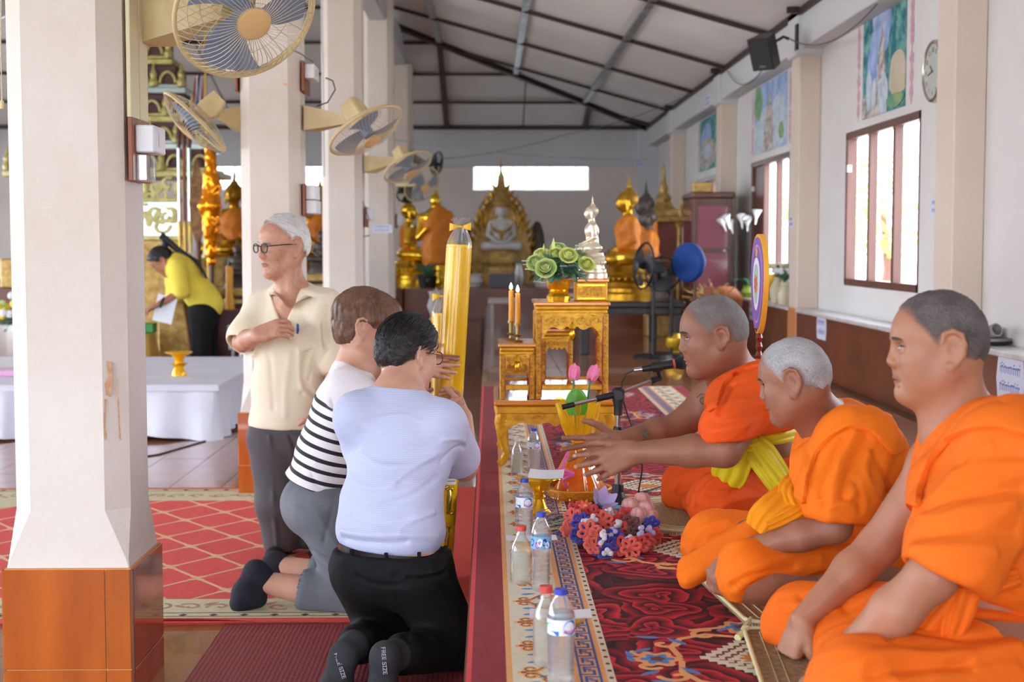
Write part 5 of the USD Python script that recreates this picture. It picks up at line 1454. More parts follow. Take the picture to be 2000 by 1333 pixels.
wire('thin microphone cable looping down from the microphone', [P(1238, 724, 5.22), P(1222, 731, 5.22), P(1214, 748, 5.22), P(1215, 775, 5.26), P(1226, 812, 5.27), P(1240, 850, 5.28), P(1253, 890, 5.28), P(1254, 920, 5.28), PZ(1247, 962, PZc + .005), PZ(1270, 958, PZc + .005), PZ(1300, 948, PZc + .005), PZ(1330, 935, PZc + .005)], .0032, DARKC)
# ================================================================ the two giant candles
WAXY = mat('yellow_wax', (255, 206, 20), .3, c2=(252, 194, 12), scale=5, coat=.25, sss=.1)
CLEARF = mat_nodes('clear_film', {'tp': ('transparent_bsdf', dict(color=(.97, .97, .98))), 'gl': ('glossy_bsdf', dict(roughness=.08)), 'df': ('diffuse_bsdf', dict(color=(.9, .9, .94))), 'fr': ('layer_weight', dict(blend=.35)), 'm1': ('mix_closure', {}), 'm2': ('mix_closure', dict(fac=.07))}, [('fr.facing', 'm1.fac'), ('tp.BSDF', 'm1.closure1'), ('gl.BSDF', 'm1.closure2'), ('m1.closure', 'm2.closure1'), ('df.BSDF', 'm2.closure2')], 'm2.closure')
YRIB = mat('yellow_ribbon', (250, 196, 20), .4)
BRASSB = mat('bright_brass', (206, 170, 90), .22, .9)

def big_candle(label, bot, top, R, latches, labels):
 bot, top = np.asarray(bot, float), np.asarray(top, float)
 t = thing('giant_candle', label, 'candle', bot)
 ax = top - bot; L = np.linalg.norm(ax); B = basis(ax, (0, 1, 0))
 T = lambda m: place(m, B, np.zeros(3))
 obj('wax_shaft', T(lathe([(0, 0), (R * .97, 0), (R, .004), (R, L - .004), (R * .96, L), (0, L)], 40)), WAXY, t, smooth=40)
 a = np.linspace(0, 2 * np.pi, 40)
 def film(u, v):
  th = 2 * np.pi * u; r = (R * 1.02) * (1 - v) ** .8 + .012 * v + .006 * np.sin(7 * th) * np.sin(np.pi * v) + .010 * v ** 3 * np.cos(5 * th)
  return np.stack([r * np.cos(th), r * np.sin(th), L - .012 + .085 * v], -1)
 def tuft(u, v):
  th = 2 * np.pi * u; r = .012 + .022 * v + .007 * np.sin(6 * th) * v
  return np.stack([r * np.cos(th), r * np.sin(th), L + .073 + .028 * v + .006 * np.sin(5 * th + 1)], -1)
 obj('film_cap', T(grid_mesh(film, 64, 12, True)), CLEARF, t, smooth=True)
 obj('film_tuft', T(grid_mesh(tuft, 48, 6, True)), CLEARF, t, smooth=True)
 obj('film_sleeve', T(lathe([(R * 1.022, .3), (R * 1.022, L - .01)], 40)), mat_nodes('thin_gloss_film', {'tp': ('transparent_bsdf', dict(color=(.99, .99, .99))), 'gl': ('glossy_bsdf', dict(roughness=.05)), 'fr': ('fresnel', dict(IOR=1.22)), 'm1': ('mix_closure', {})}, [('fr.fac', 'm1.fac'), ('tp.BSDF', 'm1.closure1'), ('gl.BSDF', 'm1.closure2')], 'm1.closure') if 'thin_gloss_film' not in _mats else _mats['thin_gloss_film'], t, smooth=40)
 rb = [tube([(.013 * math.cos(q), .013 * math.sin(q), L + .070) for q in a[:-1]], .0045, 6, closed=True)]
 for s in (1, -1):
  g_ = grid_mesh(lambda u, v: np.stack([s * (.012 + .03 * u), -.013 - .006 * np.sin(np.pi * u), L + .070 + (v - .5) * (.012 + .02 * u) + .004 * s * u], -1), 8, 5)
  g2 = g_.copy(); g2.vertices = g2.vertices + (0, -.002, 0)
  rb += [g_, g2]
 obj('ribbon', T(cat_(rb)), YRIB, t)
 for z in latches:       # brass catches with their hooked arms
  lt = [box(.012, .030, -R - .012, -R + .002, z, z + .075, .003), box(.008, .034, -R - .016, -R, z + .075, z + .092, .004), tube([(.020, -R - .012, z + .08), (.026, -R - .028, z + .05), (.024, -R - .022, z + .01), (.018, -R - .008, z - .012)], .0065, 8), ball((.036, -R - .008, z - .01), .009, 1), ball((.006, -R - .008, z + .09), .008, 1)]
  obj('brass_latch', T(cat_(lt)), BRASSB, t, smooth=40)
 for z, h in labels:
  ar = np.linspace(0, 1, 10)
  lb_ = obj('paper_label', T(grid_mesh(lambda u, v: np.stack([(R + .0012) * np.cos(-1.45 + .9 * u), (R + .0012) * np.sin(-1.45 + .9 * u), z + h * v], -1), 10, 2)), PAPERB, t, smooth=True)
  obj('label_print', T(cat_([grid_mesh(lambda u, v: np.stack([(R + .0018) * np.cos(-1.38 + .7 * u), (R + .0018) * np.sin(-1.38 + .7 * u), z + h * (.15 + .14 * i) + .003 * v], -1), 8, 2) for i in range(5)])), GREYC, lb_)
 return t

big_candle('taller of the two giant yellow candles, with brass latches near its foot', V3(P(856, 1174, 5.60)[0], 5.60, 0), P(897, 478, 5.62), .0505, [.21, .36, .06], [(.46, .085), (.14, .06)])
big_candle('shorter giant yellow candle standing behind the taller one', V3(P(862, 1145, 5.86)[0], 5.86, 0), P(864, 612, 5.92), .046, [.3], [(.48, .085)])

# ================================================================ posies of chenille flowers on the carpet
def mc(n, c): return mat(n, c, .9, sheen=.4, bump=.6, bscale=700)
CORAL, REDC, BLUEC, LAV, PINKC, BRNC, WHC, YELC = mc('chenille_coral', (246, 96, 76)), mc('chenille_red', (224, 44, 36)), mc('chenille_blue', (32, 34, 170)), mc('chenille_lavender', (200, 182, 232)), mc('chenille_pink', (246, 176, 170)), mc('chenille_brown', (96, 34, 22)), mc('chenille_white', (236, 230, 236)), mc('chenille_yellow', (250, 190, 60))

def loops(c, n, r, tr, k=6, seed=0, cup=.3):
 B = basis(n, (0, 0, 1) if abs(np.dot(n, (0, 0, 1))) < .9 * np.linalg.norm(n) else (1, 0, 0)); ms = []
 for i in range(k):
  a = 2 * math.pi * (i + .3 * seed) / k
  q = np.linspace(0, 2 * np.pi, 9)[:-1]
  x = r * (.55 + .45 * np.cos(q)); y = r * .30 * np.sin(q); z = cup * r * (x / r) ** 2
  ms.append(tube(np.stack([x * math.cos(a) - y * math.sin(a), x * math.sin(a) + y * math.cos(a), z], 1), tr, 6, closed=True))
 return place(cat_(ms), B, c)

def cupflower(c, n, r, k=6):
 B = basis(n, (0, 0, 1) if abs(np.dot(n, (0, 0, 1))) < .9 * np.linalg.norm(n) else (1, 0, 0)); ms = []
 for i in range(k):
  a = 2 * math.pi * i / k
  def f(u, v):
   w = (v - .5) * r * .95 * np.sin(np.pi * (.18 + .78 * u)) ; x = r * u * .95; z = r * .75 * u ** 1.6 - .3 * w ** 2 / r
   return np.stack([x * math.cos(a) - w * math.sin(a), x * math.sin(a) + w * math.cos(a), z], -1)
  g_ = grid_mesh(f, 7, 5); g2 = g_.copy(); g2.vertices = g2.vertices + (0, 0, .003); ms += [g_, g2]
 return place(cat_(ms), B, c)

gp = np.random.default_rng(21)

def posy(label, items, base):
 t = thing('flower_posy', label, 'flowers', base)
 base = np.asarray(base, float)
 for kind, px, py, d, r, m in items:
  c = P(px, py, d) - base; c[2] = max(c[2], .012)
  n = V3(gp.normal(0, .4), -1, .6 + gp.normal(0, .3))
  if kind == 'l': obj('blossom', [loops(c, n, r, .0058, 6, gp.integers(9))], m, t, smooth=True)
  elif kind == 'd':
   obj('daisy', [place(cat_([rotm(mv(ball((0, 0, 0), .008, 1, (1.5, .7, .5)), r * .6, 0, 0), 40 * i) for i in range(9)]), basis(n), c)], m, t, smooth=True); obj('daisy_eye', ball(c + V3(0, -.007, .004), .009, 1), YELC, t, smooth=True)
  elif kind == 'b':
   obj('berry_cluster', [ball(c + gp.normal(0, r * .5, 3), .0085, 1) for _ in range(7)], m, t, smooth=True)
  elif kind == 'c': obj('bell_flower', cupflower(c, V3(gp.normal(0, .2), -.6, 1), r), m, t, smooth=True)
  elif kind == 't': obj('tulip', [ball(c, r, 2, (1, 1, 1.15))] + [ball(c + V3(r * .5 * math.cos(a), r * .5 * math.sin(a), r * .15), r * .72, 2, (.9, .9, 1.2)) for a in (0, 1.26, 2.5, 3.8, 5)], m, t, smooth=True)
  obj('wrapped_stem', tube([c, c * V3(.7, .7, .45), V3(c[0] * .3, c[1] * .3, .012)], .004, 5), BLUEC if gp.random() < .5 else REDC, t)

ba_ = PZ(1170, 1060, PZc)
posy('posy of coral and blue chenille flowers with one large lavender bloom', [('l', 1128, 1000, 4.62, .034, REDC), ('d', 1144, 992, 4.62, .026, CORAL), ('l', 1120, 1012, 4.58, .03, CORAL), ('l', 1158, 1008, 4.60, .034, REDC), ('c', 1175, 985, 4.66, .050, LAV), ('l', 1136, 1022, 4.52, .032, BLUEC), ('b', 1145, 1022, 4.48, .016, WHC), ('b', 1160, 1016, 4.5, .015, WHC), ('l', 1178, 1020, 4.54, .034, CORAL), ('l', 1150, 1040, 4.44, .036, CORAL), ('l', 1130, 1050, 4.46, .028, BLUEC), ('l', 1166, 1052, 4.40, .032, CORAL), ('l', 1156, 1068, 4.36, .028, CORAL), ('l', 1184, 1066, 4.38, .034, BLUEC), ('b', 1178, 1050, 4.36, .018, WHC), ('l', 1200, 1052, 4.42, .030, BLUEC), ('b', 1194, 1040, 4.42, .018, LAV), ('l', 1176, 1076, 4.36, .028, BLUEC), ('b', 1186, 1078, 4.33, .014, WHC), ('l', 1190, 1010, 4.6, .028, CORAL), ('b', 1192, 1000, 4.6, .016, WHC), ('l', 1110, 1035, 4.56, .026, CORAL)], ba_)
posy('posy of red, brown and lavender chenille flowers under pink tulip blooms', [('t', 1230, 990, 4.66, .026, PINKC), ('t', 1246, 1008, 4.60, .026, PINKC), ('t', 1262, 996, 4.64, .026, PINKC), ('t', 1254, 978, 4.70, .025, PINKC), ('t', 1270, 1010, 4.62, .024, PINKC), ('l', 1214, 1022, 4.56, .032, REDC), ('l', 1210, 1040, 4.48, .034, REDC), ('l', 1230, 1030, 4.50, .036, BRNC), ('l', 1238, 1048, 4.44, .032, BRNC), ('b', 1256, 1044, 4.42, .020, LAV), ('b', 1270, 1036, 4.46, .018, LAV), ('l', 1272, 1026, 4.54, .026, BLUEC), ('l', 1262, 1060, 4.42, .03, REDC), ('l', 1276, 1048, 4.48, .028, REDC), ('l', 1232, 1070, 4.36, .032, CORAL), ('l', 1214, 1070, 4.38, .034, REDC), ('b', 1222, 1054, 4.40, .016, WHC), ('b', 1206, 1026, 4.48, .016, WHC), ('l', 1250, 1066, 4.38, .03, REDC), ('l', 1222, 1010, 4.6, .03, REDC)], PZ(1235, 1060, PZc))
obj('tissue_packet', mv(box(-.055, .055, -.04, .04, 0, .05, .008), *PZ(1214, 1018, PZc)), mat('teal_packet', (70, 160, 190), .3, c2=(40, 120, 170), scale=20), label='teal plastic packet between the flower posies and the stand', cat='packet')

# ================================================================ seat mats of the monks
STRAW = mat_nodes('woven_straw', {'t': ('texture_coordinate', {}), 'w': ('wave_texture', dict(scale=45.0, distortion=2.0, detail_scale=3.0)), 'w2': ('wave_texture', dict(scale=45.0, distortion=2.0, bands_direction='y')), 'mx': ('mix', dict(mix_type='multiply', fac=.7)), 'r': ('rgb_ramp', {'ramp': [(.1, lin((150, 128, 92))), (.7, lin((216, 202, 166)))]}), 'b': ('bump', dict(strength=.5, distance=.004)), 'p': ('principled_bsdf', dict(roughness=.8))},
                 [('t.object', 'w.vector'), ('t.object', 'w2.vector'), ('w.color', 'mx.color1'), ('w2.color', 'mx.color2'), ('mx.color', 'r.fac'), ('r.color', 'p.base_color'), ('mx.color', 'b.height'), ('b.normal', 'p.normal')], 'p.BSDF')
STRAWD = mat('brown_straw', (136, 108, 78), .85, c2=(176, 148, 112), scale=60, bump=.8, bscale=220, detail=5)
PIPE = mat('cream_piping', (222, 212, 160), .7)

def seat_mat(label, c, w, d, rotz, m, h=.016, round_=.09, tassel=None):
 t = thing('seat_mat', label, 'mat', c, rotz)
 o = sg.box(-w / 2 + round_, -d / 2 + round_, w / 2 - round_, d / 2 - round_).buffer(round_, quad_segs=6)
 obj('pad', prism(o, .001, h), m, t)
 e = np.array(o.exterior.coords)[:-1]
 obj('piping', tube(np.column_stack([e, np.full(len(e), h)]), .006, 6, closed=True), PIPE, t, smooth=True)
 obj('stitching', [tube(np.column_stack([np.array(o.buffer(-q).exterior.coords)[:-1], np.full(len(o.buffer(-q).exterior.coords) - 1, h + .0005)]), .002, 4, closed=True) for q in (.035, .06)], PIPE, t)
 if tassel is not None:
  obj('tassel', tube([tassel, (tassel[0] - .015, tassel[1] - .02, .012), (tassel[0] - .03, tassel[1] - .045, .006)], [.005, .008, .010], 6), PIPE, t)

seat_mat('round-cornered straw mat under the monk with the microphone', (.80, 4.98, PZc), .62, .62, 0, STRAW, round_=.2)
seat_mat('straw mat with cream piping and a tassel, under the middle monk', (.90, 3.85, PZc), .56, .60, 6, STRAW, round_=.04, tassel=(-.27, -.28, .022))
seat_mat('brown straw mat with yellow piping, under the nearest monk', (.93, 3.12, PZc), .66, .64, -5, STRAWD, round_=.03, tassel=(-.32, .31, .022))

# ================================================================ the ceremonial fan behind the monks
tf = thing('ceremonial_fan', 'purple oval ceremonial fan on a turned red handle, seen edge-on', 'ceremonial fan', (1.055, 5.55, PL))
PURP = mat('purple_satin', (140, 92, 190), .45, c2=(120, 76, 176), scale=9)
ov = lambda w, h, p=1.0: sg.Polygon([(w * math.sin(a) * (1 - .18 * math.cos(a)), -h * math.cos(a)) for a in np.linspace(0, 2 * math.pi, 49)[:-1]])
zc_ = P(1485, 555, 5.55)[2] - PL
RF = lambda m: rotm(m, -91)
hh_ = .187
obj('edge', RF(mv(prism(ov(.145, hh_ + .008), -.010, .010, 'y'), 0, 0, zc_)), mat('orange_gold_edge', (248, 176, 50), .4), tf)
for s in (1, -1):
 Lr = lambda poly, d, m, nm: obj(nm, RF(mv(prism(poly, -.0105 - d if s > 0 else .0095, -.0095 if s > 0 else .0105 + d, 'y'), 0, 0, zc_)), m, tf)
 Lr(ov(.138, hh_ - .004), .001, PURP, 'face'); Lr(ov(.118, hh_ * .82), .002, mat('lilac_band', (196, 176, 214), .5), 'band'); Lr(ov(.112, hh_ * .78), .003, PURP, 'inner_face'); Lr(ov(.075, hh_ * .55), .004, PAPERB, 'white_oval'); Lr(ov(.050, hh_ * .42), .005, mat('mint_oval', (170, 206, 190), .5), 'crest_ground'); Lr(flower(0, 0, .038, 7), .006, mat('crest_red', (222, 106, 70), .5), 'crest')
 Lr(sa.translate(flower(0, 0, .022, 5), 0, hh_ * .66), .004, mat('orange_gold_edge', (248, 176, 50), .4), 'ornament')
zb_ = zc_ - hh_ - .006
obj('handle', lathe([(0, .03)] + [(.009 + .006 * (i % 2), .03 + (zb_ - .03) * i / 34) for i in range(35)] + [(.02, zb_ + .02), (0, zb_ + .02)], 16), mat('red_turned_wood', (120, 36, 30), .25, coat=.5), tf, smooth=30)
obj('stand_foot', lathe([(0, 0), (.09, 0), (.085, .02), (.03, .035), (.02, .06), (0, .06)], 24), mat('red_turned_wood', (120, 36, 30), .25), tf, smooth=40)

# ================================================================ things along the wall bench
STONE = mat('grey_stone', (150, 146, 142), .7, c2=(126, 122, 118), scale=12)
ZB = PL + .475
tq = thing('tray', 'dark-rimmed stone tray on the bench at the right edge', 'tray', (2.50, 7.05, ZB))
obj('plate', lathe([(0, .02), (.085, .02), (.088, .034), (.10, .036), (.10, .02), (.07, 0), (0, 0)], 32), STONE, tq, smooth=40); obj('rim', tube([(.098 * math.cos(a), .098 * math.sin(a), .016) for a in np.linspace(0, 2 * math.pi, 33)[:-1]], .008, 6, closed=True), BLACKP, tq)
tq = thing('stone_bowl', 'grey stone bowl lying on its side on the tray', 'bowl', (2.475, 6.98, ZB + .068), rot=(0, 72, -70))
obj('bowl', lathe([(0, -.045), (.028, -.04), (.032, 0), (.034, .045), (.027, .045), (.024, 0), (0, -.03)], 28), STONE, tq, smooth=40)
tq = thing('stone_bowl', 'upturned grey stone bowl at the back of the tray', 'bowl', (2.54, 7.12, ZB + .036))
obj('bowl', lathe([(0, .05), (.03, .048), (.045, .01), (.046, 0), (.038, 0), (0, .03)], 28), STONE, tq, smooth=40)
GOLDY = mat('yellow_gold', (226, 180, 40), .35, .5)
fz = lambda px, y: P(px, 560, y)[0]
t = thing('flower_vase', 'arrangement of white lilies with green leaves on the bench', 'flowers', (2.47, 13.55, ZB))
obj('vase', lathe([(0, 0), (.06, 0), (.08, .05), (.05, .1), (.06, .12), (0, .11)], 20), mat('green_glaze', (150, 176, 60), .3), t, smooth=40)
for a, L in ((20, .32), (70, .28), (120, .36), (170, .3), (230, .3), (300, .26), (95, .42)):
 d = V3(-abs(math.cos(math.radians(a))) * .5 + .12, .6 * math.sin(math.radians(2 * a)), 1) * L
 obj('lily', place(lathe([(.006, 0), (.012, .06), (.035, .11), (.05, .14), (.03, .115), (0, .03)], 12), basis(d, (1, 0, 0)), V3(0, 0, .1) + d * .6), PETW, t, smooth=True)
 obj('leaf', leaf3d((0, 0, .1), V3(0, 0, .1) + V3(-abs(math.cos(math.radians(a + 30))), .8 * math.sin(math.radians(2 * a)), .5) * .2, .05), LEAFD, t)
t = thing('gold_pot', 'gold pot with a round white lid on the bench', 'pot', (2.49, 12.9, ZB))
obj('pot', lathe([(0, 0), (.06, 0), (.05, .06), (.10, .11), (.11, .17), (.11, .24), (0, .24)], 24), GOLDY, t, smooth=40); obj('lid', lathe([(.112, .24), (.10, .29), (.06, .325), (0, .335)], 24), PETW, t, smooth=True)
for k, (px, y, h) in enumerate(((1500, 12.3, .22), (1516, 12.0, .18))):
 t = thing('flower_vase', ('cream vase of pale flowers behind the ceremonial fan', 'smaller vase of pale flowers by the pilaster')[k], 'flowers', (2.49, y, ZB))
 obj('vase', lathe([(0, 0), (.05, 0), (.07, h * .5), (.035, h * .9), (.045, h), (0, h * .95)], 18), mat('cream_glaze', (216, 206, 170), .3), t, smooth=40)
 obj('foliage', [leaf3d((0, 0, h), V3(.12 * math.cos(a), .12 * math.sin(a), h + .1 + .04 * math.sin(3 * a)), .045) for a in np.linspace(0, 6.2, 12)], LEAFD, t, kind='stuff')
 for a in np.linspace(0, 6.2, 7): obj('blossom', ball((.07 * math.cos(a), .07 * math.sin(a), h + .1), .028, 1), PETW if k else mat('cream_petal', (230, 222, 190), .6), t)
t = thing('broom_bundle', 'sheaf of dried tan grass leaning on the bench end', 'grass bundle', (2.2, 13.2, PL))
obj('blades', [tube([(gp.normal(0, .03), gp.normal(0, .04), .2), (-.10 + gp.normal(0, .08), gp.normal(0, .12), .45), (-.18 + gp.normal(0, .10), gp.normal(0, .16), .52 + gp.normal(0, .05))], .006, 4) for _ in range(70)], mat('dry_grass', (186, 150, 92), .8), t, kind='stuff')
obj('sheath', displace(ball((0, 0, .45), .13, 3, (1.2, .8, 1.1)), lambda p: .02 * (meshkit.noise(p * 14) - .5)), mat('brown_bract', (160, 92, 52), .7), t, smooth=True)
obj('wrapping', lathe([(0, 0), (.07, 0), (.05, .3), (0, .3)], 12), mat('dry_grass', (186, 150, 92), .8), t)

# ================================================================ statues, cabinets and fans at the back of the raised floor
GOLDS = mat('aged_statue_gold', (198, 148, 30), .3, .75, c2=(160, 112, 18), scale=6)
ORROBE = mat('old_orange_robe', (222, 130, 20), .65, c2=(200, 110, 12), scale=8)
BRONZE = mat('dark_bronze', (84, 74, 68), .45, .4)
BLACKW2 = mat('black_lacquer', (30, 24, 24), .35)
WMARB = mat('white_marble', (206, 200, 198), .35)
t = thing('black_table', 'low black table under the large gold statue', 'table', (1.28, 12.55, PL))
obj('top', box(-.5, .45, 0, 2.2, .42, .475, .01), BLACKW2, t); obj('apron', box(-.46, .42, .04, 2.16, .36, .42, .004), BLACKW2, t)
for x in (-.44, .4):
 for y in (.08, 2.1): obj('leg', box(x - .04, x + .04, y - .04, y + .04, 0, .36, .006), BLACKW2, t)
obj('gold_urn', lathe([(0, 0), (.06, 0), (.04, .05), (.08, .1), (.08, .16), (.04, .2), (0, .2)], 18, (1.62, 12.42, PL)), GOLDY, label='small gold urn on the floor before the black table', cat='urn', smooth=40)
buddha('seated_statue', 'large gold seated statue in profile with an orange sash', (1.25, 13.0, PL + .476), 1.17, 180, GOLDS, ORROBE, h=.012, lotus=.27, hairm=mat('gold_curls', (170, 124, 30), .5, .5))
buddha('seated_statue', 'dark-headed statue in an orange robe, behind the large gold one', (1.56, 14.4, PL + .476), 1.17, 195, BRONZE, ORROBE, h=.013, lotus=.27)
buddha('seated_statue', 'lower dark-headed statue in an orange robe, nearest the cabinets', (1.52, 13.68, PL + .476), .98, 170, BRONZE, ORROBE, h=.013, lotus=.27, flame=False)

GOLDF = mat('faded_gilt', (196, 164, 96), .45, .45, c2=(160, 124, 64), scale=14)
REDW = mat('faded_red_wood', (150, 84, 70), .5, c2=(128, 66, 56), scale=5)
DWOOD = mat('dark_cabinet_wood', (110, 66, 46), .4, c2=(88, 50, 34), scale=4, stretch=(5, 5, .6))
PINKGL = mat('pink_lined_glass', (150, 84, 98), .12, coat=.5)
t = thing('shrine_cabinet', 'tall gilt shrine cabinet with a pointed spire', 'cabinet', (1.90, 15.35, PL))
obj('plinth', box(-.22, .14, -.2, .2, 0, .22, .01), GOLDF, t); obj('carcass', box(-.18, .12, -.16, .16, .22, 1.22, .008), REDW, t)
for x in (-.18, .12):
 obj('column', lathe([(.035, .22), (.028, .26), (.028, 1.14), (.05, 1.2), (.03, 1.24)], 12, (x, -.17, 0)), GOLDF, t, smooth=40)
for z in (.5, .8): obj('rail', box(-.16, .10, -.175, -.16, z, z + .03, .003), GOLDF, t)
obj('cornice', [box(-.24, .15, -.22, .22, 1.22, 1.28, .01), box(-.20, .14, -.18, .18, 1.28, 1.36, .01)], GOLDF, t)
obj('spire', lathe([(.14, 1.36), (.08, 1.44), (.09, 1.48), (.05, 1.54), (.055, 1.58), (.025, 1.66), (.012, 1.8), (0, 1.86)], 12, (-.03, 0, 0)), GOLDF, t, smooth=30)
for x in (-.20, .14): obj('corner_finial', lathe([(.03, 1.28), (.035, 1.34), (.015, 1.4), (0, 1.48)], 10, (x, -.18, 0)), GOLDF, t)
t = thing('display_cabinet', 'dark wooden display cabinet with pink-lined glass doors', 'cabinet', (2.16, 14.15, PL))
obj('carcass', box(-.14, .25, -.02, .75, .05, 1.44, .006), DWOOD, t); obj('cornice', box(-.15, .27, -.05, .78, 1.44, 1.50, .012), DWOOD, t); obj('plinth', box(-.15, .26, -.03, .76, 0, .09, .006), DWOOD, t)
for z0, z1 in ((.95, 1.36), (.50, .90), (.14, .45)):
 obj('glass_pane', box(-.10, .20, -.028, -.018, z0, z1), PINKGL, t); obj('side_pane', box(-.148, -.138, .06, .68, z0, z1), PINKGL, t)
 obj('door_rail', box(-.13, .23, -.034, -.02, z0 - .03, z0, .003), DWOOD, t); obj('door_rail', box(-.13, .23, -.034, -.02, z1, z1 + .03, .003), DWOOD, t)
obj('door_knob', ball((.17, -.04, .92), .014, 1), WHITEP, t)
obj('gilt_box', mv(box(-.10, .1, -.1, .1, 0, .1, .008), 2.12, 14.3, PL + 1.5), GOLDF, label='small gilt box on top of the dark cabinet', cat='box')
BLUEV = mat('blue_cover_cloth', (16, 74, 158), .7, c2=(12, 60, 140), scale=5)
t = thing('covered_fan', 'round fan under a bright blue cloth cover, by the cabinets', 'fan', (1.72, 12.2, PL))
Bf = basis((-.75, -.62, .0)); cc = P(1345, 513, 12.2) - V3(1.72, 12.2, PL)
obj('cover', place(lathe([(0, .05), (.12, .055), (.165, .03), (.172, 0), (.165, -.03), (.10, -.11), (0, -.13)], 32), Bf, cc), BLUEV, t, smooth=40)
obj('pole', tube([(cc[0] + .06, cc[1] + .04, 0), (cc[0] + .06, cc[1] + .04, cc[2])], .014, 8), DWOOD, t); obj('foot', lathe([(0, 0), (.16, 0), (.15, .02), (0, .03)], 20, (cc[0] + .06, cc[1] + .04, 0)), BLACKP, t)
obj('wooden_post', box(1.80, 1.87, 11.9, 11.97, PL, PL + .62, .006), mat('reddish_post', (150, 78, 56), .5), label='short reddish wooden post before the blue-covered fan', cat='post')
for k, (px, py, d, lab) in enumerate(((1258, 520, 12.15, 'black pedestal fan beside the large gold statue'), (1294, 536, 12.3, 'second black pedestal fan, nearer the cabinets'))):
 c = P(px, py, d)
 t = make_fan(lab, c, (-.95, -.3, .1) if k == 0 else (.1, -1, .1), c + V3(.1, .1, -.12), R=.20 - .05 * k, body=BLACKP, wire=BLACKW, nw=30)
 obj('pole', tube([V3(.09, .08, -.1), V3(.09, .08, PL + .02 - c[2])], .014, 8), BLACKP, t); obj('foot', lathe([(0, 0), (.18, 0), (.16, .03), (0, .035)], 20, (.09, .08, PL + .0 - c[2])), BLACKP, t)

# white statue before its gilt throne screen
t = thing('throne_screen', 'ornate gilt throne screen with a spire, behind the white statue', 'screen', (.15, 19.2, PL + .47))
w_, out = 0, []
prof = [(.40, 0), (.43, .12), (.40, .2), (.44, .34), (.40, .42), (.42, .56), (.36, .62), (.37, .74), (.30, .80), (.30, .90), (.22, .96), (.20, 1.06), (.13, 1.10), (.11, 1.24), (.06, 1.30), (.045, 1.42), (.015, 1.5), (.008, 1.66)]
obj('screen_board', prism(sg.Polygon([(x, z) for x, z in prof] + [(-x, z) for x, z in prof[::-1]]), -.03, .03, 'y'), GOLDF, t)
for r_ in (.32, .26, .20): obj('mandorla_ring', tube([(r_ * math.cos(a), -.04, .86 + r_ * 1.05 * math.sin(a)) for a in np.linspace(-.5, math.pi + .5, 30)], .016, 6), GOLDS, t, smooth=True)
fl_ = []
for (x, z), (x2, z2) in zip(prof[:-4], prof[1:-3]):
 for s in (1, -1): fl_.append(mv(rotm(lathe([(0, -.05), (.03, 0), (.018, .05), (0, .11)], 8), s * 35, (0, 1, 0)), s * (x + x2) / 2, -.04, (z + z2) / 2))
for m_ in fl_: obj('flame_leaf', m_, GOLDS, t)
ws = buddha('seated_statue', 'white seated statue with gold dress before the gilt screen', (.15, 18.85, PL + .47), 1.22, -90, WMARB, None, GOLDF, h=.012, lotus=.36, flame=False)
obj('crown', lathe([(.10, 1.0), (.115, 1.06), (.09, 1.12), (.06, 1.2), (.03, 1.27), (0, 1.36)], 14), GOLDF, ws, smooth=30)
obj('necklace', [tube([(.13, .14 * math.cos(a), .80 + .12 * math.sin(a)) for a in np.linspace(math.pi, 2 * math.pi, 12)], .02, 6), tube([(.15, 0, .7), (.15, 0, .56)], [.04, .02], 6)], GOLDF, ws)
for x in (-.34, .64):  # dark blobs put in for the shade on both sides of the screen
 obj('dark_statue', displace(ball((x, 19.3, PL + .98), .2, 3, (.5, .5, 1.6)), lambda p: .03 * (meshkit.noise(p * 9) - .5)), BRONZE, label='dark blob standing in for shade ' + ('left' if x < 0 else 'right') + ' of the gilt throne screen', cat='statue', smooth=True)
buddha('seated_statue', 'gold statue in an orange robe half hidden by the farthest pillar', (-1.04, 18.5, .905), 1.22, 0, GOLDB, ORROBE, h=.013, lotus=.25)
st_ = Body()
for a, c, ra, rb in (((-.06, 0, 0), (-.05, 0, .45), .06, .075), ((.06, 0, 0), (.05, 0, .45), .06, .075), ((0, 0, .45), (0, 0, .78), .12, .14), ((-.14, 0, .8), (.14, 0, .8), .05, .05), ((-.17, 0, .8), (-.2, -.05, .55), .045, .035), ((-.2, -.05, .55), (-.1, -.16, .66), .035, .025), ((.17, 0, .8), (.19, 0, .45), .045, .03), ((0, 0, .85), (0, 0, .95), .045, .04)): st_.cap(a, c, ra, rb, .03)
st_.ell((0, 0, 1.0), (.065, .07, .085)); st_.ell((0, 0, 1.1), (.03, .03, .04))
t = thing('standing_statue', 'gold standing statue of a monk, right of the farthest pillar', 'statue', (-.66, 17.3, .905))
obj('figure', mv(st_.mesh(.012, 2), 0, 0, .04), GOLDB, t, smooth=True); obj('plinth', lathe([(0, 0), (.2, 0), (.18, .05), (0, .05)], 20), GOLDS, t)
rb_ = Body(); rb_.cap((0, 0, .3), (0, 0, .8), .16, .15, .03); rb_.cap((.15, 0, .8), (.17, 0, .6), .07, .06, .04); rb_.cut((-.05, 0, .84), (-.8, 0, .6)); rb_.cut((0, 0, .22), (0, 0, -1))
obj('sash_robe', mv(displace(rb_.mesh(.012, 2), drape((.3, 0, 1), 14, .012, 4)), 0, 0, .04), ORROBE, t, smooth=True)
t = thing('potted_plant', 'dark leafy plant in a pot below the gold standing statue', 'plant', (-.74, 16.85, .905))
obj('pot', lathe([(0, 0), (.09, 0), (.12, .14), (0, .14)], 16), BLACKW2, t)
obj('foliage', [leaf3d((0, 0, .12), V3(.2 * math.cos(a), .16 * math.sin(a), .2 + .12 * math.sin(5 * a)), .07) for a in np.linspace(0, 6.2, 22)], LEAFD, t, kind='stuff')
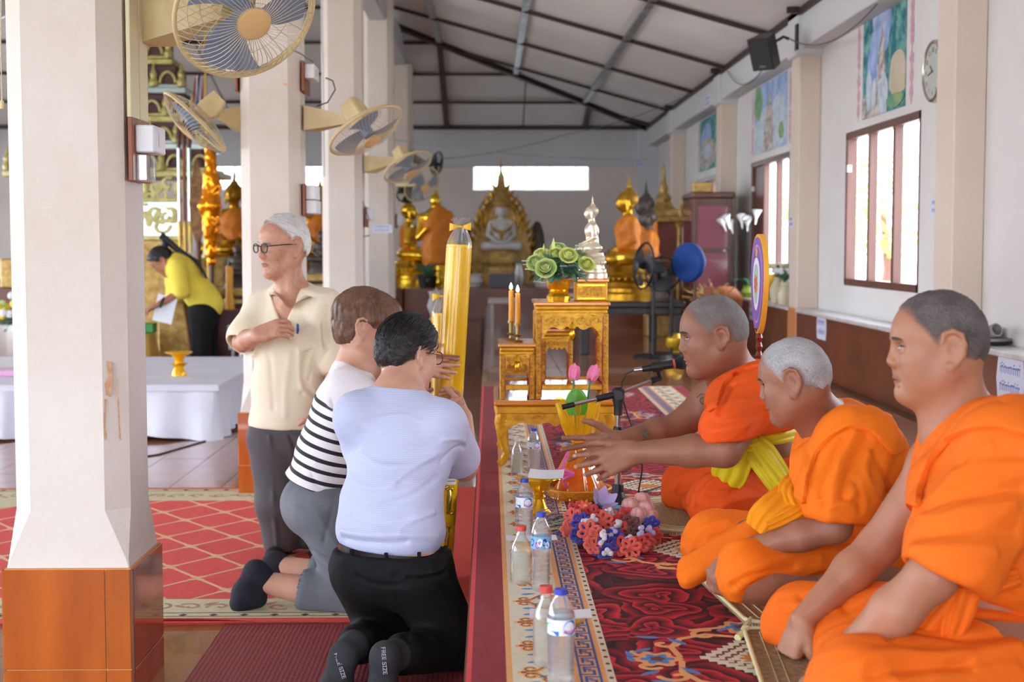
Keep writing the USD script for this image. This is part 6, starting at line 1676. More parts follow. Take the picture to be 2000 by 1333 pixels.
obj('white_vase', lathe([(0, 0), (.06, 0), (.04, .05), (.085, .16), (.05, .27), (.07, .33), (0, .32)], 20, (-.64, 16.35, .545)), PETW, label='white vase on the raised floor before the brown step', cat='vase', smooth=40)
obj('gold_pedestal_bowl', lathe([(0, 0), (.07, 0), (.03, .05), (.09, .11), (.08, .14), (0, .1)], 20, (-.52, 16.8, .905)), GOLDY, label='gold pedestal bowl on the brown step left of the candle', cat='bowl', smooth=40)
for k, (x, y, w, h, m, nm, lb) in enumerate(((-.18, 17.0, .2, .16, WMARB, 'white_urn', 'white urn left of the dark box, before the throne'), (.62, 17.1, .18, .15, WMARB, 'white_urn', 'white urn right of the dark box, before the throne'), (.36, 17.6, .14, .3, mat('old_silver', (150, 146, 144), .3, .7), 'silver_vase', 'silver vase right of the throne base'))):
 obj(nm, lathe([(0, 0), (w * .4, 0), (w * .5, h * .4), (w * .3, h * .8), (w * .42, h), (0, h * .95)], 18, (x, y, .905)), m, label=lb, cat='vase', smooth=40)
obj('dark_box', box(-.02, .30, 16.75, 16.95, .905, 1.07, .006), mat('slate_box', (86, 84, 92), .5), label='dark offering box before the white statue', cat='box')
obj('white_stool', [box(-.02, .30, 15.3, 15.6, PL + .34, PL + .40, .01), box(.0, .04, 15.32, 15.58, PL, PL + .34), box(.24, .28, 15.32, 15.58, PL, PL + .34)], mat('weathered_white', (176, 168, 164), .6), label='weathered white stool on the raised floor before the step', cat='stool')

# ================================================================ the altar side, left of the pillars
CLOTHW = mat('white_cotton', (226, 226, 238), .8, c2=(218, 218, 232), scale=4)
t = thing('skirted_table', 'long low white table with a pleated skirt, left of the pillars', 'table', (-3.6, 11.5, 0))
x0, x1, y0_, y1_ = -1.7, 1.62, -1.27, 1.28
path = np.array([(x0, y0_), (x1, y0_), (x1, y1_), (x0, y1_), (x0, y0_)]); seg = np.r_[0, np.cumsum(np.linalg.norm(np.diff(path, axis=0), axis=1))]

def skirt(u, v):
 s_ = u * seg[-1]; x = np.interp(s_, seg, path[:, 0]); y = np.interp(s_, seg, path[:, 1])
 k_ = np.clip(np.searchsorted(seg, s_, 'right') - 1, 0, 3); nx = np.array([0, 1, 0, -1])[k_]; ny = np.array([-1, 0, 1, 0])[k_]
 q = (.018 + .045 * v ** 1.2) * (.5 + .5 * np.sin(s_ * 26 + 2.2 * np.sin(s_ * 3.1))) + .03 * v * (.5 + .5 * np.sin(s_ * 4.2 + 1))
 return np.stack([x + nx * q, y + ny * q, .395 - v * (.375 - .02 * np.sin(s_ * 5.2)) ], -1)

obj('skirt', grid_mesh(skirt, 900, 9), CLOTHW, t, smooth=True)
obj('cloth_top', box(x0 - .03, x1 + .03, y0_ - .03, y1_ + .03, .388, .402, .006), CLOTHW, t)
obj('hem_band', [box(x0 - .03, x1 + .032, y0_ - .034, y0_ - .026, .355, .392, .003), box(x1 + .026, x1 + .034, y0_ - .03, y1_ + .03, .355, .392, .003)], CLOTHW, t)
YG = mat('yellow_lacquer_gold', (246, 186, 24), .25, .4)
t = thing('offering_stand', 'yellow-gold two-tiered offering stand on the white table', 'stand', (PZ(350, 734, .403)))
obj('foot', lathe([(0, 0), (.055, 0), (.05, .03), (.035, .06), (.055, .085), (0, .09)], 24, lobes=10, lob=.04), YG, t, smooth=40)
obj('bowl', lathe([(0, .085), (.075, .093), (.03, .10), (.035, .13), (.06, .16), (.105, .178), (.10, .185), (.05, .17), (0, .165)], 24, lobes=10, lob=.04), YG, t, smooth=40)
PLW = mat('white_chair_plastic', (226, 230, 236), .4)
t = thing('plastic_chair', 'white plastic garden chair behind the table corner', 'chair', (-2.2, 13.62, 0), 200)
obj('seat', box(-.22, .22, -.2, .22, .40, .425, .01), PLW, t)
for x in (-.22, .22):
 for y in (-.2, .22): obj('leg', cyl((x, y, .4), (x * 1.15, y * 1.15, 0), .022, .018, 8), PLW, t)
 obj('armrest', tube([(x * 1.12, -.2, .4), (x * 1.2, -.18, .62), (x * 1.2, .1, .64), (x * 1.05, .24, .66)], .02, 8), PLW, t, smooth=50)
obj('backrest', grid_mesh(lambda u, v: np.stack([(u - .5) * .48, .22 + .10 * v - .05 * np.cos((u - .5) * 3), .42 + .42 * v - .05 * (2 * u - 1) ** 2 * v], -1), 14, 8), PLW, t, smooth=True)
t = thing('satin_table', 'small table under a draped gold satin cloth', 'table', (-3.42, 13.25, 0))
SATIN = mat('gold_satin', (214, 170, 60), .35, c2=(196, 148, 40), scale=5, sheen=.3)

def drapef(u, v):
 a = 2 * np.pi * u; r = .25 + .07 * v + .02 * v * np.sin(9 * a)
 return np.stack([r * np.cos(a) * 1.2, r * np.sin(a), .60 - .58 * v], -1)

obj('cloth', grid_mesh(drapef, 90, 10, True), SATIN, t, smooth=True); obj('top', lathe([(0, .60), (.26, .60), (.26, .585), (0, .585)], 30), SATIN, t)
obj('bronze_drape', grid_mesh(lambda u, v: np.stack([-2.98 + .16 * u + .02 * np.sin(20 * u) + .10 * v, 13.75 + .03 * np.sin(23 * u + 2 * v), 1.0 - .95 * v], -1), 40, 8), mat('bronze_satin', (150, 108, 42), .4, c2=(120, 82, 30), scale=4), label='bronze satin drape hanging behind the yellow-shirted person', cat='drape', smooth=True)
obj('green_box', mv(box(-.07, .09, -.08, .08, 0, .085, .006), *V3(-3.18, 13.15, .602)), mat('green_card', (60, 140, 60), .5), label='green box on the gold satin table', cat='box')
obj('paper_sheet', rotm(mv(box(-.09, .09, -.002, .002, 0, .25), -3.02, 13.12, .69), 14, (0, 1, 0), (-3.0, 13.1, .7)), PAPERB, label='white paper held over the gold satin table', cat='paper')
t = thing('red_vase', 'red vase with pale flowers before the bending person', 'flowers', (-3.06, 13.9, .0))
obj('stand', box(-.15, .15, -.12, .12, 0, .86, .01), GOLDF, t); obj('vase', lathe([(0, .86), (.05, .86), (.08, .95), (.05, 1.08), (.06, 1.1), (0, 1.08)], 18), mat('red_glaze', (190, 40, 46), .3), t, smooth=40)
obj('flowers', [ball((gp.normal(0, .07), gp.normal(0, .06), 1.2 + gp.normal(0, .08)), .035, 1) for _ in range(16)], PETW, t, kind='stuff')
t = thing('flower_arrangement', 'yellow and white flowers in a clear stand at the left edge', 'flowers', (-3.62, 11.0, .403))
obj('clear_stand', box(-.16, .16, -.14, .14, 0, .40, .01), ACRY, t); obj('pink_base', box(-.2, .2, -.16, .16, 0, .05, .01), mat('pink_silk', (226, 170, 206), .5), t)
for i in range(26):
 obj('blossom', ball((gp.uniform(-.16, .16), gp.uniform(-.13, .1), .50 + gp.uniform(-.06, .12)), .032, 1), (PETYY, PETW, PETG)[i % 3], t)
obj('foliage', [leaf3d((0, 0, .4), V3(.22 * math.cos(a), .18 * math.sin(a), .46 + .1 * math.sin(4 * a)), .06) for a in np.linspace(0, 6.2, 18)], LEAFD, t, kind='stuff')

PALEG = mat('pale_gilt', (206, 196, 130), .4, .35, c2=(170, 158, 90), scale=16)
MIRR = mat('pale_mirror', (196, 216, 214), .15, .6)
MARN = mat('maroon_recess', (92, 54, 56), .6)
t = thing('altar_canopy', 'tall tiered gilt canopy with rows of finials, behind the nearest pillar', 'altar', (-4.42, 17.2, .9))
ztop = [(1.30, 1.24), (1.62, 1.12), (1.94, 1.0), (2.28, .86), (2.62, .70), (2.96, .52)]
obj('dais', box(-1.3, 1.3, -.5, .9, 0, .35, .02), GOLDF, t)
for x in (-1.1, -.4, .4, 1.1): obj('column', lathe([(.07, .35), (.05, .42), (.045, 1.1), (.08, 1.22), (.06, 1.3)], 14, (x, -.4, 0)), PALEG, t, smooth=40)
for k, (z, w) in enumerate(ztop):
 obj('tier', [box(-w, w, -w * .4, w * .4, z, z + .07, .01), box(-w * .93, w * .93, -w * .37, w * .37, z + .07, z + .11, .01)], MIRR if k % 2 else PALEG, t)
 obj('tier_recess', box(-w * .86, w * .86, -w * .34, w * .34, z + .11, z + .33, .01), MARN, t)
 n_ = 9 - k
 for i in range(n_):
  x = -w + .05 + (2 * w - .1) * i / (n_ - 1)
  obj('finial', lathe([(.045, 0), (.06, .05), (.035, .10), (.045, .14), (.02, .20), (0, .30)], 9, (x, -w * .38, z + .08)), PALEG, t, smooth=30)
 for i in range(n_ - 1):
  x = -w + .05 + (2 * w - .1) * (i + .5) / (n_ - 1)
  obj('arch', tube([(x + .09 * math.cos(a), -w * .37, z + .12 + .13 * math.sin(a)) for a in np.linspace(0, math.pi, 9)], .018, 5), PALEG, t)
obj('spire', lathe([(.4, 3.25), (.25, 3.5), (.28, 3.55), (.1, 3.85), (0, 4.0)], 12), PALEG, t)
for k in range(3): obj('valance', mv(carved_panel(.8, .28, -.45, .03, k), -.75 + .75 * k, 0, 1.02), PALEG, t)
t = thing('altar_fence', 'pale gilt carved railing below the canopy', 'railing', (-3.72, 15.6, .9))
obj('panel', mv(carved_panel(.62, .34, 0, .03, 2, 4), 0, 0, .62), PALEG, t); obj('back_board', box(-.33, .33, .03, .05, .58, 1.0), MIRR, t)
obj('rail', [box(-.36, .36, -.02, .06, .56, .61, .006), box(-.36, .36, -.02, .06, .97, 1.02, .006)], PALEG, t); obj('base', box(-.4, .4, -.05, .12, -.9, .56, .01), GOLDF, t)
GOURD = mat('yellow_gourd_gilt', (200, 166, 76), .35, .5)
for k, px in enumerate((352, 362, 372)):
 b_ = P(px, 484, 15.2)
 t = thing('ceremonial_spear', ('ceremonial spear with a gourd-shaped foot, leftmost of three', 'ceremonial spear with a gourd-shaped foot, middle of three', 'ceremonial spear with a gourd-shaped foot, rightmost of three')[k], 'spear', (b_[0], 15.2, .0))
 zz = b_[2]
 obj('foot', lathe([(0, zz - .2), (.018, zz - .18), (.014, zz), (.022, zz + .1), (.026, zz + .2), (.02, zz + .28), (0, zz + .3)], 12), GOURD, t, smooth=40)
 obj('shaft', tube([(0, 0, zz + .25), (0, 0, zz + 1.05)], .018, 8), REDW if k % 2 else MIRR, t); obj('blade', lathe([(.02, zz + 1.05), (.035, zz + 1.15), (.015, zz + 1.3), (0, zz + 1.4)], 8), DWOOD, t)
 obj('rack_post', tube([(0, 0, 0), (0, 0, zz - .19)], .016, 8), DWOOD, t)
t = thing('leaf_standard', 'tall dark gilt leaf-shaped standard beside the spears', 'standard', (P(386, 400, 15.0)[0], 15.0, 0))
zz = P(386, 480, 15.0)[2]
obj('leaf_board', prism(sg.Polygon([(-.02, zz), (-.07, zz + .2), (-.09, zz + .45), (-.06, zz + .7), (-.01, zz + .9), (.01, zz + .9), (.05, zz + .7), (.07, zz + .45), (.06, zz + .2), (.02, zz)]), -.012, .012, 'y'), mat('dark_gilt', (130, 96, 44), .4, .4, c2=(96, 58, 30), scale=20), t); obj('post', tube([(0, 0, 0), (0, 0, zz + .05)], .03, 8), DWOOD, t)
FOILO = mat('orange_foil', (246, 148, 24), .16, .8); FOILS = mat('silver_foil', (206, 208, 214), .16, .9)

def foil(name, label, px, py0, py1, d, w0, w1, m, seed):
 a, c = P(px, py1, d), P(px, py0, d); o = V3(a[0], d, 0)
 t = thing(name, label, 'wrapped offering', o)
 H_ = c[2] - a[2]
 b_ = Body(); b_.cap((0, 0, a[2]), (0, 0, a[2] + H_ * .5), w0 * .6, w1, .05); b_.cap((0, 0, a[2] + H_ * .5), (.01, 0, c[2] - w0), w1, w0 * .7, .05); b_.cap((0, 0, c[2] - w0), (0, 0, c[2]), w0 * .7, w0 * .5, .03)
 m_ = b_.mesh(.016, 1)
 m_ = displace(m_, lambda p: .05 * np.abs(2 * meshkit.fbm(p * V3(9, 9, 5) + seed, 3, seed) - 1) - .015)
 obj('foil_wrap', m_, m, t, smooth=28); obj('stand_pole', tube([(0, 0, 0), (0, 0, a[2] + .05)], .025, 8), DWOOD, t); obj('foot', lathe([(0, 0), (.16, 0), (.12, .05), (0, .06)], 16), GOLDF, t)

foil('foil_wrapped_figure', 'tall offering wrapped in crumpled orange foil', 413, 292, 512, 14.6, .09, .115, FOILO, 3)
foil('foil_wrapped_figure', 'tall offering in crumpled silver foil beside the second pillar', 492, 285, 540, 15.2, .06, .085, FOILS, 8)
buddha('seated_statue', 'gold seated statue facing the camera, left of the second pillar', (-3.38, 18.9, .905), 1.55, -102, GOLDS, ORROBE, h=.015, lotus=.24)
buddha('seated_statue', 'gold statue in an orange robe between the second and third pillars', (-2.18, 18.4, .905), 1.46, -80, GOLDS, ORROBE, h=.015, lotus=.24)
for k, (px, d, zz, lab) in enumerate(((463, 14.2, .98, 'small dark bronze statue on a pale carved stand'), (628, 14.5, 1.12, 'small dark bronze statue seen between the second and third pillars'))):
 x = P(px, 500, d)[0]
 t = thing('carved_stand', ('pale carved stand left of the second pillar', 'pale carved stand seen between two pillars')[k], 'stand', (x, d, 0))
 obj('body', box(-.16, .16, -.12, .12, 0, zz - .08, .01), MARN, t); obj('top', box(-.20, .20, -.16, .16, zz - .08, zz, .01), GOLDF, t)
 for z_ in (.35, .6, zz - .16): obj('ledge', box(-.22, .22, -.15, .15, z_, z_ + .05, .01), PALEG, t)
 for xx in (-.17, .17): obj('post', lathe([(.025, 0), (.03, .3), (.02, .34), (.03, zz - .1)], 10, (xx, -.14, 0)), PALEG, t)
 buddha('seated_statue', lab, (x, d, zz), .50, -90, BRONZE, None, h=.008)
obj('yellow_candle', lathe([(0, 0), (.05, 0), (.05, .10), (.036, .12), (.036, .42), (0, .42)], 18, (P(450, 560, 13.9)[0], 13.85, P(450, 604, 13.9)[2])), mat('amber_candle', (226, 160, 16), .35), label='amber candle standing before the small dark statue', cat='candle', smooth=40)
obj('candle_shelf', box(P(450, 560, 13.9)[0] - .16, P(450, 560, 13.9)[0] + .16, 13.72, 13.98, 0, P(450, 604, 13.9)[2], .01), MARN, label='maroon block under the amber candle', cat='shelf')
t = thing('flag', 'small Thai flag on a pole behind the second fan', 'flag', (P(401, 130, 15.5)[0], 15.5, 0))
zt, zf = P(401, 60, 15.5)[2], P(401, 200, 15.5)[2]
obj('pole', tube([(0, 0, 0), (0, 0, zt)], .012, 8), GOURD, t)
cols = [(190, 40, 52), (230, 230, 234), (40, 44, 110), (230, 230, 234), (190, 40, 52)]; ws = [0, 1 / 6, 2 / 6, 4 / 6, 5 / 6, 1]
for i in range(5):
 obj('stripe', grid_mesh(lambda u, v: np.stack([-(.02 + .10 * (ws[i] + (ws[i + 1] - ws[i]) * u)) - .02 * v, .03 * np.sin(9 * (ws[i] + (ws[i + 1] - ws[i]) * u) + 3 * v), zt - .46 - .34 * v - .05 * u], -1), 5, 8), mat(f'flag_{("red", "white", "blue", "white", "red")[i]}', cols[i], .7), t, smooth=True)

# ================================================================ trees outside the right-hand windows
LEAFO = mat_nodes('sunlit_leaf', {'d': ('diffuse_bsdf', dict(color=lin((150, 190, 90)))), 't': ('translucent_bsdf', dict(color=lin((190, 220, 110)))), 'm': ('mix_closure', dict(fac=.5))}, [('d.BSDF', 'm.closure1'), ('t.BSDF', 'm.closure2')], 'm.closure')  # one even yellow-green leaf colour, half translucent
for k, (x, y) in enumerate(((8.6, 31.0), (9.5, 40.0))):
 t = thing('tree', ('leafy tree outside the nearest barred window', 'leafy tree outside the second barred window')[k], 'tree', (x, y, -.3))
 obj('trunk', tube([(0, 0, 0), (.1, 0, 1.2), (.0, .1, 2.4)], [.16, .12, .08], 8), DWOOD, t, smooth=60)
 g3 = np.random.default_rng(k + 3); c = g3.normal(0, 1, (900, 3)); c /= np.linalg.norm(c, axis=1)[:, None]; c = c * (g3.uniform(.5, 1, 900) ** .5)[:, None] * V3(1.5, 2.0, 1.2) + V3(0, 0, 2.6)
 q = g3.normal(0, 1, (900, 2, 3)); q /= np.linalg.norm(q, axis=2)[:, :, None]; q *= V3(1, 1, 1) * .11
 v_ = np.stack([c - q[:, 0], c + q[:, 1] * .5, c + q[:, 0], c - q[:, 1] * .5], 1).reshape(-1, 3); i_ = np.arange(900)[:, None] * 4
 obj('foliage', trimesh.Trimesh(v_, np.vstack([i_ + [0, 1, 2], i_ + [0, 2, 3]]), process=False), LEAFO, t, kind='stuff')
# ================================================================ people
SKIN_A = mat('skin_tan', (176, 122, 94), .5, c2=(164, 110, 82), scale=14, detail=5, sss=.12, bump=.10, bscale=260, lo=.3, hi=.7)
SKIN_B = mat('skin_brown', (156, 106, 82), .5, c2=(142, 92, 70), scale=14, detail=5, sss=.1, bump=.14, bscale=220, lo=.3, hi=.7)
SKIN_C = mat('skin_light', (212, 164, 140), .5, c2=(202, 148, 124), scale=14, detail=5, sss=.12, bump=.1, bscale=240, lo=.3, hi=.7)
SKIN_D = mat('skin_aged', (206, 158, 132), .5, c2=(190, 132, 106), scale=26, detail=6, sss=.1, bump=.25, bscale=130, lo=.3, hi=.7)
NAIL = mat('nail', (232, 196, 184), .35)
LIPM = mat('lip', (158, 98, 82), .5)
EYEW = mat('eye_white', (226, 218, 210), .25)
EYED = mat('eye_dark', (40, 28, 24), .25)
BROW = mat('eyebrow', (70, 58, 54), .8)

def stubble(name, dark, light, scale=300, cover=1.0, rough=.7, stretch=(1, 1, 1), lo=.36, hi=.66, bump=.8):
 """Short hair: two tones mixed by fine noise, its cover given by the mesh's own density."""
 n = {'t': ('texture_coordinate', {}), 'mp': ('mapping', dict(scale=stretch)), 'n': ('noise_texture', dict(scale=scale, detail=3.0)), 'n2': ('noise_texture', dict(scale=22.0, detail=3.0)), 'mx': ('mix', dict(fac=.45)), 'r': ('rgb_ramp', {'ramp': [(lo, lin(dark)), (hi, lin(light))]}),
         'b': ('bump', dict(strength=bump, distance=.002)), 'p': ('principled_bsdf', dict(roughness=rough, specular_ior_level=.3)), 'a': ('attribute', dict(attribute='tint')), 'n3': ('noise_texture', dict(scale=700.0, detail=1.0)),
         'm0': ('math', dict(math_type='multiply_add', value2=1.7, value3=-.85)), 'm1': ('math', dict(math_type='multiply_add', value2=1.0)), 'm2': ('math', dict(math_type='multiply', value2=cover, use_clamp=True)), 'tp': ('transparent_bsdf', {}), 'mc': ('mix_closure', {})}
 L = [('t.object', 'mp.vector'), ('mp.vector', 'n.vector'), ('t.object', 'n2.vector'), ('n.color', 'mx.color1'), ('n2.color', 'mx.color2'), ('mx.color', 'r.fac'), ('r.color', 'p.base_color'), ('n.fac', 'b.height'), ('b.normal', 'p.normal'), ('t.object', 'n3.vector'),
         ('n3.fac', 'm0.value1'), ('a.fac', 'm1.value1'), ('m0.value', 'm1.value3'), ('m1.value', 'm2.value1'), ('m2.value', 'mc.fac'), ('tp.BSDF', 'mc.closure1'), ('p.BSDF', 'mc.closure2')]
 return mat_nodes(name, n, L, 'mc.closure')

def frame(f, up=(0, 0, 1)):
 """Columns forward, left, up."""
 f = np.asarray(f, float); f /= np.linalg.norm(f)
 l = np.cross(up, f); l /= np.linalg.norm(l)
 return np.stack([f, l, np.cross(f, l)], 1)

def pitch(R, deg):
 """Nods a frame down by deg."""
 a = math.radians(deg); c, s = math.cos(a), math.sin(a)
 return R @ np.array([[c, 0, s], [0, 1, 0], [-s, 0, c]])

def roll(R, deg):
 a = math.radians(deg); c, s = math.cos(a), math.sin(a)
 return R @ np.array([[1, 0, 0], [0, c, -s], [0, s, c]])

class Head:
 def __init__(s, c, R, k=1.0, thin=0.0, nose=1.0, ear=1.0, jaw=1.0):
  s.c, s.R, s.k, s.thin, s.nose, s.ear, s.jaw = np.asarray(c, float), R, k, thin, nose, ear, jaw

 def w(s, x, y, z):
  return s.c + s.R @ (np.array([x, y, z]) * s.k)

 def add(s, b):
  k, W, R = s.k, s.w, s.R
  e = lambda c, r, kk=.02, op='+', Q=None: b.ell(W(*c), np.array(r) * k, R if Q is None else R @ Q, kk * k, op)
  c = lambda p, q, ra, rb, kk=.012: b.cap(W(*p), W(*q), ra * k, rb * k, kk * k)
  t = s.thin
  e((-.016, 0, .035), (.094, .077, .090)); e((-.03, 0, .01), (.080, .072, .075), .03)
  e((.018, 0, .036), (.062, .066, .062), .03)
  e((.026, 0, -.032), (.052, .058 - t, .070), .03)
  for q in (1, -1):
   c((-.018, q * .056 * s.jaw, -.045), (.052, q * .016, -.092), .020, .017, .03)
   e((.048, q * (.044 - t * .3), -.014), (.020, .018, .020), .025)
   c((.0735, q * .012, .029), (.060, q * .044, .026), .009, .007, .014)
   e((.077, q * .031, .011), (.013, .017, .010), .012, '-')
   e((.0595, q * .031, .010), (.0130, .0145, .0120), .004)
   c((.072, q * .018, .0185), (.064, q * .045, .0165), .0028, .0024, .005)
   c((.072, q * .018, .0035), (.064, q * .044, .0025), .0026, .0022, .006)
   if not t: e((.030, q * .036, -.046), (.034, .026, .036), .03)
  c((.052, 0, -.095), (.060, 0, -.092), .019, .018, .03)
  n = s.nose
  c((.0775, 0, .018), (.087 + .006 * (n - 1), 0, -.020), .0072, .0118 * (.6 + .4 * n), .009)
  for q in (1, -1):
   e((.081, q * .0135, -.025), (.011, .0085, .0085), .008)
  c((.066, 0, -.038), (.072, 0, -.046), .014, .012, .02)
  c((.070, -.018, -.0545), (.070, .018, -.0545), .0060, .0060, .006); c((.076, -.008, -.0525), (.076, .008, -.0525), .0062, .0062, .006)
  c((.072, -.014, -.068), (.072, .014, -.068), .0068, .0068, .006)
  b.cap(W(.080, -.021, -.0605), W(.080, .021, -.0605), .0032 * k, .0032 * k, .003 * k, '-')
  for q in (1, -1):           # ears: plate, helix, lobe, hollow
   Q = np.array([[1, 0, 0], [0, math.cos(.35), -math.sin(.35) * q], [0, math.sin(.35) * q, math.cos(.35)]]).T
   Q = np.array([[.90, .436 * q, 0], [-.436 * q, .90, 0], [0, 0, 1]])
   E = s.ear
   o = np.array([-.020, q * .0800, .002])
   e(o + (0, 0, 0), (.019 * E, .006, .031 * E), .010, '+', Q)
   hel = [(-.0 + .016, .0, .016), (.012, .004, .030), (-.002, .008, .035), (-.016, .010, .028), (-.021, .011, .010), (-.018, .009, -.008), (-.008, .006, -.022), (.004, .003, -.029)]
   hp = [W(*(o + np.array([x * E, y * q, z * E]))) for x, y, z in hel]
   for i in range(len(hp) - 1):
    b.cap(hp[i], hp[i + 1], .0042 * k * E, .0042 * k * E, .004 * k)
   b.ell(hp[-1], np.array([.009, .006, .010]) * k * E, R, .006 * k)
   e(o + (.001 * E, q * .011, .002), (.010 * E, .009, .017 * E), .003, '-', Q)
  return s

 def scalp(s, front=.055, nape=-.03, grow=.003, h=.0035, amp=.0010, seed=0, back=0.0, fade=.016, burn=True, rag=.006, crown=0.0):
  """A hair cap over the skull inside a hairline; returns it with the hair's density, thinning towards that line."""
  k, W, R = s.k, s.w, s.R
  b = Body()
  e = lambda c, r, kk=.02, op='+': b.ell(W(*c), (np.array(r) + grow) * k, R, kk * k, op)
  e((-.016 - back, 0, .035 + crown), (.094, .077, .090)); e((-.03 - back, 0, .01), (.080, .072, .075), .03); e((.018, 0, .036 + crown), (.062, .066, .062), .03)
  planes = [((front, 0, .078), (.80, 0, -.60)), ((-.058, 0, nape), (.25, 0, -1))] + [((.050, q * .07, .05), (.95, q * .20, -.16)) for q in (1, -1)]
  ells = []
  for q in (1, -1):
   ells += [((-.020, q * .085, -.006), (.026, .03, .040)), ((.058 if burn else .02, q * .07, -.035), (.048, .04, .042)), ((-.045, q * .085, -.05), (.035, .045, .034))]
  for p, n in planes: b.cut(W(*p), R @ np.array(n), .004)
  for p, r in ells: b.ell(W(*p), np.array(r) * k, R, .005 * k, '-')
  b.cut(W(-.02, 0, -.085), R @ np.array([0, 0, -1.]), .004)
  m = b.mesh(h, 2)
  m = displace(m, lambda p: amp * (2 * meshkit.noise(p * 260, seed) - 1) + amp * 1.2 * (2 * meshkit.noise(p * 60, seed + 3) - 1))
  v = (np.asarray(m.vertices) - s.c) @ R / k
  d = np.full(len(v), 1.0)
  for p, n in planes:
   n = np.array(n) / np.linalg.norm(n); d = np.minimum(d, -((v - np.array(p)) @ n))
  for p, r in ells:
   q = (v - np.array(p)) / np.array(r); d = np.minimum(d, (np.linalg.norm(q, axis=1) - 1) * np.min(r))
  d += rag * (meshkit.fbm(v * 110, 3, seed + 9) - .5)
  return m, np.clip(d / fade, 0, 1)

def face_parts(t, H, brow=BROW, brows=True, lips=True, body=None, o=(0, 0, 0), open_=.0034):
 """Eyes with lash lines, eyebrows and lips, laid on the modelled face."""
 k, W, R = H.k, H.w, H.R
 lv = (np.asarray(body.vertices) - np.asarray(o) - H.c) @ R / k
 lv = lv[(lv[:, 0] > .03) & (np.abs(lv[:, 1]) < .08) & (np.abs(lv[:, 2]) < .11)]

 def sx(y, z):
  d = np.hypot(lv[:, 1] - y, lv[:, 2] - z); c = lv[d < .005]
  return c[:, 0].max() if len(c) else lv[np.argmin(d), 0]
 S = lambda y, z, up=0: W(sx(y, z) + up, y, z)
 for q in (1, -1):
  ey = lambda u, dz, up=0: S(q * (.018 + .027 * u), .0095 + dz + .002 * u - .0035 * (2 * u - 1) ** 2 * .3, up)
  us = np.linspace(0, 1, 8)
  obj('eye', grid_mesh(lambda u, v: np.array([[ey(a_, (b_ - .5) * 2 * open_ * math.sin(math.pi * min(max(a_, .02), .98)), .0006) for a_, b_ in zip(ra, rb)] for ra, rb in zip(u, v)]), 8, 4), EYEW, t, smooth=True)
  obj('iris', mv(place(ball((0, 0, 0), .0046 * k, 2, (.28, 1, min(1, open_ / .0042))), R, np.zeros(3)), *ey(.52, 0, .0006)), EYED, t, smooth=True)
  obj('lash_line', tube([ey(u, open_ * math.sin(math.pi * u) + .0004, .0008) for u in us], np.array([.4, .8, 1, 1.1, 1.1, 1.1, 1, .5]) * .0013 * k, 5), EYED, t, smooth=True)
  if brows:
   pts = [S(q * (.012 + .036 * u), .0285 + .006 * u - .008 * u * u, .0004) for u in np.linspace(0, 1, 8)]
   obj('eyebrow', tube(pts, np.array([.5, .9, 1.1, 1.1, 1, .8, .6, .3]) * .0034 * k, 6), brow, t, smooth=True)
 if lips:
  for z, r in ((-.0548, .0042), (-.0672, .0050)):
   pts = [S(.021 * u, z + (-.0035 if z > -.06 else .0035) * u * u, -r * .55) for u in np.linspace(-1, 1, 11)]
   obj('lip', tube(pts, [r * k * (.30 + .70 * (1 - abs(u) ** 2.2)) for u in np.linspace(-1, 1, 11)], 8), LIPM, t, smooth=True)

def wrinkles(m, H, lines):
 """Presses fine lines into a face; lines in the head's own frame."""
 v = np.asarray(m.vertices); near = np.linalg.norm(v - H.c, axis=1) < .17 * H.k
 n = vnormals(m); d = np.zeros(len(v)); loc = (v[near] - H.c) @ H.R / H.k
 for pts, w, a in lines:
  for q in (1, -1):
   p = np.array(pts) * (1, q, 1); d[near] += a * np.exp(-(seg_dist(loc, p) / w) ** 2)
 return trimesh.Trimesh(v + n * d[:, None], m.faces, process=False)

FOLDS = [([(.082, .016, -.022), (.076, .026, -.036), (.070, .031, -.052)], .0035, -.0020), ([(.075, .018, -.007), (.068, .034, -.011), (.058, .046, -.006)], .003, -.0012), ([(.074, .021, -.063), (.068, .026, -.072)], .003, -.0018), ([(.070, .017, .0165), (.072, .032, .0185), (.060, .047, .014)], .0022, -.0014), ([(.085, 0, -.040), (.083, 0, -.048)], .003, -.0012), ([(.076, -.015, -.0785), (.077, 0, -.079), (.076, .015, -.0785)], .004, -.0016)]
OLD = FOLDS + [([(.086, 0, z), (.082, .025, z + .003), (.070, .045, z)], .0025, -.0009) for z in (.047, .057, .067)] + [([(.060, .050, .012), (.045, .062, .020)], .002, -.001), ([(.060, .050, .008), (.046, .063, .004)], .002, -.001), ([(.062, .040, -.030), (.052, .048, -.062)], .005, -.0025), ([(.066, .036, -.045), (.055, .036, -.085)], .004, -.0018)]

FING = ((.030, .088, (.034, .023, .019), .0082), (.010, .091, (.038, .026, .020), .0085), (-.010, .087, (.035, .024, .020), .0080), (-.029, .079, (.027, .018, .017), .0070))

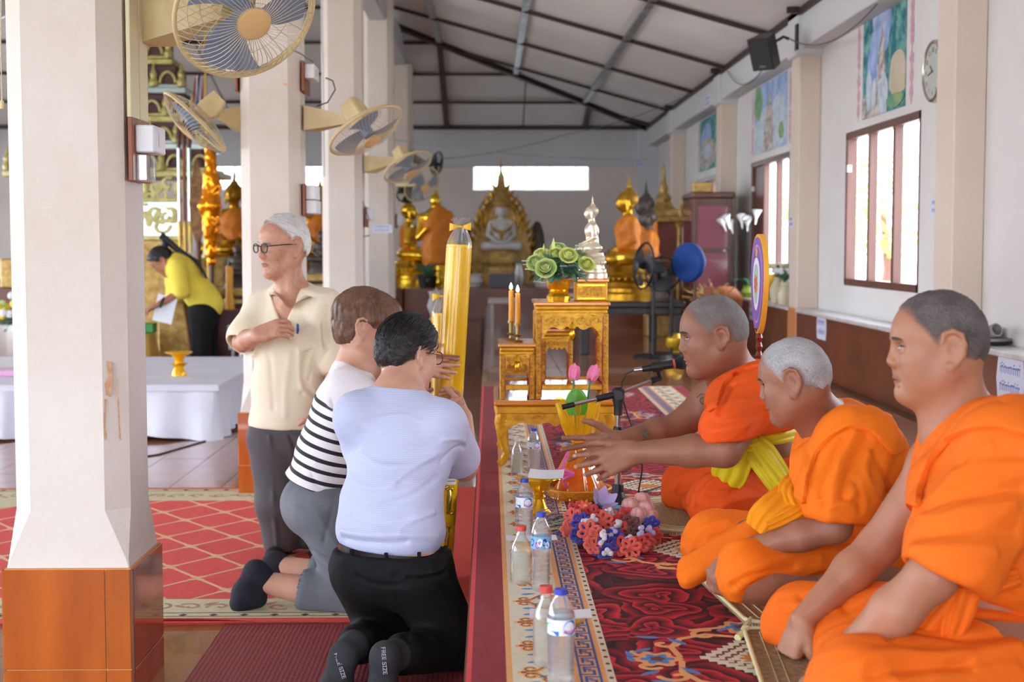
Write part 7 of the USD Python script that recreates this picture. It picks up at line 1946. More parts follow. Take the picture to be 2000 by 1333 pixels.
def hand(b, wrist, fdir, back, thumb_side, k=1.0, curl=(20, 25, 20), spread=4.0, tcurl=15, topen=40, curls=None, tips=None):
 """Palm, four fingers and a thumb. fdir: where the fingers point, back: out of the back of the hand, thumb_side: +1 or -1 along back x fdir."""
 x = np.asarray(fdir, float); x /= np.linalg.norm(x)
 z = np.asarray(back, float); z = z - x * (z @ x); z /= np.linalg.norm(z)
 y = np.cross(z, x) * thumb_side
 w = np.asarray(wrist, float); L = lambda v: w + (x * v[0] + y * v[1] + z * v[2]) * k
 kn = []
 for yy, xx, ph, r in FING:
  kn.append(np.array([xx, yy, .002]))
 for i, kp in enumerate(kn):
  b.cap(L((.004, kp[1] * .62, 0)), L(kp), .0165 * k, .0118 * k, .012 * k)
 b.ell(L((.035, .022, -.008)), np.array([.030, .016, .015]) * k, np.stack([x, y, z], 1), .012 * k)
 b.ell(L((.040, -.022, -.006)), np.array([.034, .014, .013]) * k, np.stack([x, y, z], 1), .012 * k)
 nails = []
 for i, (yy, xx, ph, r) in enumerate(FING):
  cu = curls[i] if curls else curl
  a = 0.0; sp = math.radians(spread * (1.5 - i))
  p = kn[i].copy(); ps = [p.copy()]
  for q, l in enumerate(ph):
   a += math.radians(cu[q])
   d = np.array([math.cos(a) * math.cos(sp), math.cos(a) * math.sin(sp), -math.sin(a)])
   p = p + d * l; ps.append(p.copy())
  rs = [r * 1.12, r * 1.05, r * .95, r * .80]
  for q in range(3):
   b.cap(L(ps[q]), L(ps[q + 1]), rs[q] * k, rs[q + 1] * k, .0035 * k)
  b.ell(L(ps[1]), r * 1.1 * k, None, .004 * k)
  up = np.array([math.sin(a) * math.cos(sp), math.sin(a) * math.sin(sp), math.cos(a)])
  nails.append((L(ps[3] + up * r * .62 - d * r * .15), (x * d[0] + y * d[1] + z * d[2]), (x * up[0] + y * up[1] + z * up[2]), r * k))
 to = math.radians(topen); tc = math.radians(tcurl)
 p0 = np.array([.018, .026, -.006]); d1 = np.array([math.cos(to) * math.cos(tc), math.sin(to), -math.sin(tc)])
 p1 = p0 + d1 * .042; d2 = np.array([math.cos(to * .75) * math.cos(tc * 1.6), math.sin(to * .75), -math.sin(tc * 1.6)])
 p2 = p1 + d2 * .032; d3 = np.array([math.cos(to * .5) * math.cos(tc * 2), math.sin(to * .5), -math.sin(tc * 2)]); p3 = p2 + d3 * .024
 for a_, c_, ra, rb in ((p0, p1, .0150, .0115), (p1, p2, .0112, .0100), (p2, p3, .0100, .0080)):
  b.cap(L(a_), L(c_), ra * k, rb * k, .007 * k)
 return nails

def nail_mesh(nails):
 ms = []
 for c, d, u, r in nails:
  s = np.cross(u, d)
  ms.append(place(ball((0, 0, 0), r, 1, (.85, .72, .30)), np.stack([d, s, u], 1), c))
 return ms

def px_of(v):
 d = np.asarray(v, float) - EYE; f = d @ FWD
 return np.stack([1000 + FPX * (d @ RGT) / f, 666.5 - FPX * (d @ UPV) / f], -1), f

def pick(m, pts, r=9):
 """The nearest points of a surface along sight lines, used to lay a fold line on cloth."""
 xy, f = px_of(m.vertices); out = []
 for p in pts:
  d = np.hypot(*(xy - p).T)
  c = np.where(d < r)[0]
  out.append(np.asarray(m.vertices)[c[np.argmin(f[c])]] if len(c) else np.asarray(m.vertices)[np.argmin(d)])
 out = np.array(out)
 if len(out) > 2:        # round the corners
  t = np.linspace(0, len(out) - 1, len(out) * 4)
  from scipy.interpolate import PchipInterpolator
  out = PchipInterpolator(np.arange(len(out)), out)(t)
 return out

def ledge(pts, w, amp, L, side=1):
 """The edge of an upper layer of cloth: a step that fades out over L on one side of the line."""
 pts = np.asarray(pts, float)

 def f(p, n):
  best = np.full(len(p), 9.0); sg_ = np.zeros(len(p))
  for a, b in zip(pts[:-1], pts[1:]):
   ab = b - a; t = np.clip(((p - a) @ ab) / max(ab @ ab, 1e-12), 0, 1)
   q = p - a - t[:, None] * ab; d = np.linalg.norm(q, axis=1)
   s = np.sign((np.cross(q, ab / (np.linalg.norm(ab) + 1e-9)) * n).sum(1))
   u = d < best
   best = np.where(u, d, best); sg_ = np.where(u, s, sg_)
  x = best * sg_ * side
  st = np.clip(x / w * .5 + .5, 0, 1); st = st * st * (3 - 2 * st)
  return amp * st * np.exp(-np.clip(x, 0, None) / L)
 return f

def cloth(b, h, folds=(), creases=(), ledges=(), relax=2, keep=None):
 """Skins a garment and works folds, creases and layered edges into it. creases: (picture points, width, height); ledges: (picture points, width, height, fade, side)."""
 m = b.mesh(h, relax)
 for f in folds:
  m = displace(m, f)
 base = m
 n = vnormals(base); v = np.asarray(base.vertices)
 d = np.zeros(len(v))
 for pts, w, a in creases:
  d += crease(pick(base, pts), w, a)(v)
 for pts, w, a, L, s in ledges:
  d += ledge(pick(base, pts), w, a, L, s)(v, n)
 return trimesh.Trimesh(v + n * d[:, None], base.faces, process=False)

def band(m, poly, out=.014, inn=.001, it=8):
 """A folded upper layer of cloth: the part of a garment inside an outline, raised and given its own thickness and edge."""
 from shapely import contains_xy
 v, f = np.asarray(m.vertices), np.asarray(m.faces)
 xy, _ = px_of(v)
 ins = contains_xy(sg.Polygon(poly), xy[:, 0], xy[:, 1])
 g = f[ins[f].all(1)]
 if not len(g): return m
 lab = trimesh.graph.connected_component_labels(trimesh.graph.face_adjacency(g), node_count=len(g)); cnt = np.bincount(lab)
 g = g[cnt[lab] > .2 * cnt.max()]
 e = np.vstack([g[:, [0, 1]], g[:, [1, 2]], g[:, [2, 0]]]); _, i, c = np.unique(np.sort(e, 1), axis=0, return_index=True, return_counts=True)
 be = e[i[c == 1]]
 p = v.copy()
 for _k in range(it):
  s_ = np.zeros_like(p); w_ = np.zeros(len(p))
  for a, b_ in ((0, 1), (1, 0)):
   np.add.at(s_, be[:, a], p[be[:, b_]]); np.add.at(w_, be[:, a], 1)
  q = w_ > 0; p[q] = .4 * p[q] + .6 * s_[q] / w_[q][:, None]
 n = vnormals(m); N = len(v)
 F = np.vstack([g, g[:, ::-1] + N, np.stack([be[:, 0], be[:, 1] + N, be[:, 1]], 1), np.stack([be[:, 0], be[:, 0] + N, be[:, 1] + N], 1)])
 r = trimesh.Trimesh(np.vstack([p + n * out, p + n * inn]), F, process=False); r.remove_unreferenced_vertices()
 return r

def ribbon(pts, w, out=.02, pl=3, amp=.008, th=.008, ph=0.0):
 """A pleated strip of cloth along a line of points, its face towards where it is seen from."""
 from scipy.interpolate import PchipInterpolator
 pts = np.asarray(pts, float); I = PchipInterpolator(np.arange(len(pts)), pts); W_ = PchipInterpolator(np.arange(len(pts)), np.asarray(w, float))
 vw = EYE - pts.mean(0); vw /= np.linalg.norm(vw); N, M = 24, 25
 u = np.linspace(0, len(pts) - 1, N); c = I(u); tg = I.derivative()(u); tg /= np.linalg.norm(tg, axis=1)[:, None]
 sd = np.cross(tg, vw); sd /= np.linalg.norm(sd, axis=1)[:, None]; v = np.linspace(-.5, .5, M)
 h = out * (1 - (2 * v) ** 2)[None] + amp * np.abs(np.sin(pl * np.pi * v[None] + ph + .35 * u[:, None])) * np.ones((N, 1))
 f = c[:, None] + sd[:, None] * (W_(u)[:, None] * v)[..., None] + vw * h[..., None]; b = f - vw * th
 ring = np.concatenate([f, b[:, ::-1]], 1)
 m = grid_mesh(lambda a, q: ring.transpose(1, 0, 2), 2 * M, N, True)
 caps = []
 for r in (ring[0], ring[-1]): caps.append(trimesh.Trimesh(np.vstack([r, r.mean(0)]), [[i, (i + 1) % (2 * M), 2 * M] for i in range(2 * M)], process=False))
 return m

def person(name, label, o):
 return thing(name, label, 'person', o)

def figure_mesh(b, h, boxes=(), relax=2, floor=.010):
 """A body's skin, sampled finer inside boxes (head, hands) and coarser elsewhere."""
 b.cut(V3(0, 0, floor), V3(0, 0, -1), .006); m = b.mesh(h, relax); out = []
 v, f = np.asarray(m.vertices), np.asarray(m.faces); c = v[f].mean(1); keep = np.ones(len(f), bool)
 for lo, hi, hf in boxes:
  keep &= ~((c > lo + h * .8) & (c < hi - h * .8)).all(1)
  out.append(b.mesh(hf, relax, np.asarray(lo), np.asarray(hi)))
 m = trimesh.Trimesh(v, f[keep], process=False); m.remove_unreferenced_vertices()
 return cat_([m] + out) if out else m

def head_box(H, hf=.0026):
 r = V3(.135, .135, .13) * H.k
 return (H.c - r + V3(0, 0, .012), H.c + r, hf)

def at_box(c, r, hf=.0026):
 return (np.asarray(c) - r, np.asarray(c) + r, hf)

class Fig:
 """Collects a figure's meshes; everything is modelled in world space and stored about the figure's base."""

 def __init__(s, label, o):
  s.o = np.asarray(o, float); s.t = person('person', label, s.o)

 def put(s, name, m, mt, label=None, parent=None, smooth=True, tint=None):
  if isinstance(m, tuple):
   m, tint = m
  m = cat_(m) if isinstance(m, list) else m
  return obj(name, mv(m, *(-s.o)), mt, parent or s.t, label, smooth=smooth, color=None if tint is None else np.repeat(np.asarray(tint)[:, None], 3, 1))

def lens_glasses(F, H, m_frame, thin=.0012, w=.027, hgt=.020):
 W = H.w
 g = []
 R = H.R
 for q in (1, -1):
  c = np.array([.094, q * .034, .006])
  ring = [W(*(c + (-.006 * (math.cos(a) * q * .5 + .5) * .6, w * math.cos(a) * (abs(math.cos(a)) ** -.25 if abs(math.cos(a)) > .01 else 1) * .92, hgt * math.sin(a)))) for a in np.linspace(0, 2 * math.pi, 25)[:-1]]
  g.append(tube(ring, thin * H.k * 1.2, 6, closed=True))
  g.append(tube([W(.086, q * .062, .014), W(.03, q * .080, .016), W(-.022, q * .082, .014), W(-.036, q * .080, -.006)], thin * H.k, 6))
 g.append(tube([W(.094, -.009, .012), W(.098, 0, .014), W(.094, .009, .012)], thin * H.k, 6))
 return g

# ---------------------------------------------------------------- the monks' robes
def robe_mat(name, c, c2):
 n = {'t': ('texture_coordinate', {}), 'n': ('noise_texture', dict(scale=2.2, detail=3)), 'r': ('rgb_ramp', {'ramp': [(.3, lin(c)), (.7, lin(c2))]}), 'w': ('noise_texture', dict(scale=420.0, detail=2)), 'b': ('bump', dict(strength=.10, distance=.002)),
         'p': ('principled_bsdf', dict(roughness=.8, sheen_weight=.12, sheen_roughness=.5, sheen_tint=lin(c), specular_ior_level=.2)), 'tl': ('translucent_bsdf', dict(color=lin(c2))), 'm': ('mix_closure', dict(fac=.10))}
 return mat_nodes(name, n, [('t.object', 'n.vector'), ('n.fac', 'r.fac'), ('r.color', 'p.base_color'), ('t.object', 'w.vector'), ('w.fac', 'b.height'), ('b.normal', 'p.normal'), ('p.BSDF', 'm.closure1'), ('tl.BSDF', 'm.closure2')], 'm.closure')

ROBE1 = robe_mat('robe_red_orange', (246, 98, 36), (240, 90, 30))
ROBE2 = robe_mat('robe_orange', (250, 126, 30), (246, 116, 24))
ROBE2B = robe_mat('robe_yellow_orange', (238, 150, 24), (232, 140, 18))
ROBE3 = robe_mat('robe_bright_orange', (248, 120, 34), (244, 110, 26))
SASHY = mat('yellow_sash', (226, 208, 10), .6, c2=(216, 196, 6), scale=5, sheen=.1)
BELTB = mat('brown_belt', (122, 66, 34), .5)
GREYHAIR = stubble('grey_stubble', (98, 92, 92), (150, 144, 142), cover=.86)
GREYHAIR2 = stubble('pale_grey_stubble', (150, 146, 148), (206, 204, 206), cover=.9)
DARKSTUB = stubble('salt_and_pepper_stubble', (62, 56, 58), (122, 114, 112), cover=.95)
SKIN_SHORT = None
# ---- the nearest monk

Y = 3.0
F = Fig('monk nearest the camera at the right edge, shaved grey head, hands in his lap', (1.02, Y, PL + .02))
hc = P(1822, 683, 3.02)
H = Head(hc, pitch(frame((-1, .07, 0)), 3), 1.0, ear=1.18, jaw=1.1)
b = Body()
H.add(b)
nb = P(1885, 850, 3.03)
b.cap(H.w(-.03, 0, -.035), nb, .062, .066, .03); b.cap(H.w(.0, 0, -.06), P(1862, 860, 3.02), .052, .06, .03)
shF, shN = P(1835, 905, 3.22), P(1965, 905, 2.82)
elF, elN = P(1718, 1065, 3.26), P(1822, 1125, 2.70)
wrF, wrN = P(1568, 1212, 3.22), P(1618, 1318, 2.80)
chest, belly, hip = P(1915, 965, 3.02), P(1945, 1120, 3.0), P(1965, 1270, 3.0)
Rt = frame((-1, .05, 0))
b.cap(nb, shF, .07, .068, .05); b.cap(nb, shN, .07, .06, .05)
b.ell(chest, (.115, .175, .17), Rt, .06); b.ell(belly, (.125, .165, .16), Rt, .06); b.ell(hip, (.15, .19, .12), Rt, .06)
b.cap(shF, elF, .060, .046, .03); b.cap(elF, elF + (wrF - elF) * .35, .047, .046, .02); b.cap(elF + (wrF - elF) * .35, wrF, .046, .029, .02)
b.cap(shN, elN, .058, .047, .03); b.cap(elN, elN + (wrN - elN) * .35, .047, .047, .02); b.cap(elN + (wrN - elN) * .35, wrN, .047, .030, .02)
nl = hand(b, wrF, V3(-.35, .0, -.93), V3(-.72, -.25, .3), 1, 1.06, spread=5, curls=[(14, 34, 22), (18, 42, 26), (22, 46, 30), (24, 48, 32)], topen=30, tcurl=16)
nl2 = hand(b, wrN, V3(-.45, .5, -.55), V3(-.3, -.25, .9), 1, 1.06, curl=(25, 30, 20), spread=3)
bm = wrinkles(figure_mesh(b, .0042, [head_box(H), at_box(wrF + V3(-.03, 0, -.07), .075)], floor=PL + .026), H, FOLDS)
F.put('body', bm, SKIN_A)
tag(F.put('fingernails', nail_mesh(nl + nl2), NAIL), kind='stuff')
F.put('stubble_hair', H.scalp(front=.060, nape=-.052, h=.003), DARKSTUB)
face_parts(F.t, Head(hc - F.o, H.R, H.k), body=bm, o=F.o)
# upper robe: over the near shoulder and arm, across the chest, leaving the far shoulder bare
r = Body()
r.ell(chest, (.128, .185, .18), Rt, .05); r.ell(belly + V3(0, 0, .02), (.140, .178, .15), Rt, .05)
r.cap(nb + V3(.015, 0, -.015), shN + V3(.02, 0, 0), .085, .10, .05)
r.cap(shN, elN + (shN - elN) * .12 + V3(.02, -.01, 0), .095, .092, .05)
r.cap(shN + V3(.06, .05, -.02), P(2010, 1060, 2.86), .12, .12, .06)
r.cap(P(1850, 960, 2.9), P(1858, 1060, 2.76), .065, .075, .05)
n1 = np.cross(P(1918, 742, 3.0) - P(1776, 900, 3.12), V3(-.15, 1.0, -.25)); n1 = n1 if n1[0] < 0 else -n1
r.cut(P(1782, 890, 3.1), n1 + V3(0, .25, 0), .006)
r.cut(P(1812, 1112, 2.72), V3(-.42, -.12, -.90), .008)
hollow = Body
r.cap(elN + (shN - elN) * .30, elN - (shN - elN) * .3, .062, .056, .004, '-')
fold_w, C = .013, []
m = cloth(r, .005, [drape((-.75, .2, -.6), 7, .007, 5, sharp=2.4), drape((-.8, .1, -.5), 17, .003, 6)],
          creases=[([(1800, 985), (1850, 965), (1930, 955), (2000, 950)], .014, -.012), ([(1790, 1010), (1850, 1000), (1990, 985)], .012, .008), ([(1780, 1040), (1860, 1030), (1990, 1035)], .016, -.010),
                   ([(1870, 900), (1920, 880), (1995, 880)], .016, -.010), ([(1830, 960), (1875, 905), (1930, 870)], .014, .010), ([(1775, 1070), (1850, 1065), (1950, 1075)], .012, .008), ([(1850, 780), (1905, 762), (1960, 790)], .012, -.004)])
F.put('upper_robe', m, ROBE3)
F.put('shoulder_fold', band(m, [(1918, 735), (1850, 790), (1760, 880), (1750, 960), (1798, 1005), (1806, 955), (1823, 905), (1858, 862), (1900, 844), (1950, 840), (2010, 860), (2070, 890), (2070, 780), (1960, 735)]), ROBE3, smooth=40)
# lower robe: both thighs and folded shins
k1, k2 = P(1545, 1205, 3.36), P(1650, 1345, 2.68)
q = Body()
q.ell(hip + V3(0, 0, -.01), (.19, .235, .14), Rt, .08)
q.cap(hip + V3(-.05, .1, -.02), k1 + V3(.03, 0, .0), .13, .085, .06); q.cap(hip + V3(-.05, -.12, -.02), k2 + V3(.03, 0, 0), .13, .10, .06)
q.cap(k1 + V3(.02, -.02, -.03), P(1800, 1345, 2.95), .075, .06, .05); q.cap(k2 + V3(.02, .03, -.03), P(1820, 1375, 3.0), .085, .06, .05)
q.ell(P(1750, 1290, 3.05), (.17, .18, .06), Rt, .06)
q.cut(V3(0, 0, PL + .024), V3(0, 0, -1), .01)
m = cloth(q, .0055, [drape((-.9, .1, -.25), 8, .010, 9, sharp=2.2), drape((-.9, .3, -.1), 18, .004, 2)],
          creases=[([(1560, 1160), (1640, 1180), (1740, 1240)], .012, -.008), ([(1680, 1290), (1740, 1270), (1850, 1275), (1990, 1255)], .016, .012), ([(1700, 1310), (1780, 1300), (1900, 1300)], .014, -.012), ([(1760, 1330), (1850, 1315), (1990, 1300)], .014, .01), ([(1790, 1225), (1860, 1235), (1990, 1225)], .014, -.01)])
F.put('lower_robe', m, ROBE3)
x0, x1 = P(1700, 1140, 2.85), P(1900, 1140, 2.8)
for nm, pts, w in (('robe_knot', [(1862, 1095, 2.78), (1850, 1150, 2.78), (1800, 1210, 2.80), (1742, 1262, 2.84)], [.05, .09, .12, .07]), ('robe_fold', [(1935, 1105, 2.76), (1880, 1130, 2.77), (1855, 1185, 2.78), (1838, 1262, 2.79)], [.06, .10, .10, .06]), ('robe_fold', [(1990, 1120, 2.78), (1930, 1135, 2.76), (1885, 1150, 2.77)], [.05, .06, .05])):
 F.put(nm, ribbon([P(*p) for p in pts], w, .03, 4, .012), ROBE3)
F.put('belt', grid_mesh(lambda u, v: np.stack([hip[0] + .01 - .205 * np.cos(math.pi * (u * 1.3 - .65)), hip[1] - .235 * np.sin(math.pi * (u * 1.3 - .65)) * 1.0, hip[2] + .075 + .035 * v + .03 * (u - .5)], -1), 60, 3), BELTB)
# ---- the middle monk
F = Fig('elderly monk in the middle of the row, pale stubble, bent head', (.93, 3.8, PL + .02))
Y = 3.8
H = Head(P(1546, 748, 3.74), pitch(frame((-1, .42, 0)), 14), .93, ear=1.15)
b = Body(); H.add(b)
nb = P(1628, 838, 3.84)
b.cap(H.w(-.03, 0, -.035), nb, .054, .060, .03); b.cap(H.w(.0, 0, -.06), P(1612, 850, 3.82), .044, .055, .03)
shF, shN = P(1588, 880, 4.02), P(1668, 880, 3.62)
elF, elN = P(1562, 1000, 4.05), P(1632, 1030, 3.50)
wrF, wrN = P(1455, 1036, 3.95), P(1440, 1078, 3.56)
chest, belly, hip = P(1645, 920, 3.84), P(1672, 1020, 3.86), P(1675, 1105, 3.86)
Rt = frame((-1, .08, 0))
b.cap(nb, shF, .06, .055, .05); b.cap(nb, shN, .06, .055, .05)
b.ell(chest, (.10, .155, .15), Rt, .06); b.ell(belly, (.11, .15, .14), Rt, .06); b.ell(hip, (.14, .18, .11), Rt, .06)
for a, c, d in ((shF, elF, wrF), (shN, elN, wrN)):
 b.cap(a, c, .047, .038, .03); b.cap(c, c + (d - c) * .35, .039, .038, .02); b.cap(c + (d - c) * .35, d, .038, .025, .02)
nl = hand(b, wrN, V3(-.62, .1, -.78), V3(-.75, -.35, .55), -1, 1.0, spread=1, curls=[(40, 60, 40)] * 4, topen=18, tcurl=25)
nl += hand(b, wrF, V3(-.85, .1, -.45), V3(-.4, -.1, .9), 1, 1.0, curl=(25, 40, 30))
k1, k2 = P(1385, 1060, 4.02), P(1452, 1130, 3.52)
an = P(1640, 1140, 3.66)
b.cap(hip, k2, .085, .06, .04); b.cap(k2 + V3(.05, 0, -.01), an, .055, .045, .03); b.cap(hip, k1, .085, .06, .04)
bm = wrinkles(figure_mesh(b, .0048, [head_box(H, .0028)], floor=PL + .026), H, OLD)
F.put('body', bm, SKIN_B)
tag(F.put('fingernails', nail_mesh(nl), NAIL), kind='stuff')
F.put('stubble_hair', H.scalp(front=.062, nape=-.062, fade=.02), GREYHAIR2)
face_parts(F.t, Head(H.c - F.o, H.R, H.k), body=bm, o=F.o)
r = Body()
r.ell(chest, (.125, .175, .165), Rt, .05); r.ell(belly + V3(.01, 0, .02), (.135, .168, .12), Rt, .05)
r.cap(nb + V3(.02, 0, -.02), shN + V3(.02, 0, 0), .07, .09, .05); r.cap(nb + V3(.03, 0, -.02), shF + V3(.04, 0, -.03), .06, .07, .05)
r.cap(shN, P(1640, 985, 3.52), .095, .09, .05); r.cap(shN + V3(.07, .06, -.03), P(1712, 965, 3.75), .09, .09, .06)
r.cap(P(1590, 915, 3.66), P(1610, 970, 3.56), .055, .06, .04)
r.cut(P(1562, 875, 3.95), V3(-.80, .45, .52), .006)
r.cut(P(1600, 1014, 3.52), V3(-.10, -.12, -.95), .008)
r.cap(elN + (shN - elN) * .2, elN - (shN - elN) * .3, .050, .048, .004, '-')
m = cloth(r, .005, [drape((-.45, .1, -.85), 9, .007, 15, sharp=2.4), drape((-.4, .1, -.9), 20, .003, 16)],
          creases=[([(1640, 850), (1612, 900), (1595, 960)], .012, -.012), ([(1668, 840), (1640, 900), (1618, 985)], .012, .010), ([(1690, 850), (1668, 905), (1645, 960)], .011, -.010), ([(1700, 880), (1700, 930), (1720, 975)], .012, .008), ([(1672, 930), (1690, 970), (1690, 1000)], .011, -.006), ([(1575, 860), (1570, 910), (1572, 970)], .012, .006), ([(1600, 985), (1645, 965), (1690, 985)], .011, -.008), ([(1715, 880), (1735, 930), (1738, 975)], .010, -.008)])
F.put('upper_robe', m, ROBE2)
F.put('shoulder_fold', band(m, [(1627, 760), (1590, 795), (1552, 850), (1548, 960), (1575, 990), (1583, 930), (1600, 884), (1627, 856), (1662, 836), (1700, 846), (1742, 892), (1765, 880), (1730, 800), (1680, 770)], .012), ROBE2, smooth=40)
q = Body()
q.ell(hip, (.165, .20, .115), Rt, .06); q.ell(belly + V3(.02, 0, -.04), (.128, .165, .08), Rt, .05)
q.cap(hip + V3(-.04, .1, 0), k1 + V3(.02, 0, .0), .12, .088, .06); q.cap(hip + V3(-.04, -.1, -.01), k2 + V3(.01, 0, .015), .115, .078, .06)
q.cap(k1 + V3(.02, 0, -.03), P(1560, 1090, 3.9), .075, .06, .05)
q.ell(P(1480, 1090, 3.8), (.15, .15, .05), Rt, .05)
q.cut(P(1545, 1150, 3.56), V3(.34, -.62, -.55), .006)
q.cut(V3(0, 0, PL + .024), V3(0, 0, -1), .01)
m = cloth(q, .0055, [drape((-.9, .1, -.25), 9, .009, 19, sharp=2.2), drape((-.8, -.2, -.4), 20, .0035, 12)],
          creases=[([(1345, 1070), (1370, 1025), (1420, 1010)], .010, .006), ([(1360, 1085), (1390, 1035), (1440, 1025)], .010, -.007), ([(1420, 1140), (1460, 1110), (1540, 1080), (1640, 1070)], .012, .008), ([(1430, 1150), (1480, 1130), (1560, 1105)], .010, -.009), ([(1560, 1060), (1640, 1050), (1700, 1050)], .012, -.01)])
F.put('lower_robe', m, ROBE2)
fr = Body()
fr.cap(P(1500, 1035, 3.78), P(1350, 1110, 3.78), .045, .035, .02); fr.cap(P(1470, 1060, 3.75), P(1345, 1130, 3.75), .03, .028, .02)
F.put('robe_end', cloth(fr, .005, [drape((-.8, 0, -.4), 16, .007, 8)]), ROBE2)
for pts, w in (([(1572, 950, 3.66), (1545, 985, 3.60), (1510, 1020, 3.57), (1488, 1045, 3.58)], [.08, .12, .13, .10]), ([(1585, 985, 3.58), (1545, 1010, 3.56), (1500, 1030, 3.56)], [.05, .07, .05]), ([(1560, 940, 3.66), (1548, 965, 3.60), (1560, 990, 3.58)], [.06, .08, .07])):
 F.put('waist_cloth', ribbon([P(*p) for p in pts], w, .03, 5, .012), ROBE2B)
wb = Body(); wb.ell(P(1680, 1012, 3.86), (.142, .178, .05), Rt, .0)
F.put('waist_band', cloth(wb, .005, [drape((.9, -.3, .1), 18, .006, 2)]), ROBE2)

# ---- the monk who speaks
F = Fig('monk speaking into the microphone with both hands held out', (.83, 4.8, PL + .02))
H = Head(P(1387, 660, 4.68), pitch(frame((-1, -.02, 0)), 8), 1.10, ear=.95)
b = Body(); H.add(b)
nb = P(1448, 752, 4.80)
b.cap(H.w(-.035, 0, -.03), nb, .068, .072, .03); b.cap(H.w(-.005, 0, -.065), P(1425, 760, 4.78), .058, .066, .03)
shF, shN = P(1388, 785, 5.02), P(1478, 785, 4.56)
elF, elN = P(1318, 838, 4.98), P(1415, 880, 4.40)
wrF, wrN = P(1208, 862, 4.86), P(1240, 884, 4.46)
chest, belly, hip = P(1465, 820, 4.82), P(1500, 900, 4.86), P(1520, 965, 4.88)
Rt = frame((-1, .05, 0))
b.cap(nb, shF, .075, .072, .05); b.cap(nb, shN, .075, .07, .05)
b.ell(chest, (.125, .19, .16), pitch(Rt, 25), .06); b.ell(belly, (.14, .18, .15), Rt, .06); b.ell(hip, (.17, .21, .12), Rt, .06)
b.cap(shF, elF, .066, .050, .03); b.cap(elF, elF + (wrF - elF) * .35, .050, .048, .02); b.cap(elF + (wrF - elF) * .35, wrF, .048, .032, .02)
b.cap(shN, elN, .066, .052, .03); b.cap(elN, elN + (wrN - elN) * .35, .052, .050, .02); b.cap(elN + (wrN - elN) * .35, wrN, .050, .033, .02)
nl = hand(b, wrN, V3(-.92, .02, -.34), V3(.1, -1, .12), -1, 1.14, spread=9, curls=[(4, 10, 8), (14, 14, 10), (22, 18, 12), (28, 20, 14)], topen=28, tcurl=8)
nl += hand(b, wrF, V3(-.96, 0, -.22), V3(0, 1, .1), 1, 1.14, spread=10, curls=[(2, 8, 6), (8, 10, 8), (12, 12, 10), (16, 14, 10)], topen=52, tcurl=6)
bm = wrinkles(figure_mesh(b, .0048, [head_box(H, .003), (P(1085, 960, 4.75), P(1250, 825, 4.98), .0032), (P(1135, 965, 4.36), P(1262, 840, 4.56), .0032)], floor=PL + .026), H, FOLDS)
F.put('body', bm, SKIN_B)
tag(F.put('fingernails', nail_mesh(nl), mat('brown_nail', (186, 140, 118), .4)), kind='stuff')
F.put('stubble_hair', H.scalp(front=.066, nape=-.055, fade=.022), GREYHAIR)
face_parts(F.t, Head(H.c - F.o, H.R, H.k), body=bm, o=F.o)
TATT = mat('tattoo_ink', (92, 76, 70), .6)
tp = pick(b.mesh(.01, 1), [(1268, 845), (1362, 785)], 14)
for k_, c in enumerate(tp):
 d = EYE - c; d /= np.linalg.norm(d)
 u = union_all([sa.rotate(leaf(0, 0, .028, .010, 0), a, origin=(0, 0)) for a in (10, 80, 150, 200, 260, 320)] if k_ == 0 else [sg.LineString(spiral(0, 0, .006, .024, 0, 9)).buffer(.0018), leaf(.01, -.03, .03, .008, 60)])
 F.put('tattoo', place(prism(u, -.002, .0016), basis(d), c), TATT, smooth=False)
r = Body()
r.ell(chest + V3(.0, 0, 0), (.145, .215, .17), pitch(Rt, 25), .05)
r.cap(nb + V3(.03, 0, -.02), shN + V3(.02, -.01, 0), .08, .095, .05); r.cap(nb + V3(.04, .03, -.02), shF + V3(.08, -.02, -.04), .075, .085, .05)
r.cap(shN, P(1418, 838, 4.42), .10, .085, .05); r.cap(shN + V3(.05, 0, 0), P(1500, 815, 4.56), .10, .09, .06); r.cap(P(1430, 780, 4.6), P(1415, 835, 4.5), .07, .06, .04)
r.cut(P(1400, 765, 4.86), V3(-.86, .36, .35), .006)
r.cut(P(1445, 857, 4.45), V3(-.10, -.1, -1) + V3(.24, 0, 0), .008)
r.cap(elN + (shN - elN) * .36, elN - (shN - elN) * .3, .060, .056, .004, '-')
m = cloth(r, .0055, [drape((-.8, .1, -.45), 9, .006, 25, sharp=2.4), drape((-.8, .1, -.5), 20, .003, 26)],
          creases=[([(1408, 735), (1440, 720), (1500, 735)], .012, -.010), ([(1395, 790), (1430, 775), (1500, 790)], .014, .008), ([(1388, 820), (1440, 812), (1520, 800)], .014, -.009), ([(1385, 840), (1450, 835), (1535, 812)], .012, .007), ([(1420, 700), (1465, 690), (1505, 705)], .012, -.008), ([(1425, 745), (1410, 780), (1400, 800)], .010, -.012)])
F.put('upper_robe', m, ROBE1)
F.put('shoulder_fold', band(m, [(1449, 662), (1405, 700), (1380, 770), (1385, 812), (1400, 800), (1418, 752), (1442, 730), (1480, 718), (1525, 728), (1545, 735), (1515, 690), (1480, 665)], .013), ROBE1, smooth=40)
k1, k2 = P(1330, 955, 5.12), P(1385, 985, 4.62)
q = Body()
q.ell(hip, (.19, .23, .125), Rt, .06); q.ell(belly + V3(0, 0, -.02), (.152, .195, .12), Rt, .05)
q.cap(hip + V3(-.05, .1, 0), k1 + V3(.03, 0, .01), .125, .090, .06); q.cap(hip + V3(-.05, -.1, -.01), k2 + V3(.03, 0, .01), .12, .088, .06)
q.cap(k1 + V3(.03, 0, -.03), P(1490, 1000, 4.9), .08, .07, .05); q.cap(k2 + V3(.03, 0, -.03), P(1510, 1015, 4.8), .085, .07, .05)
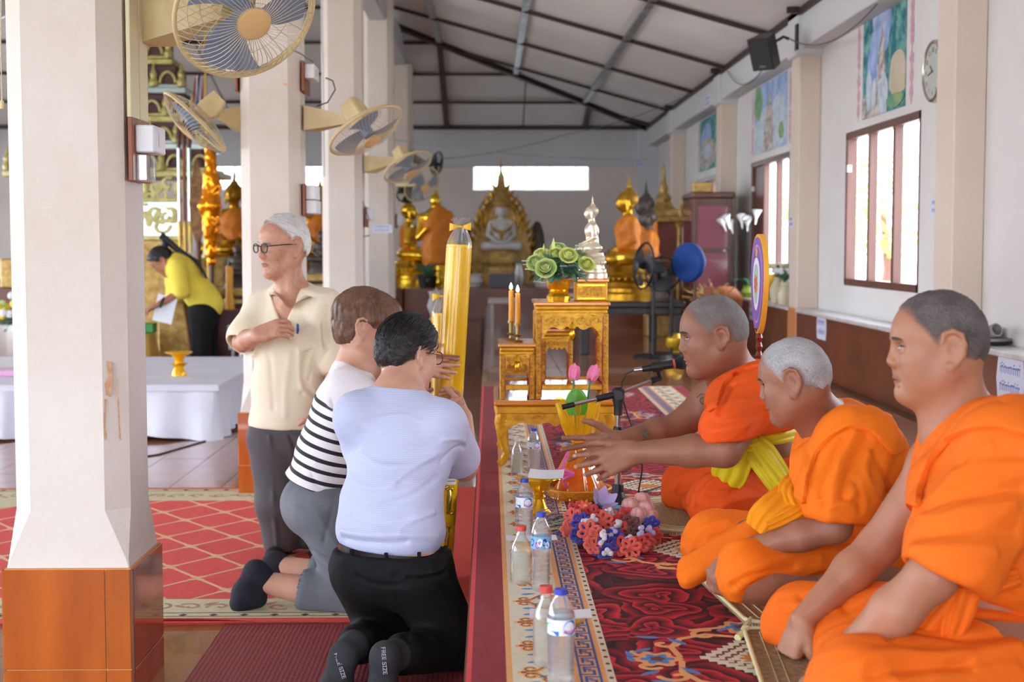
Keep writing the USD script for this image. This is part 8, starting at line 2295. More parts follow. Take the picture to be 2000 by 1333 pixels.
q.ell(P(1430, 985, 4.85), (.17, .17, .055), Rt, .05)
q.cut(V3(0, 0, PL + .024), V3(0, 0, -1), .01)
m = cloth(q, .0055, [drape((-.9, .1, -.25), 9, .010, 29, sharp=2.2), drape((-.7, -.3, -.5), 19, .004, 32)],
          creases=[([(1310, 960), (1330, 925), (1380, 905)], .012, .007), ([(1345, 990), (1355, 950), (1390, 920)], .011, -.012), ([(1400, 1000), (1430, 975), (1470, 968), (1500, 975)], .012, .010), ([(1380, 960), (1440, 945), (1520, 950)], .014, -.008), ([(1420, 1015), (1460, 995), (1510, 990)], .010, -.008)])
F.put('lower_robe', m, ROBE1)
for nm, pts, w in (('sash_band', [(1432, 862, 4.66), (1465, 852, 4.60), (1515, 848, 4.60), (1568, 838, 4.70)], [.06, .075, .07, .06]), ('sash_tail', [(1462, 858, 4.58), (1440, 890, 4.55), (1424, 925, 4.57), (1412, 945, 4.60)], [.06, .11, .12, .09]), ('sash_tail', [(1466, 858, 4.56), (1492, 895, 4.52), (1525, 945, 4.50), (1548, 985, 4.50)], [.06, .10, .09, .07]), ('sash_knot', [(1450, 862, 4.54), (1466, 866, 4.53), (1482, 862, 4.54)], [.05, .06, .05])):
 F.put(nm, ribbon([P(*p) for p in pts], w, .022, 3, .012), SASHY)
# ---- kneeling man in the white shirt, seen from behind
SHIRTB = mat_nodes('pale_blue_shirt', {'t': ('texture_coordinate', {}), 'w': ('wave_texture', dict(scale=60.0, bands_direction='z', distortion=.4)), 'r': ('rgb_ramp', {'ramp': [(0, lin((190, 198, 232))), (1, lin((206, 212, 242)))]}), 'n': ('noise_texture', dict(scale=300.)), 'b': ('bump', dict(strength=.12, distance=.002)), 'p': ('principled_bsdf', dict(roughness=.75, sheen_weight=.1))},
                   [('t.object', 'w.vector'), ('w.fac', 'r.fac'), ('r.color', 'p.base_color'), ('w.fac', 'b.height'), ('b.normal', 'p.normal')], 'p.BSDF')
TROB = mat('black_trousers', (22, 20, 23), .8, c2=(17, 16, 18), scale=10, bump=.1, bscale=500, spec=.25)
BELTK = mat('black_leather_belt', (30, 26, 28), .3, coat=.3)
SOCKD = mat('charcoal_sock', (52, 53, 58), .85, bump=.3, bscale=500)
SOCKN = mat('navy_sock', (28, 30, 42), .85, bump=.3, bscale=500)
HAIRK = stubble('black_hair', (22, 20, 22), (58, 54, 56), scale=60, stretch=(3, 3, .5), cover=1.0, rough=.45, bump=1.0)
HAIRB = stubble('brown_hair', (70, 46, 34), (142, 104, 80), scale=46, stretch=(3.0, 3.0, .35), cover=1.0, rough=.42, bump=1.0)
HAIRW = stubble('white_hair', (214, 212, 208), (246, 244, 240), scale=60, stretch=(2.5, 2.5, .6), cover=1.0, rough=.55)
GFR = mat('dark_spectacle_frame', (46, 38, 36), .35, .4)
GFB = mat('brown_spectacle_frame', (96, 72, 56), .35, .5)
INK = mat('sock_print', (168, 170, 178), .8)

def strands(H, mt, F, name, n, length, front, nape, seed, width=.0016, lift=.004, comb=(-.6, 0, -.35), droop=.5):
 """Combed locks over the hair cap."""
 g = np.random.default_rng(seed); pts, counts = [], []
 ms = []
 for _ in range(n):
  a = g.uniform(-math.pi, math.pi); e = g.uniform(.05, 1.5)
  d = np.array([math.cos(a) * math.cos(e), math.sin(a) * math.cos(e), math.sin(e)])
  p = np.array([-.016, 0, .035]) + d * (np.array([.096, .079, .092]) + lift)
  if p[0] > front and p[2] < .1: continue
  if p[2] < nape: continue
  q = [p]
  for i in range(4):
   t = np.array(comb) + g.normal(0, .12, 3); t[1] += np.sign(p[1]) * .25
   nn = (q[-1] - np.array([-.016, 0, .035])) / np.array([.096, .079, .092]) ** 2; nn /= np.linalg.norm(nn)
   t = t - nn * (t @ nn); t /= np.linalg.norm(t) + 1e-9
   x = q[-1] + t * length / 4
   v = (x - np.array([-.016, 0, .035])) / (np.array([.096, .079, .092]) + lift * (1 + .3 * g.random())); r = np.linalg.norm(v)
   q.append(np.array([-.016, 0, .035]) + (x - np.array([-.016, 0, .035])) / max(r, .2))
  ms.append(tube([H.w(*x) for x in q], np.array([.6, 1, 1, .8, .2]) * width, 4, cap=False))
 m = cat_(ms)
 F.put(name, m, mt, tint=np.ones(len(m.vertices)))

F = Fig('kneeling man in a pale blue-white shirt and black trousers, seen from behind', (-.33, 4.6, 0))
H = Head(P(800, 696, 4.86), pitch(frame((.74, .67, 0)), 10), 1.06)
b = Body(); H.add(b)
nb = P(776, 778, 4.76)
b.cap(H.w(-.03, 0, -.03), nb, .060, .066, .03); b.cap(H.w(0, 0, -.06), nb + V3(.02, .02, -.02), .052, .06, .03)
shL, shR = P(700, 815, 4.70), P(862, 832, 4.66)
elL, elR = P(725, 930, 4.95), P(906, 912, 4.92)
wrL, wrR = P(850, 830, 5.35), P(908, 815, 5.42)
chest, belly, pel = P(778, 880, 4.70), P(764, 990, 4.62), P(764, 1105, 4.58)
Rt = frame((.45, .9, 0))
b.cap(nb, shL, .07, .062, .05); b.cap(nb, shR, .07, .062, .05)
b.ell(chest, (.11, .175, .17), Rt, .06); b.ell(belly, (.115, .155, .16), Rt, .06); b.ell(pel, (.13, .165, .13), Rt, .06)
for a, c, d in ((shL, elL, wrL), (shR, elR, wrR)):
 b.cap(a, c, .055, .045, .03); b.cap(c, c + (d - c) * .35, .047, .045, .02); b.cap(c + (d - c) * .35, d, .045, .029, .02)
nl = hand(b, wrR + V3(0, .02, .0), V3(-.25, .75, .55), V3(.95, .1, .2), 1, 1.08, curls=[(30, 40, 30)] * 4)
nl += hand(b, wrL, V3(.3, .7, .4), V3(-.9, .1, .3), -1, 1.05, curl=(25, 35, 25))
hL, hR = P(715, 1120, 4.58), P(815, 1120, 4.54)
kL, kR = P(752, 1240, 4.86), P(888, 1262, 4.66)
aL, aR = P(690, 1262, 4.42), P(775, 1280, 4.34)
for h_, k_, a_ in ((hL, kL, aL), (hR, kR, aR)):
 b.cap(h_, k_, .085, .062, .03); b.cap(k_, a_, .058, .04, .02)
bm = figure_mesh(b, .0052, [head_box(H, .0032)])
F.put('body', bm, SKIN_C)
hm, dn = H.scalp(front=.062, nape=-.040, grow=.012, amp=.003, fade=.008, h=.004, seed=4)
F.put('hair', hm, HAIRK, tint=dn)
strands(H, HAIRK, F, 'hair_locks', 420, .07, .06, -.03, 3, lift=.0135)
face_parts(F.t, Head(H.c - F.o, H.R, H.k), body=bm, o=F.o)
F.put('glasses', lens_glasses(F, H, GFB, .0014), GFB)
s = Body()
s.ell(chest, (.132, .195, .18), Rt, .06); s.ell(belly, (.140, .178, .17), Rt, .06); s.cap(P(764, 1050, 4.6), P(764, 1062, 4.6), .12, .12, .06)
s.ell(P(762, 1040, 4.6), (.145, .182, .10), Rt, .05)
s.cap(nb + V3(0, -.01, -.01), shL, .074, .075, .05); s.cap(nb + V3(0, -.01, -.01), shR, .074, .075, .05)
s.cap(nb + V3(0, 0, -.03), nb + V3(.012, .01, .022), .074, .070, .02)
s.cap(shL, shL + (elL - shL) * .8, .078, .072, .04); s.cap(shR, shR + (elR - shR) * .88, .080, .076, .04)
s.cut(nb + V3(.012, .012, .03), V3(.10, .12, 1), .004)
s.cut(shR + (elR - shR) * .80, elR - shR, .006)
s.cap(shR + (elR - shR) * .55, elR + (elR - shR) * .2, .062, .060, .004, '-')
s.cut(P(760, 1092, 4.5), V3(.04, .0, -1), .01)
m = cloth(s, .0055, [drape((.8, .4, -.3), 8, .004, 41)],
          creases=[([(700, 880), (760, 905), (850, 895)], .012, .005), ([(860, 890), (820, 905), (760, 945)], .010, .006), ([(862, 930), (810, 960), (740, 985)], .010, -.006), ([(868, 860), (830, 870), (790, 865)], .009, -.006), ([(870, 905), (900, 880), (915, 880)], .008, -.007), ([(850, 870), (890, 862), (914, 866)], .008, .006),
                   ([(660, 1035), (720, 1050), (790, 1040), (862, 1050)], .012, .010), ([(665, 1055), (730, 1068), (800, 1062)], .009, -.008), ([(680, 1000), (740, 1018), (800, 1005)], .012, -.006), ([(855, 1000), (810, 1020), (780, 1030)], .010, .006), ([(690, 800), (730, 810), (775, 802), (820, 815)], .006, .003), ([(672, 930), (720, 950), (770, 940)], .014, .005)])
F.put('shirt', m, SHIRTB)
cb = nb + V3(.008, .008, .018)
F.put('collar', tube([cb + np.array([.072 * math.cos(a) * 1.0, .070 * math.sin(a), .012 + .012 * math.cos(a - .9)]) for a in np.linspace(0, 2 * math.pi, 28)[:-1]], .0085, 6, closed=True), SHIRTB)
t = Body()
t.ell(pel, (.155, .190, .125), Rt, .05); t.ell(P(764, 1085, 4.59), (.142, .178, .05), Rt, .04)
t.cap(hL, kL, .112, .085, .05); t.cap(hR, kR, .115, .088, .05)
t.cap(kL, aL + (kL - aL) * .12, .078, .062, .04); t.cap(kR, aR + (kR - aR) * .12, .080, .064, .04)
t.cut(P(764, 1072, 4.6), V3(0, 0, 1), .004); t.cut(V3(0, 0, .008), V3(0, 0, -1), .006)
m = cloth(t, .006, [drape((.2, .5, -.8), 8, .005, 44)],
          creases=[([(690, 1130), (740, 1150), (790, 1145)], .010, -.006), ([(800, 1140), (840, 1135), (875, 1120)], .010, -.010), ([(790, 1160), (830, 1200), (860, 1250)], .014, .006), ([(850, 1110), (880, 1125), (895, 1150)], .012, .008), ([(765, 1120), (775, 1180), (800, 1240)], .012, -.010), ([(820, 1125), (850, 1118), (878, 1100)], .008, .008)])
F.put('trousers', m, TROB)
bz = P(764, 1076, 4.59)
F.put('belt', grid_mesh(lambda u, v: np.stack([bz[0] + (Rt[0, 0] * .146 * np.cos(2 * np.pi * u) + Rt[0, 1] * .184 * np.sin(2 * np.pi * u)), bz[1] + (Rt[1, 0] * .146 * np.cos(2 * np.pi * u) + Rt[1, 1] * .184 * np.sin(2 * np.pi * u)), bz[2] - .018 + .036 * v - .012 * np.cos(2 * np.pi * u + 1.2)], -1), 60, 3, True), BELTK)
for a in (200, 235, 160, 285):
 c = bz + Rt[:, 0] * .149 * math.cos(math.radians(a)) + Rt[:, 1] * .187 * math.sin(math.radians(a))
 F.put('belt_loop', mv(box(-.006, .006, -.005, .005, -.026, .026, .002), *c), TROB, smooth=False)
for nm, hp, tp_, kp in (('sock', P(752, 1283, 4.27), P(738, 1420, 4.25), aR), ('sock', P(672, 1282, 4.36), P(640, 1400, 4.30), aL)):
 k = Body()
 k.cap(kp, hp, .044, .040, .03); k.cap(hp, tp_ * .55 + hp * .45 + V3(0, .03, 0), .041, .047, .03); k.cap(tp_ * .55 + hp * .45 + V3(0, .03, 0), V3(tp_[0], tp_[1] + .02, .03), .046, .03, .03); k.cap(kp, kp + (kL - aL) * .16, .046, .05, .02)
 sk = F.put('sock', cloth(k, .005, [drape((0, .3, 1), 12, .002, 4)]), SOCKD)
 c = pick(k.mesh(.008, 1), [(745, 1302) if hp[0] > P(700, 1283, 4.3)[0] else (665, 1310)], 12)[0]
 tm = meshkit.text_mesh('FREE SIZE', .012, .002, True); tm.apply_translation((-tm.bounds[:, 0].mean(), -tm.bounds[:, 1].mean(), 0))
 dv = EYE - c; dv /= np.linalg.norm(dv)
 F.put('sock_lettering', place(rotm(tm, -86 if hp[0] > -.4 else -72), basis(dv), c + dv * .002), INK, smooth=False)

# ---- kneeling man in the striped shirt
STRIPE = mat_nodes('black_striped_white_cotton', {'a': ('attribute', dict(attribute='tint')), 's': ('separate_color', {}), 'f': ('math', dict(math_type='fraction')), 'lt': ('math', dict(math_type='less_than', value2=.37)), 'gt': ('math', dict(math_type='greater_than', value2=0.0)), 'mu': ('math', dict(math_type='multiply')), 'm': ('mix', dict(color1=lin((236, 230, 234)), color2=lin((26, 26, 32)))), 'p': ('principled_bsdf', dict(roughness=.85, sheen_weight=.1))},
                   [('a.color', 's.color'), ('s.r', 'f.value1'), ('f.value', 'lt.value1'), ('s.r', 'gt.value1'), ('lt.value', 'mu.value1'), ('gt.value', 'mu.value2'), ('mu.value', 'm.fac'), ('m.color', 'p.base_color')], 'p.BSDF')
SHORTS = mat('grey_shorts', (112, 116, 122), .8, c2=(102, 106, 113), scale=12, bump=.1, bscale=400)
F = Fig('kneeling man in a black-striped white shirt and grey shorts', (-.62, 5.55, 0))
H = Head(P(717, 642, 5.5), pitch(frame((1, .12, 0)), 8), 1.14)
b = Body(); H.add(b)
nb = P(697, 722, 5.52)
b.cap(H.w(-.03, 0, -.03), nb, .062, .068, .03); b.cap(H.w(0, 0, -.06), nb + V3(.03, 0, -.02), .054, .06, .03)
shR, shL = P(677, 762, 5.34), P(690, 755, 5.74)
elR, elL = P(752, 805, 5.24), P(770, 820, 5.75)
wrR, wrL = P(812, 716, 5.53), P(795, 800, 5.74)
chest, belly, pel = P(678, 800, 5.54), P(645, 890, 5.55), P(628, 985, 5.56)
Rt = frame((1, .08, 0))
b.cap(nb, shR, .07, .062, .05); b.cap(nb, shL, .07, .062, .05)
b.ell(chest, (.115, .18, .16), pitch(Rt, 22), .06); b.ell(belly, (.115, .16, .17), pitch(Rt, 18), .06); b.ell(pel, (.14, .17, .14), Rt, .06)
for a, c, d in ((shL, elL, wrL), (shR, elR, wrR)):
 b.cap(a, c, .055, .045, .03); b.cap(c, c + (d - c) * .35, .047, .045, .02); b.cap(c + (d - c) * .35, d, .045, .030, .02)
nl = hand(b, wrR, V3(1, -.02, -.06), V3(.0, -1, .1), 1, 1.02, spread=7, curls=[(4, 16, 14), (6, 26, 22), (8, 28, 24), (10, 28, 24)], topen=50)
nl += hand(b, wrL, V3(1, 0, 0), V3(0, 1, 0), -1, 1.1, curl=(20, 30, 20))
hR, hL = P(634, 1000, 5.44), P(640, 995, 5.68)
kR, kL = P(705, 1172, 5.40), P(712, 1140, 5.74)
aR, aL = P(524, 1140, 5.42), P(552, 1108, 5.80)
for h_, k_, a_ in ((hL, kL, aL), (hR, kR, aR)):
 b.cap(h_, k_, .088, .066, .03); b.cap(k_, k_ + (a_ - k_) * .4, .064, .064, .02); b.cap(k_ + (a_ - k_) * .4, a_, .064, .043, .02)
bm = figure_mesh(b, .0052, [head_box(H, .0034), at_box(wrR + V3(.09, 0, 0), .11, .003)])
F.put('body', bm, SKIN_C)
tag(F.put('fingernails', nail_mesh(nl), NAIL), kind='stuff')
W = H.w
hb = Body()
for c, r_ in (((-.022, 0, .045), (.106, .090, .096)), ((.03, 0, .055), (.082, .084, .070)), ((.055, 0, .035), (.062, .080, .052)), ((-.055, 0, -.01), (.062, .074, .070))):
 hb.ell(W(*c), np.array(r_) * H.k, H.R, .02)
hb.cap(W(.06, -.055, .045), W(.115, -.03, .0), .030, .012, .02); hb.cap(W(.06, .05, .05), W(.115, .03, .005), .030, .012, .02)
hb.ell(W(.07, 0, -.035), np.array([.075, .075, .052]) * H.k, H.R, .01, '-')
for q in (1, -1):
 hb.ell(W(-.012, q * .085, -.012), np.array([.030, .03, .036]) * H.k, H.R, .006, '-'); hb.ell(W(.03, q * .08, -.04), np.array([.055, .04, .042]) * H.k, H.R, .006, '-')
hb.cut(W(-.05, 0, -.052), H.R @ V3(.3, 0, -1), .008)
m = hb.mesh(.0045, 2)
m = displace(m, lambda p: .004 * (2 * meshkit.noise(np.stack([((p - H.c) @ H.R[:, 1]) * 130, np.arctan2((p - H.c) @ H.R[:, 2] - .02, (p - H.c) @ H.R[:, 0] + .03) * 3.2, 0 * p[:, 0]], -1), 3) - 1))
F.put('hair', m, HAIRB, tint=np.ones(len(m.vertices)))
face_parts(F.t, Head(H.c - F.o, H.R, H.k), body=bm, o=F.o)
s = Body()
s.ell(chest, (.135, .20, .17), pitch(Rt, 22), .06); s.ell(belly, (.138, .182, .18), pitch(Rt, 18), .06); s.ell(P(622, 945, 5.55), (.138, .180, .07), pitch(Rt, 10), .05)
for sh_, el_ in ((shL, elL), (shR, elR)):
 s.cap(nb + V3(-.01, 0, -.015), sh_, .076, .074, .05); s.cap(sh_, sh_ + (el_ - sh_) * .95, .078, .072, .04)
 s.cut(sh_ + (el_ - sh_) * .86, el_ - sh_, .006) if False else None
s.cap(nb + V3(0, 0, -.03), nb + V3(.012, 0, .005), .074, .070, .02)
s.cut(nb + V3(.012, .0, .014), V3(.45, 0, 1), .004)
s.cut(P(612, 958, 5.4), V3(-.30, .0, -1), .008)
m = cloth(s, .0055, [drape((.6, 0, -.7), 9, .004, 51)],
          creases=[([(600, 925), (630, 945), (670, 960)], .008, -.006), ([(640, 790), (660, 830), (668, 870)], .012, -.006), ([(690, 780), (672, 800), (665, 830)], .010, -.008), ([(610, 900), (640, 915), (665, 925)], .010, .006)])
v = np.asarray(m.vertices)
ax = (chest - pel) / np.linalg.norm(chest - pel)
co = (v - (chest + ax * .03)) @ (-ax) / .0415
d_t = np.minimum(seg_dist(v, [pel, belly, chest, nb]), 9) - .10
for sh_, el_ in ((shR, elR), (shL, elL)):
 da = seg_dist(v, [sh_ + (el_ - sh_) * .30, el_])
 t_ = (v - sh_) @ (el_ - sh_) / np.linalg.norm(el_ - sh_)
 co = np.where((da < .088) & (da < d_t + .02), (t_ - .115) / .0415, co)
co = np.where(v[:, 2] > (chest + ax * .045)[2] + .06, -1, co)
F.put('striped_shirt', m, STRIPE, tint=co)
t = Body()
t.ell(pel, (.160, .192, .14), Rt, .05)
for h_, k_, a_ in ((hL, kL, aL), (hR, kR, aR)):
 t.cap(h_, k_, .112, .088, .05); t.cap(k_, k_ + (a_ - k_) * .56, .084, .080, .04)
 t.cap(k_ + (a_ - k_) * .42, k_ + (a_ - k_) * .9, .070, .066, .004, '-')
t.cut(P(625, 928, 5.5), V3(-.25, 0, 1), .004); t.cut(V3(0, 0, .008), V3(0, 0, -1), .006)
m = cloth(t, .006, [drape((.3, 0, -.9), 8, .004, 54)], creases=[([(575, 985), (600, 990), (640, 985)], .006, -.004), ([(660, 960), (652, 1010), (625, 1060)], .008, -.006), ([(600, 1080), (650, 1110), (690, 1150)], .012, -.008), ([(640, 1130), (690, 1150), (720, 1160)], .010, .007), ([(620, 1000), (650, 1050), (690, 1090)], .014, .006)])
F.put('shorts', m, SHORTS)
for an_, hl, tm_, tp_ in ((aR, P(500, 1118, 5.43), P(478, 1160, 5.40), P(462, 1188, 5.38)), (aL, P(536, 1100, 5.82), P(526, 1120, 5.80), P(520, 1150, 5.78))):
 k = Body()
 k.cap(an_ + (hl - an_) * .35, hl, .046, .042, .03); k.cap(hl, tm_, .042, .047, .03); k.cap(tm_, V3(tp_[0], tp_[1], max(tp_[2], .03)), .046, .026, .03)
 k.cap(V3(tm_[0] + .05, tm_[1], .045), V3(tp_[0] + .02, tp_[1], .03), .035, .024, .03)
 F.put('ankle_sock', cloth(k, .005, [drape((0, .3, 1), 12, .002, 4)]), SOCKN)
# ---- standing man in the cream polo shirt
POLO = mat('cream_polo', (240, 228, 202), .8, c2=(236, 222, 194), scale=6, bump=.1, bscale=500, sheen=.1)
TROG = mat('dark_grey_trousers', (78, 72, 76), .75, c2=(70, 64, 68), scale=8, sheen=.05)
F = Fig('elderly standing man in a cream polo shirt and dark trousers', (-.93, 6.35, 0))
H = Head(P(549, 485, 6.32), pitch(frame((-.80, -.60, 0)), 4), 1.13, thin=.006, ear=1.1, jaw=.95, nose=1.1)
b = Body(); H.add(b)
nb = P(571, 575, 6.38)
b.cap(H.w(-.03, 0, -.03), nb, .052, .060, .03); b.cap(H.w(.0, 0, -.07), P(565, 590, 6.32), .040, .05, .03)
for q in (1, -1): b.cap(H.w(-.01, q * .05, -.04), P(563 + 4 * q, 588, 6.28), .018, .016, .02)
shR, shL = P(512, 606, 6.42), P(634, 600, 6.30)
elR, elL = P(474, 668, 6.30), P(662, 710, 6.32)
wrR, wrL = P(502, 655, 6.10), P(640, 800, 6.2)
chest, belly, pel = P(572, 660, 6.36), P(562, 760, 6.36), P(560, 850, 6.38)
Rt = frame((-.12, -1, 0))
b.cap(nb, shR, .06, .058, .05); b.cap(nb, shL, .06, .058, .05)
b.ell(chest, (.10, .165, .17), Rt, .06); b.ell(belly, (.10, .145, .18), Rt, .06); b.ell(pel, (.11, .155, .13), Rt, .06)
for a, c, d in ((shL, elL, wrL), (shR, elR, wrR)):
 b.cap(a, c, .048, .042, .03); b.cap(c, c + (d - c) * .35, .044, .042, .02); b.cap(c + (d - c) * .35, d, .042, .030, .02)
nl = hand(b, wrR, V3(.86, -.15, .28), V3(-.2, -.85, .55), 1, 1.1, spread=4, curls=[(30, 45, 25), (38, 40, 22), (34, 34, 20), (30, 30, 20)], topen=30, tcurl=30)
nl += hand(b, wrL, V3(-.3, -.2, -.9), V3(.6, -.6, 0), -1, 1.1)
hR, hL = P(530, 860, 6.38), P(590, 860, 6.36)
kR, kL = P(540, 985, 6.32), P(606, 980, 6.40)
aR, aL = P(550, 1075, 6.38), P(618, 1080, 6.46)
for h_, k_, a_, s_ in ((hL, kL, aL, 1), (hR, kR, aR, -1)):
 b.cap(h_, k_, .085, .058, .03); b.cap(k_, a_, .054, .036, .02); b.cap(a_ + V3(0, .02, -.02), V3(a_[0] + .02 * s_, a_[1] - .15, .03), .038, .026, .02)
bm = wrinkles(figure_mesh(b, .0052, [head_box(H, .003), at_box(wrR + V3(.07, -.02, .02), .10, .003)]), H, OLD)
F.put('body', bm, SKIN_D)
tag(F.put('fingernails', nail_mesh(nl), NAIL), kind='stuff')
hm, dn = H.scalp(front=.034, nape=-.035, grow=.008, amp=.002, fade=.014, h=.0045, seed=8)
F.put('white_hair', hm, HAIRW, tint=dn)
strands(H, HAIRW, F, 'hair_locks', 220, .05, .03, -.02, 5, lift=.009, width=.0014)
face_parts(F.t, Head(H.c - F.o, H.R, H.k), body=bm, o=F.o, brow=mat('white_brow', (196, 186, 178), .8))
F.put('glasses', lens_glasses(F, H, GFR, .0022, .024, .017), GFR)
s = Body()
s.ell(chest, (.125, .188, .18), Rt, .06); s.ell(belly, (.125, .168, .21), Rt, .06); s.ell(P(560, 825, 6.38), (.132, .172, .11), Rt, .06)
s.cap(nb + V3(0, 0, -.004), shR, .074, .074, .05); s.cap(nb + V3(0, 0, -.004), shL, .074, .074, .05)
s.cap(shR, shR + (elR - shR) * .86, .076, .084, .04); s.cap(shL, shL + (elL - shL) * .92, .076, .086, .04)
s.cut(nb + V3(0, .02, .055), V3(0, -.3, 1), .004)
s.cap(nb + V3(0, .0, -.02), H.w(-.03, 0, -.05), .067, .062, .004, '-')
for sh_, el_, f_ in ((shR, elR, .72), (shL, elL, .80)):
 s.cap(sh_ + (el_ - sh_) * .5, el_ + (el_ - sh_) * .35, .060, .068, .004, '-')
s.fn(lambda X, Y_, Z: np.maximum(np.maximum(np.abs(X - (nb[0] - .025)) - (Z - (nb[2] - .155)) * .42, Y_ - (nb[1] - .035)), (nb[2] - .16) - Z), nb + V3(-.16, -.22, -.17), nb + V3(.12, .0, .1), .003, '-')
s.cut(P(555, 838, 6.3), V3(-.02, 0, -1), .006)
m = cloth(s, .0055, [drape((.1, 0, -1), 7, .005, 61)],
          creases=[([(606, 690), (600, 740), (622, 775), (650, 790)], .014, -.012), ([(590, 690), (596, 750), (640, 800)], .012, .012), ([(648, 600), (640, 640), (632, 680)], .012, -.008), ([(500, 640), (520, 720), (525, 800)], .014, -.006), ([(560, 700), (556, 760), (560, 820)], .016, .006), ([(635, 690), (610, 740), (600, 770)], .012, -.008)])
F.put('polo_shirt', m, POLO)
sf = lambda px, py: pick(m, [(px, py)])[0] + V3(0, -.003, 0)
col = []
for q, tip, tipo in ((-1, P(531, 571, 6.22), P(541, 568, 6.2)), (1, P(604, 580, 6.20), P(590, 570, 6.2))):
 a0 = P(567, 612, 6.225) if q > 0 else P(565, 606, 6.225)
 back_ = [nb + V3(.064 * q, -.02, .03), nb + V3(.058 * q, .035, .055), nb + V3(0, .068, .062)]
 inner = [P(566 + 1 * q, 606, 6.235)] + back_
 outer = [tip, nb + V3(.094 * q, -.035, -.005), nb + V3(.086 * q, .04, .015), nb + V3(0, .098, .022)]
 from scipy.interpolate import PchipInterpolator
 I = PchipInterpolator(np.arange(4), np.array(inner)); O = PchipInterpolator(np.arange(4), np.array(outer))
 col.append(grid_mesh(lambda u, v: I(u * 3) * (1 - v[..., None]) + O(u * 3) * v[..., None] + np.stack([0 * u, 0 * u - .006 * np.sin(np.pi * v), .012 * np.sin(np.pi * v)], -1), 20, 6))
cm = cat_(col); cm2 = cm.copy(); cm2.vertices = cm2.vertices + V3(0, .004, -.003); cm2.invert()
F.put('collar', [cm, cm2], POLO)
F.put('placket', grid_mesh(lambda u, v: np.stack([sf(566, 622)[0] + (u - .5) * .035 - .0 * v, np.interp(v, np.linspace(0, 1, 5), [sf(566, y_)[1] - .004 for y_ in (622, 632, 642, 652, 660)]), np.interp(v, [0, 1], [sf(566, 622)[2], sf(566, 660)[2]])], -1), 4, 10), POLO)
for y_ in (632, 652):
 F.put('button', mv(rotm(cyl((0, 0, 0), (0, 0, .003), .006, sides=12), 90, (1, 0, 0)), *(sf(566, y_) + V3(0, -.004, 0))), mat('shell_button', (226, 206, 176), .3), smooth=False)
pk = [[sf(582 + 42 * u, 638 + 50 * v) for u in np.linspace(0, 1, 8)] for v in np.linspace(0, 1, 8)]
pk = np.array(pk)
pk[:, :, 1] -= .004
F.put('pocket', grid_mesh(lambda u, v: pk[np.clip((v * 7).round().astype(int), 0, 7), np.clip((u * 7).round().astype(int), 0, 7)], 8, 8), POLO)
pp = sf(584, 630)
F.put('pen', [tube([pp + V3(0, -.008, -.03), pp + V3(0, -.008, .012)], .0045, 10), tube([pp + V3(.006, -.013, -.02), pp + V3(.006, -.013, .010), pp + V3(0, -.009, .014)], .002, 6)], mat('blue_pen', (50, 80, 170), .3))
t = Body()
t.ell(pel, (.125, .168, .13), Rt, .05)
for h_, k_, a_ in ((hL, kL, aL), (hR, kR, aR)):
 t.cap(h_, k_, .106, .088, .04); t.cap(k_, a_, .088, .078, .04)
t.cut(V3(0, 0, .03), V3(0, 0, -1), .004); t.cut(P(560, 815, 6.38), V3(0, 0, 1), .004)
F.put('trousers', cloth(t, .006, [drape((.05, 0, -1), 8, .005, 63)], creases=[([(520, 850), (535, 960), (545, 1070)], .010, .010), ([(560, 850), (575, 900), (580, 960)], .010, -.012), ([(605, 860), (612, 960), (618, 1060)], .010, .008)]), TROG)
SLIP = mat('black_sock', (30, 30, 34), .8)
for a_, s_ in ((aR, -1), (aL, 1)):
 k = Body(); k.cap(a_ + V3(0, .03, -.03), V3(a_[0] + .02 * s_, a_[1] - .15, .034), .046, .034, .02)
 F.put('sock', k.mesh(.008, 2), SLIP)

# ---- woman in yellow bending over the offerings beyond the white table
YEL = mat('yellow_polo', (240, 216, 82), .8, c2=(234, 208, 70), scale=5)
F = Fig('person in a yellow shirt and black trousers bending over beyond the white table', (-2.75, 13.4, 0))
H = Head(P(316, 512, 13.35), pitch(frame((-1, -.15, 0)), 48), 1.08)
b = Body(); H.add(b)
D = 13.4
nb = P(340, 508, D)
b.cap(H.w(-.03, 0, -.03), nb, .056, .06, .03)
pel, belly, chest = P(398, 612, D), P(385, 570, D), P(355, 528, D)
Rt = frame((-.6, -.1, -.8), (-.8, 0, .6))
b.ell(pel, (.13, .17, .15), Rt, .06); b.ell(belly, (.12, .15, .15), Rt, .06); b.ell(chest, (.12, .17, .16), Rt, .06); b.cap(nb, chest, .07, .1, .05)
shN, shF = P(346, 522, D - .2), P(340, 522, D + .2)
elN, elF = P(353, 572, D - .24), P(340, 580, D + .2)
wrN, wrF = P(312, 594, D - .30), P(300, 600, D + .1)
for a, c, d in ((shN, elN, wrN), (shF, elF, wrF)):
 b.cap(a, c, .055, .045, .03); b.cap(c, d, .045, .03, .02)
 hand(b, d, V3(-.9, 0, -.4), V3(-.4, 0, .9), 1 if a is shF else -1, 1.05)
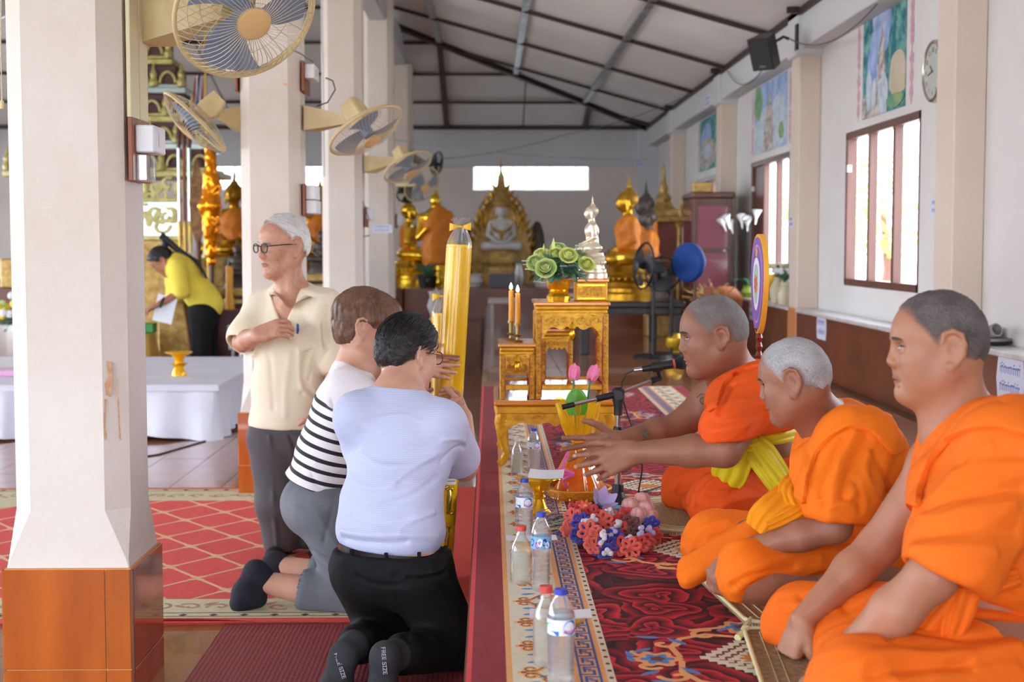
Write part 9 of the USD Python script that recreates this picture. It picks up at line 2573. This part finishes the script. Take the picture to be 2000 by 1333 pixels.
for hp, kp, ap in ((P(394, 618, D - .1), P(392, 690, D - .1), P(386, 765, D - .1)), (P(404, 618, D + .1), P(408, 690, D + .1), P(400, 765, D + .1))):
 b.cap(hp, kp, .09, .06, .03); b.cap(kp, ap, .055, .04, .02); b.cap(ap, V3(ap[0] - .14, ap[1], .035), .035, .028, .02)
F.put('body', b.mesh(.008, 2), SKIN_A)
hm, dn = H.scalp(front=.06, nape=-.07, grow=.014, amp=.003, fade=.006, h=.008)
F.put('hair', hm, HAIRK, tint=np.ones(len(hm.vertices)))
F.put('ponytail', tube([H.w(-.10, 0, .05), H.w(-.14, .0, .09), H.w(-.17, 0, .16), P(352, 492, D - .02), P(385, 512, D - .05), P(405, 545, D - .05)], [.03, .035, .035, .03, .022, .008], 10), mat('black_hair_tail', (26, 24, 26), .5))
s = Body()
s.ell(belly + V3(.02, 0, -.02), (.145, .185, .19), Rt, .06); s.ell(chest, (.142, .195, .17), Rt, .06); s.cap(nb + V3(.01, 0, -.005), chest, .072, .1, .05)
s.cap(P(400, 590, D), P(412, 596, D), .13, .12, .06)
for a, c in ((shN, elN), (shF, elF)):
 s.cap(a, a + (c - a) * .92, .085, .082, .05)
s.cut(P(392, 610, D), V3(-.15, 0, -1), .01)
F.put('yellow_shirt', cloth(s, .009, [drape((.6, 0, -.7), 6, .010, 71)]), YEL)
t = Body(); t.ell(pel, (.15, .185, .15), Rt, .05)
for hp, kp, ap in ((P(394, 618, D - .1), P(392, 690, D - .1), P(386, 765, D - .1)), (P(404, 618, D + .1), P(408, 690, D + .1), P(400, 765, D + .1))):
 t.cap(hp, kp, .112, .085, .05); t.cap(kp, ap, .085, .075, .04)
t.cut(V3(0, 0, .03), V3(0, 0, -1), .004)
F.put('trousers', cloth(t, .009, [drape((0, 0, -1), 7, .006, 73)]), TROB)
F.put('wristwatch', tube([wrN + (elN - wrN) * .12 + .042 * (V3(0, 1, 0) * math.cos(a) + V3(.4, 0, .9) * math.sin(a)) for a in np.linspace(0, 2 * math.pi, 17)[:-1]], .013, 6, closed=True), BLACKP)
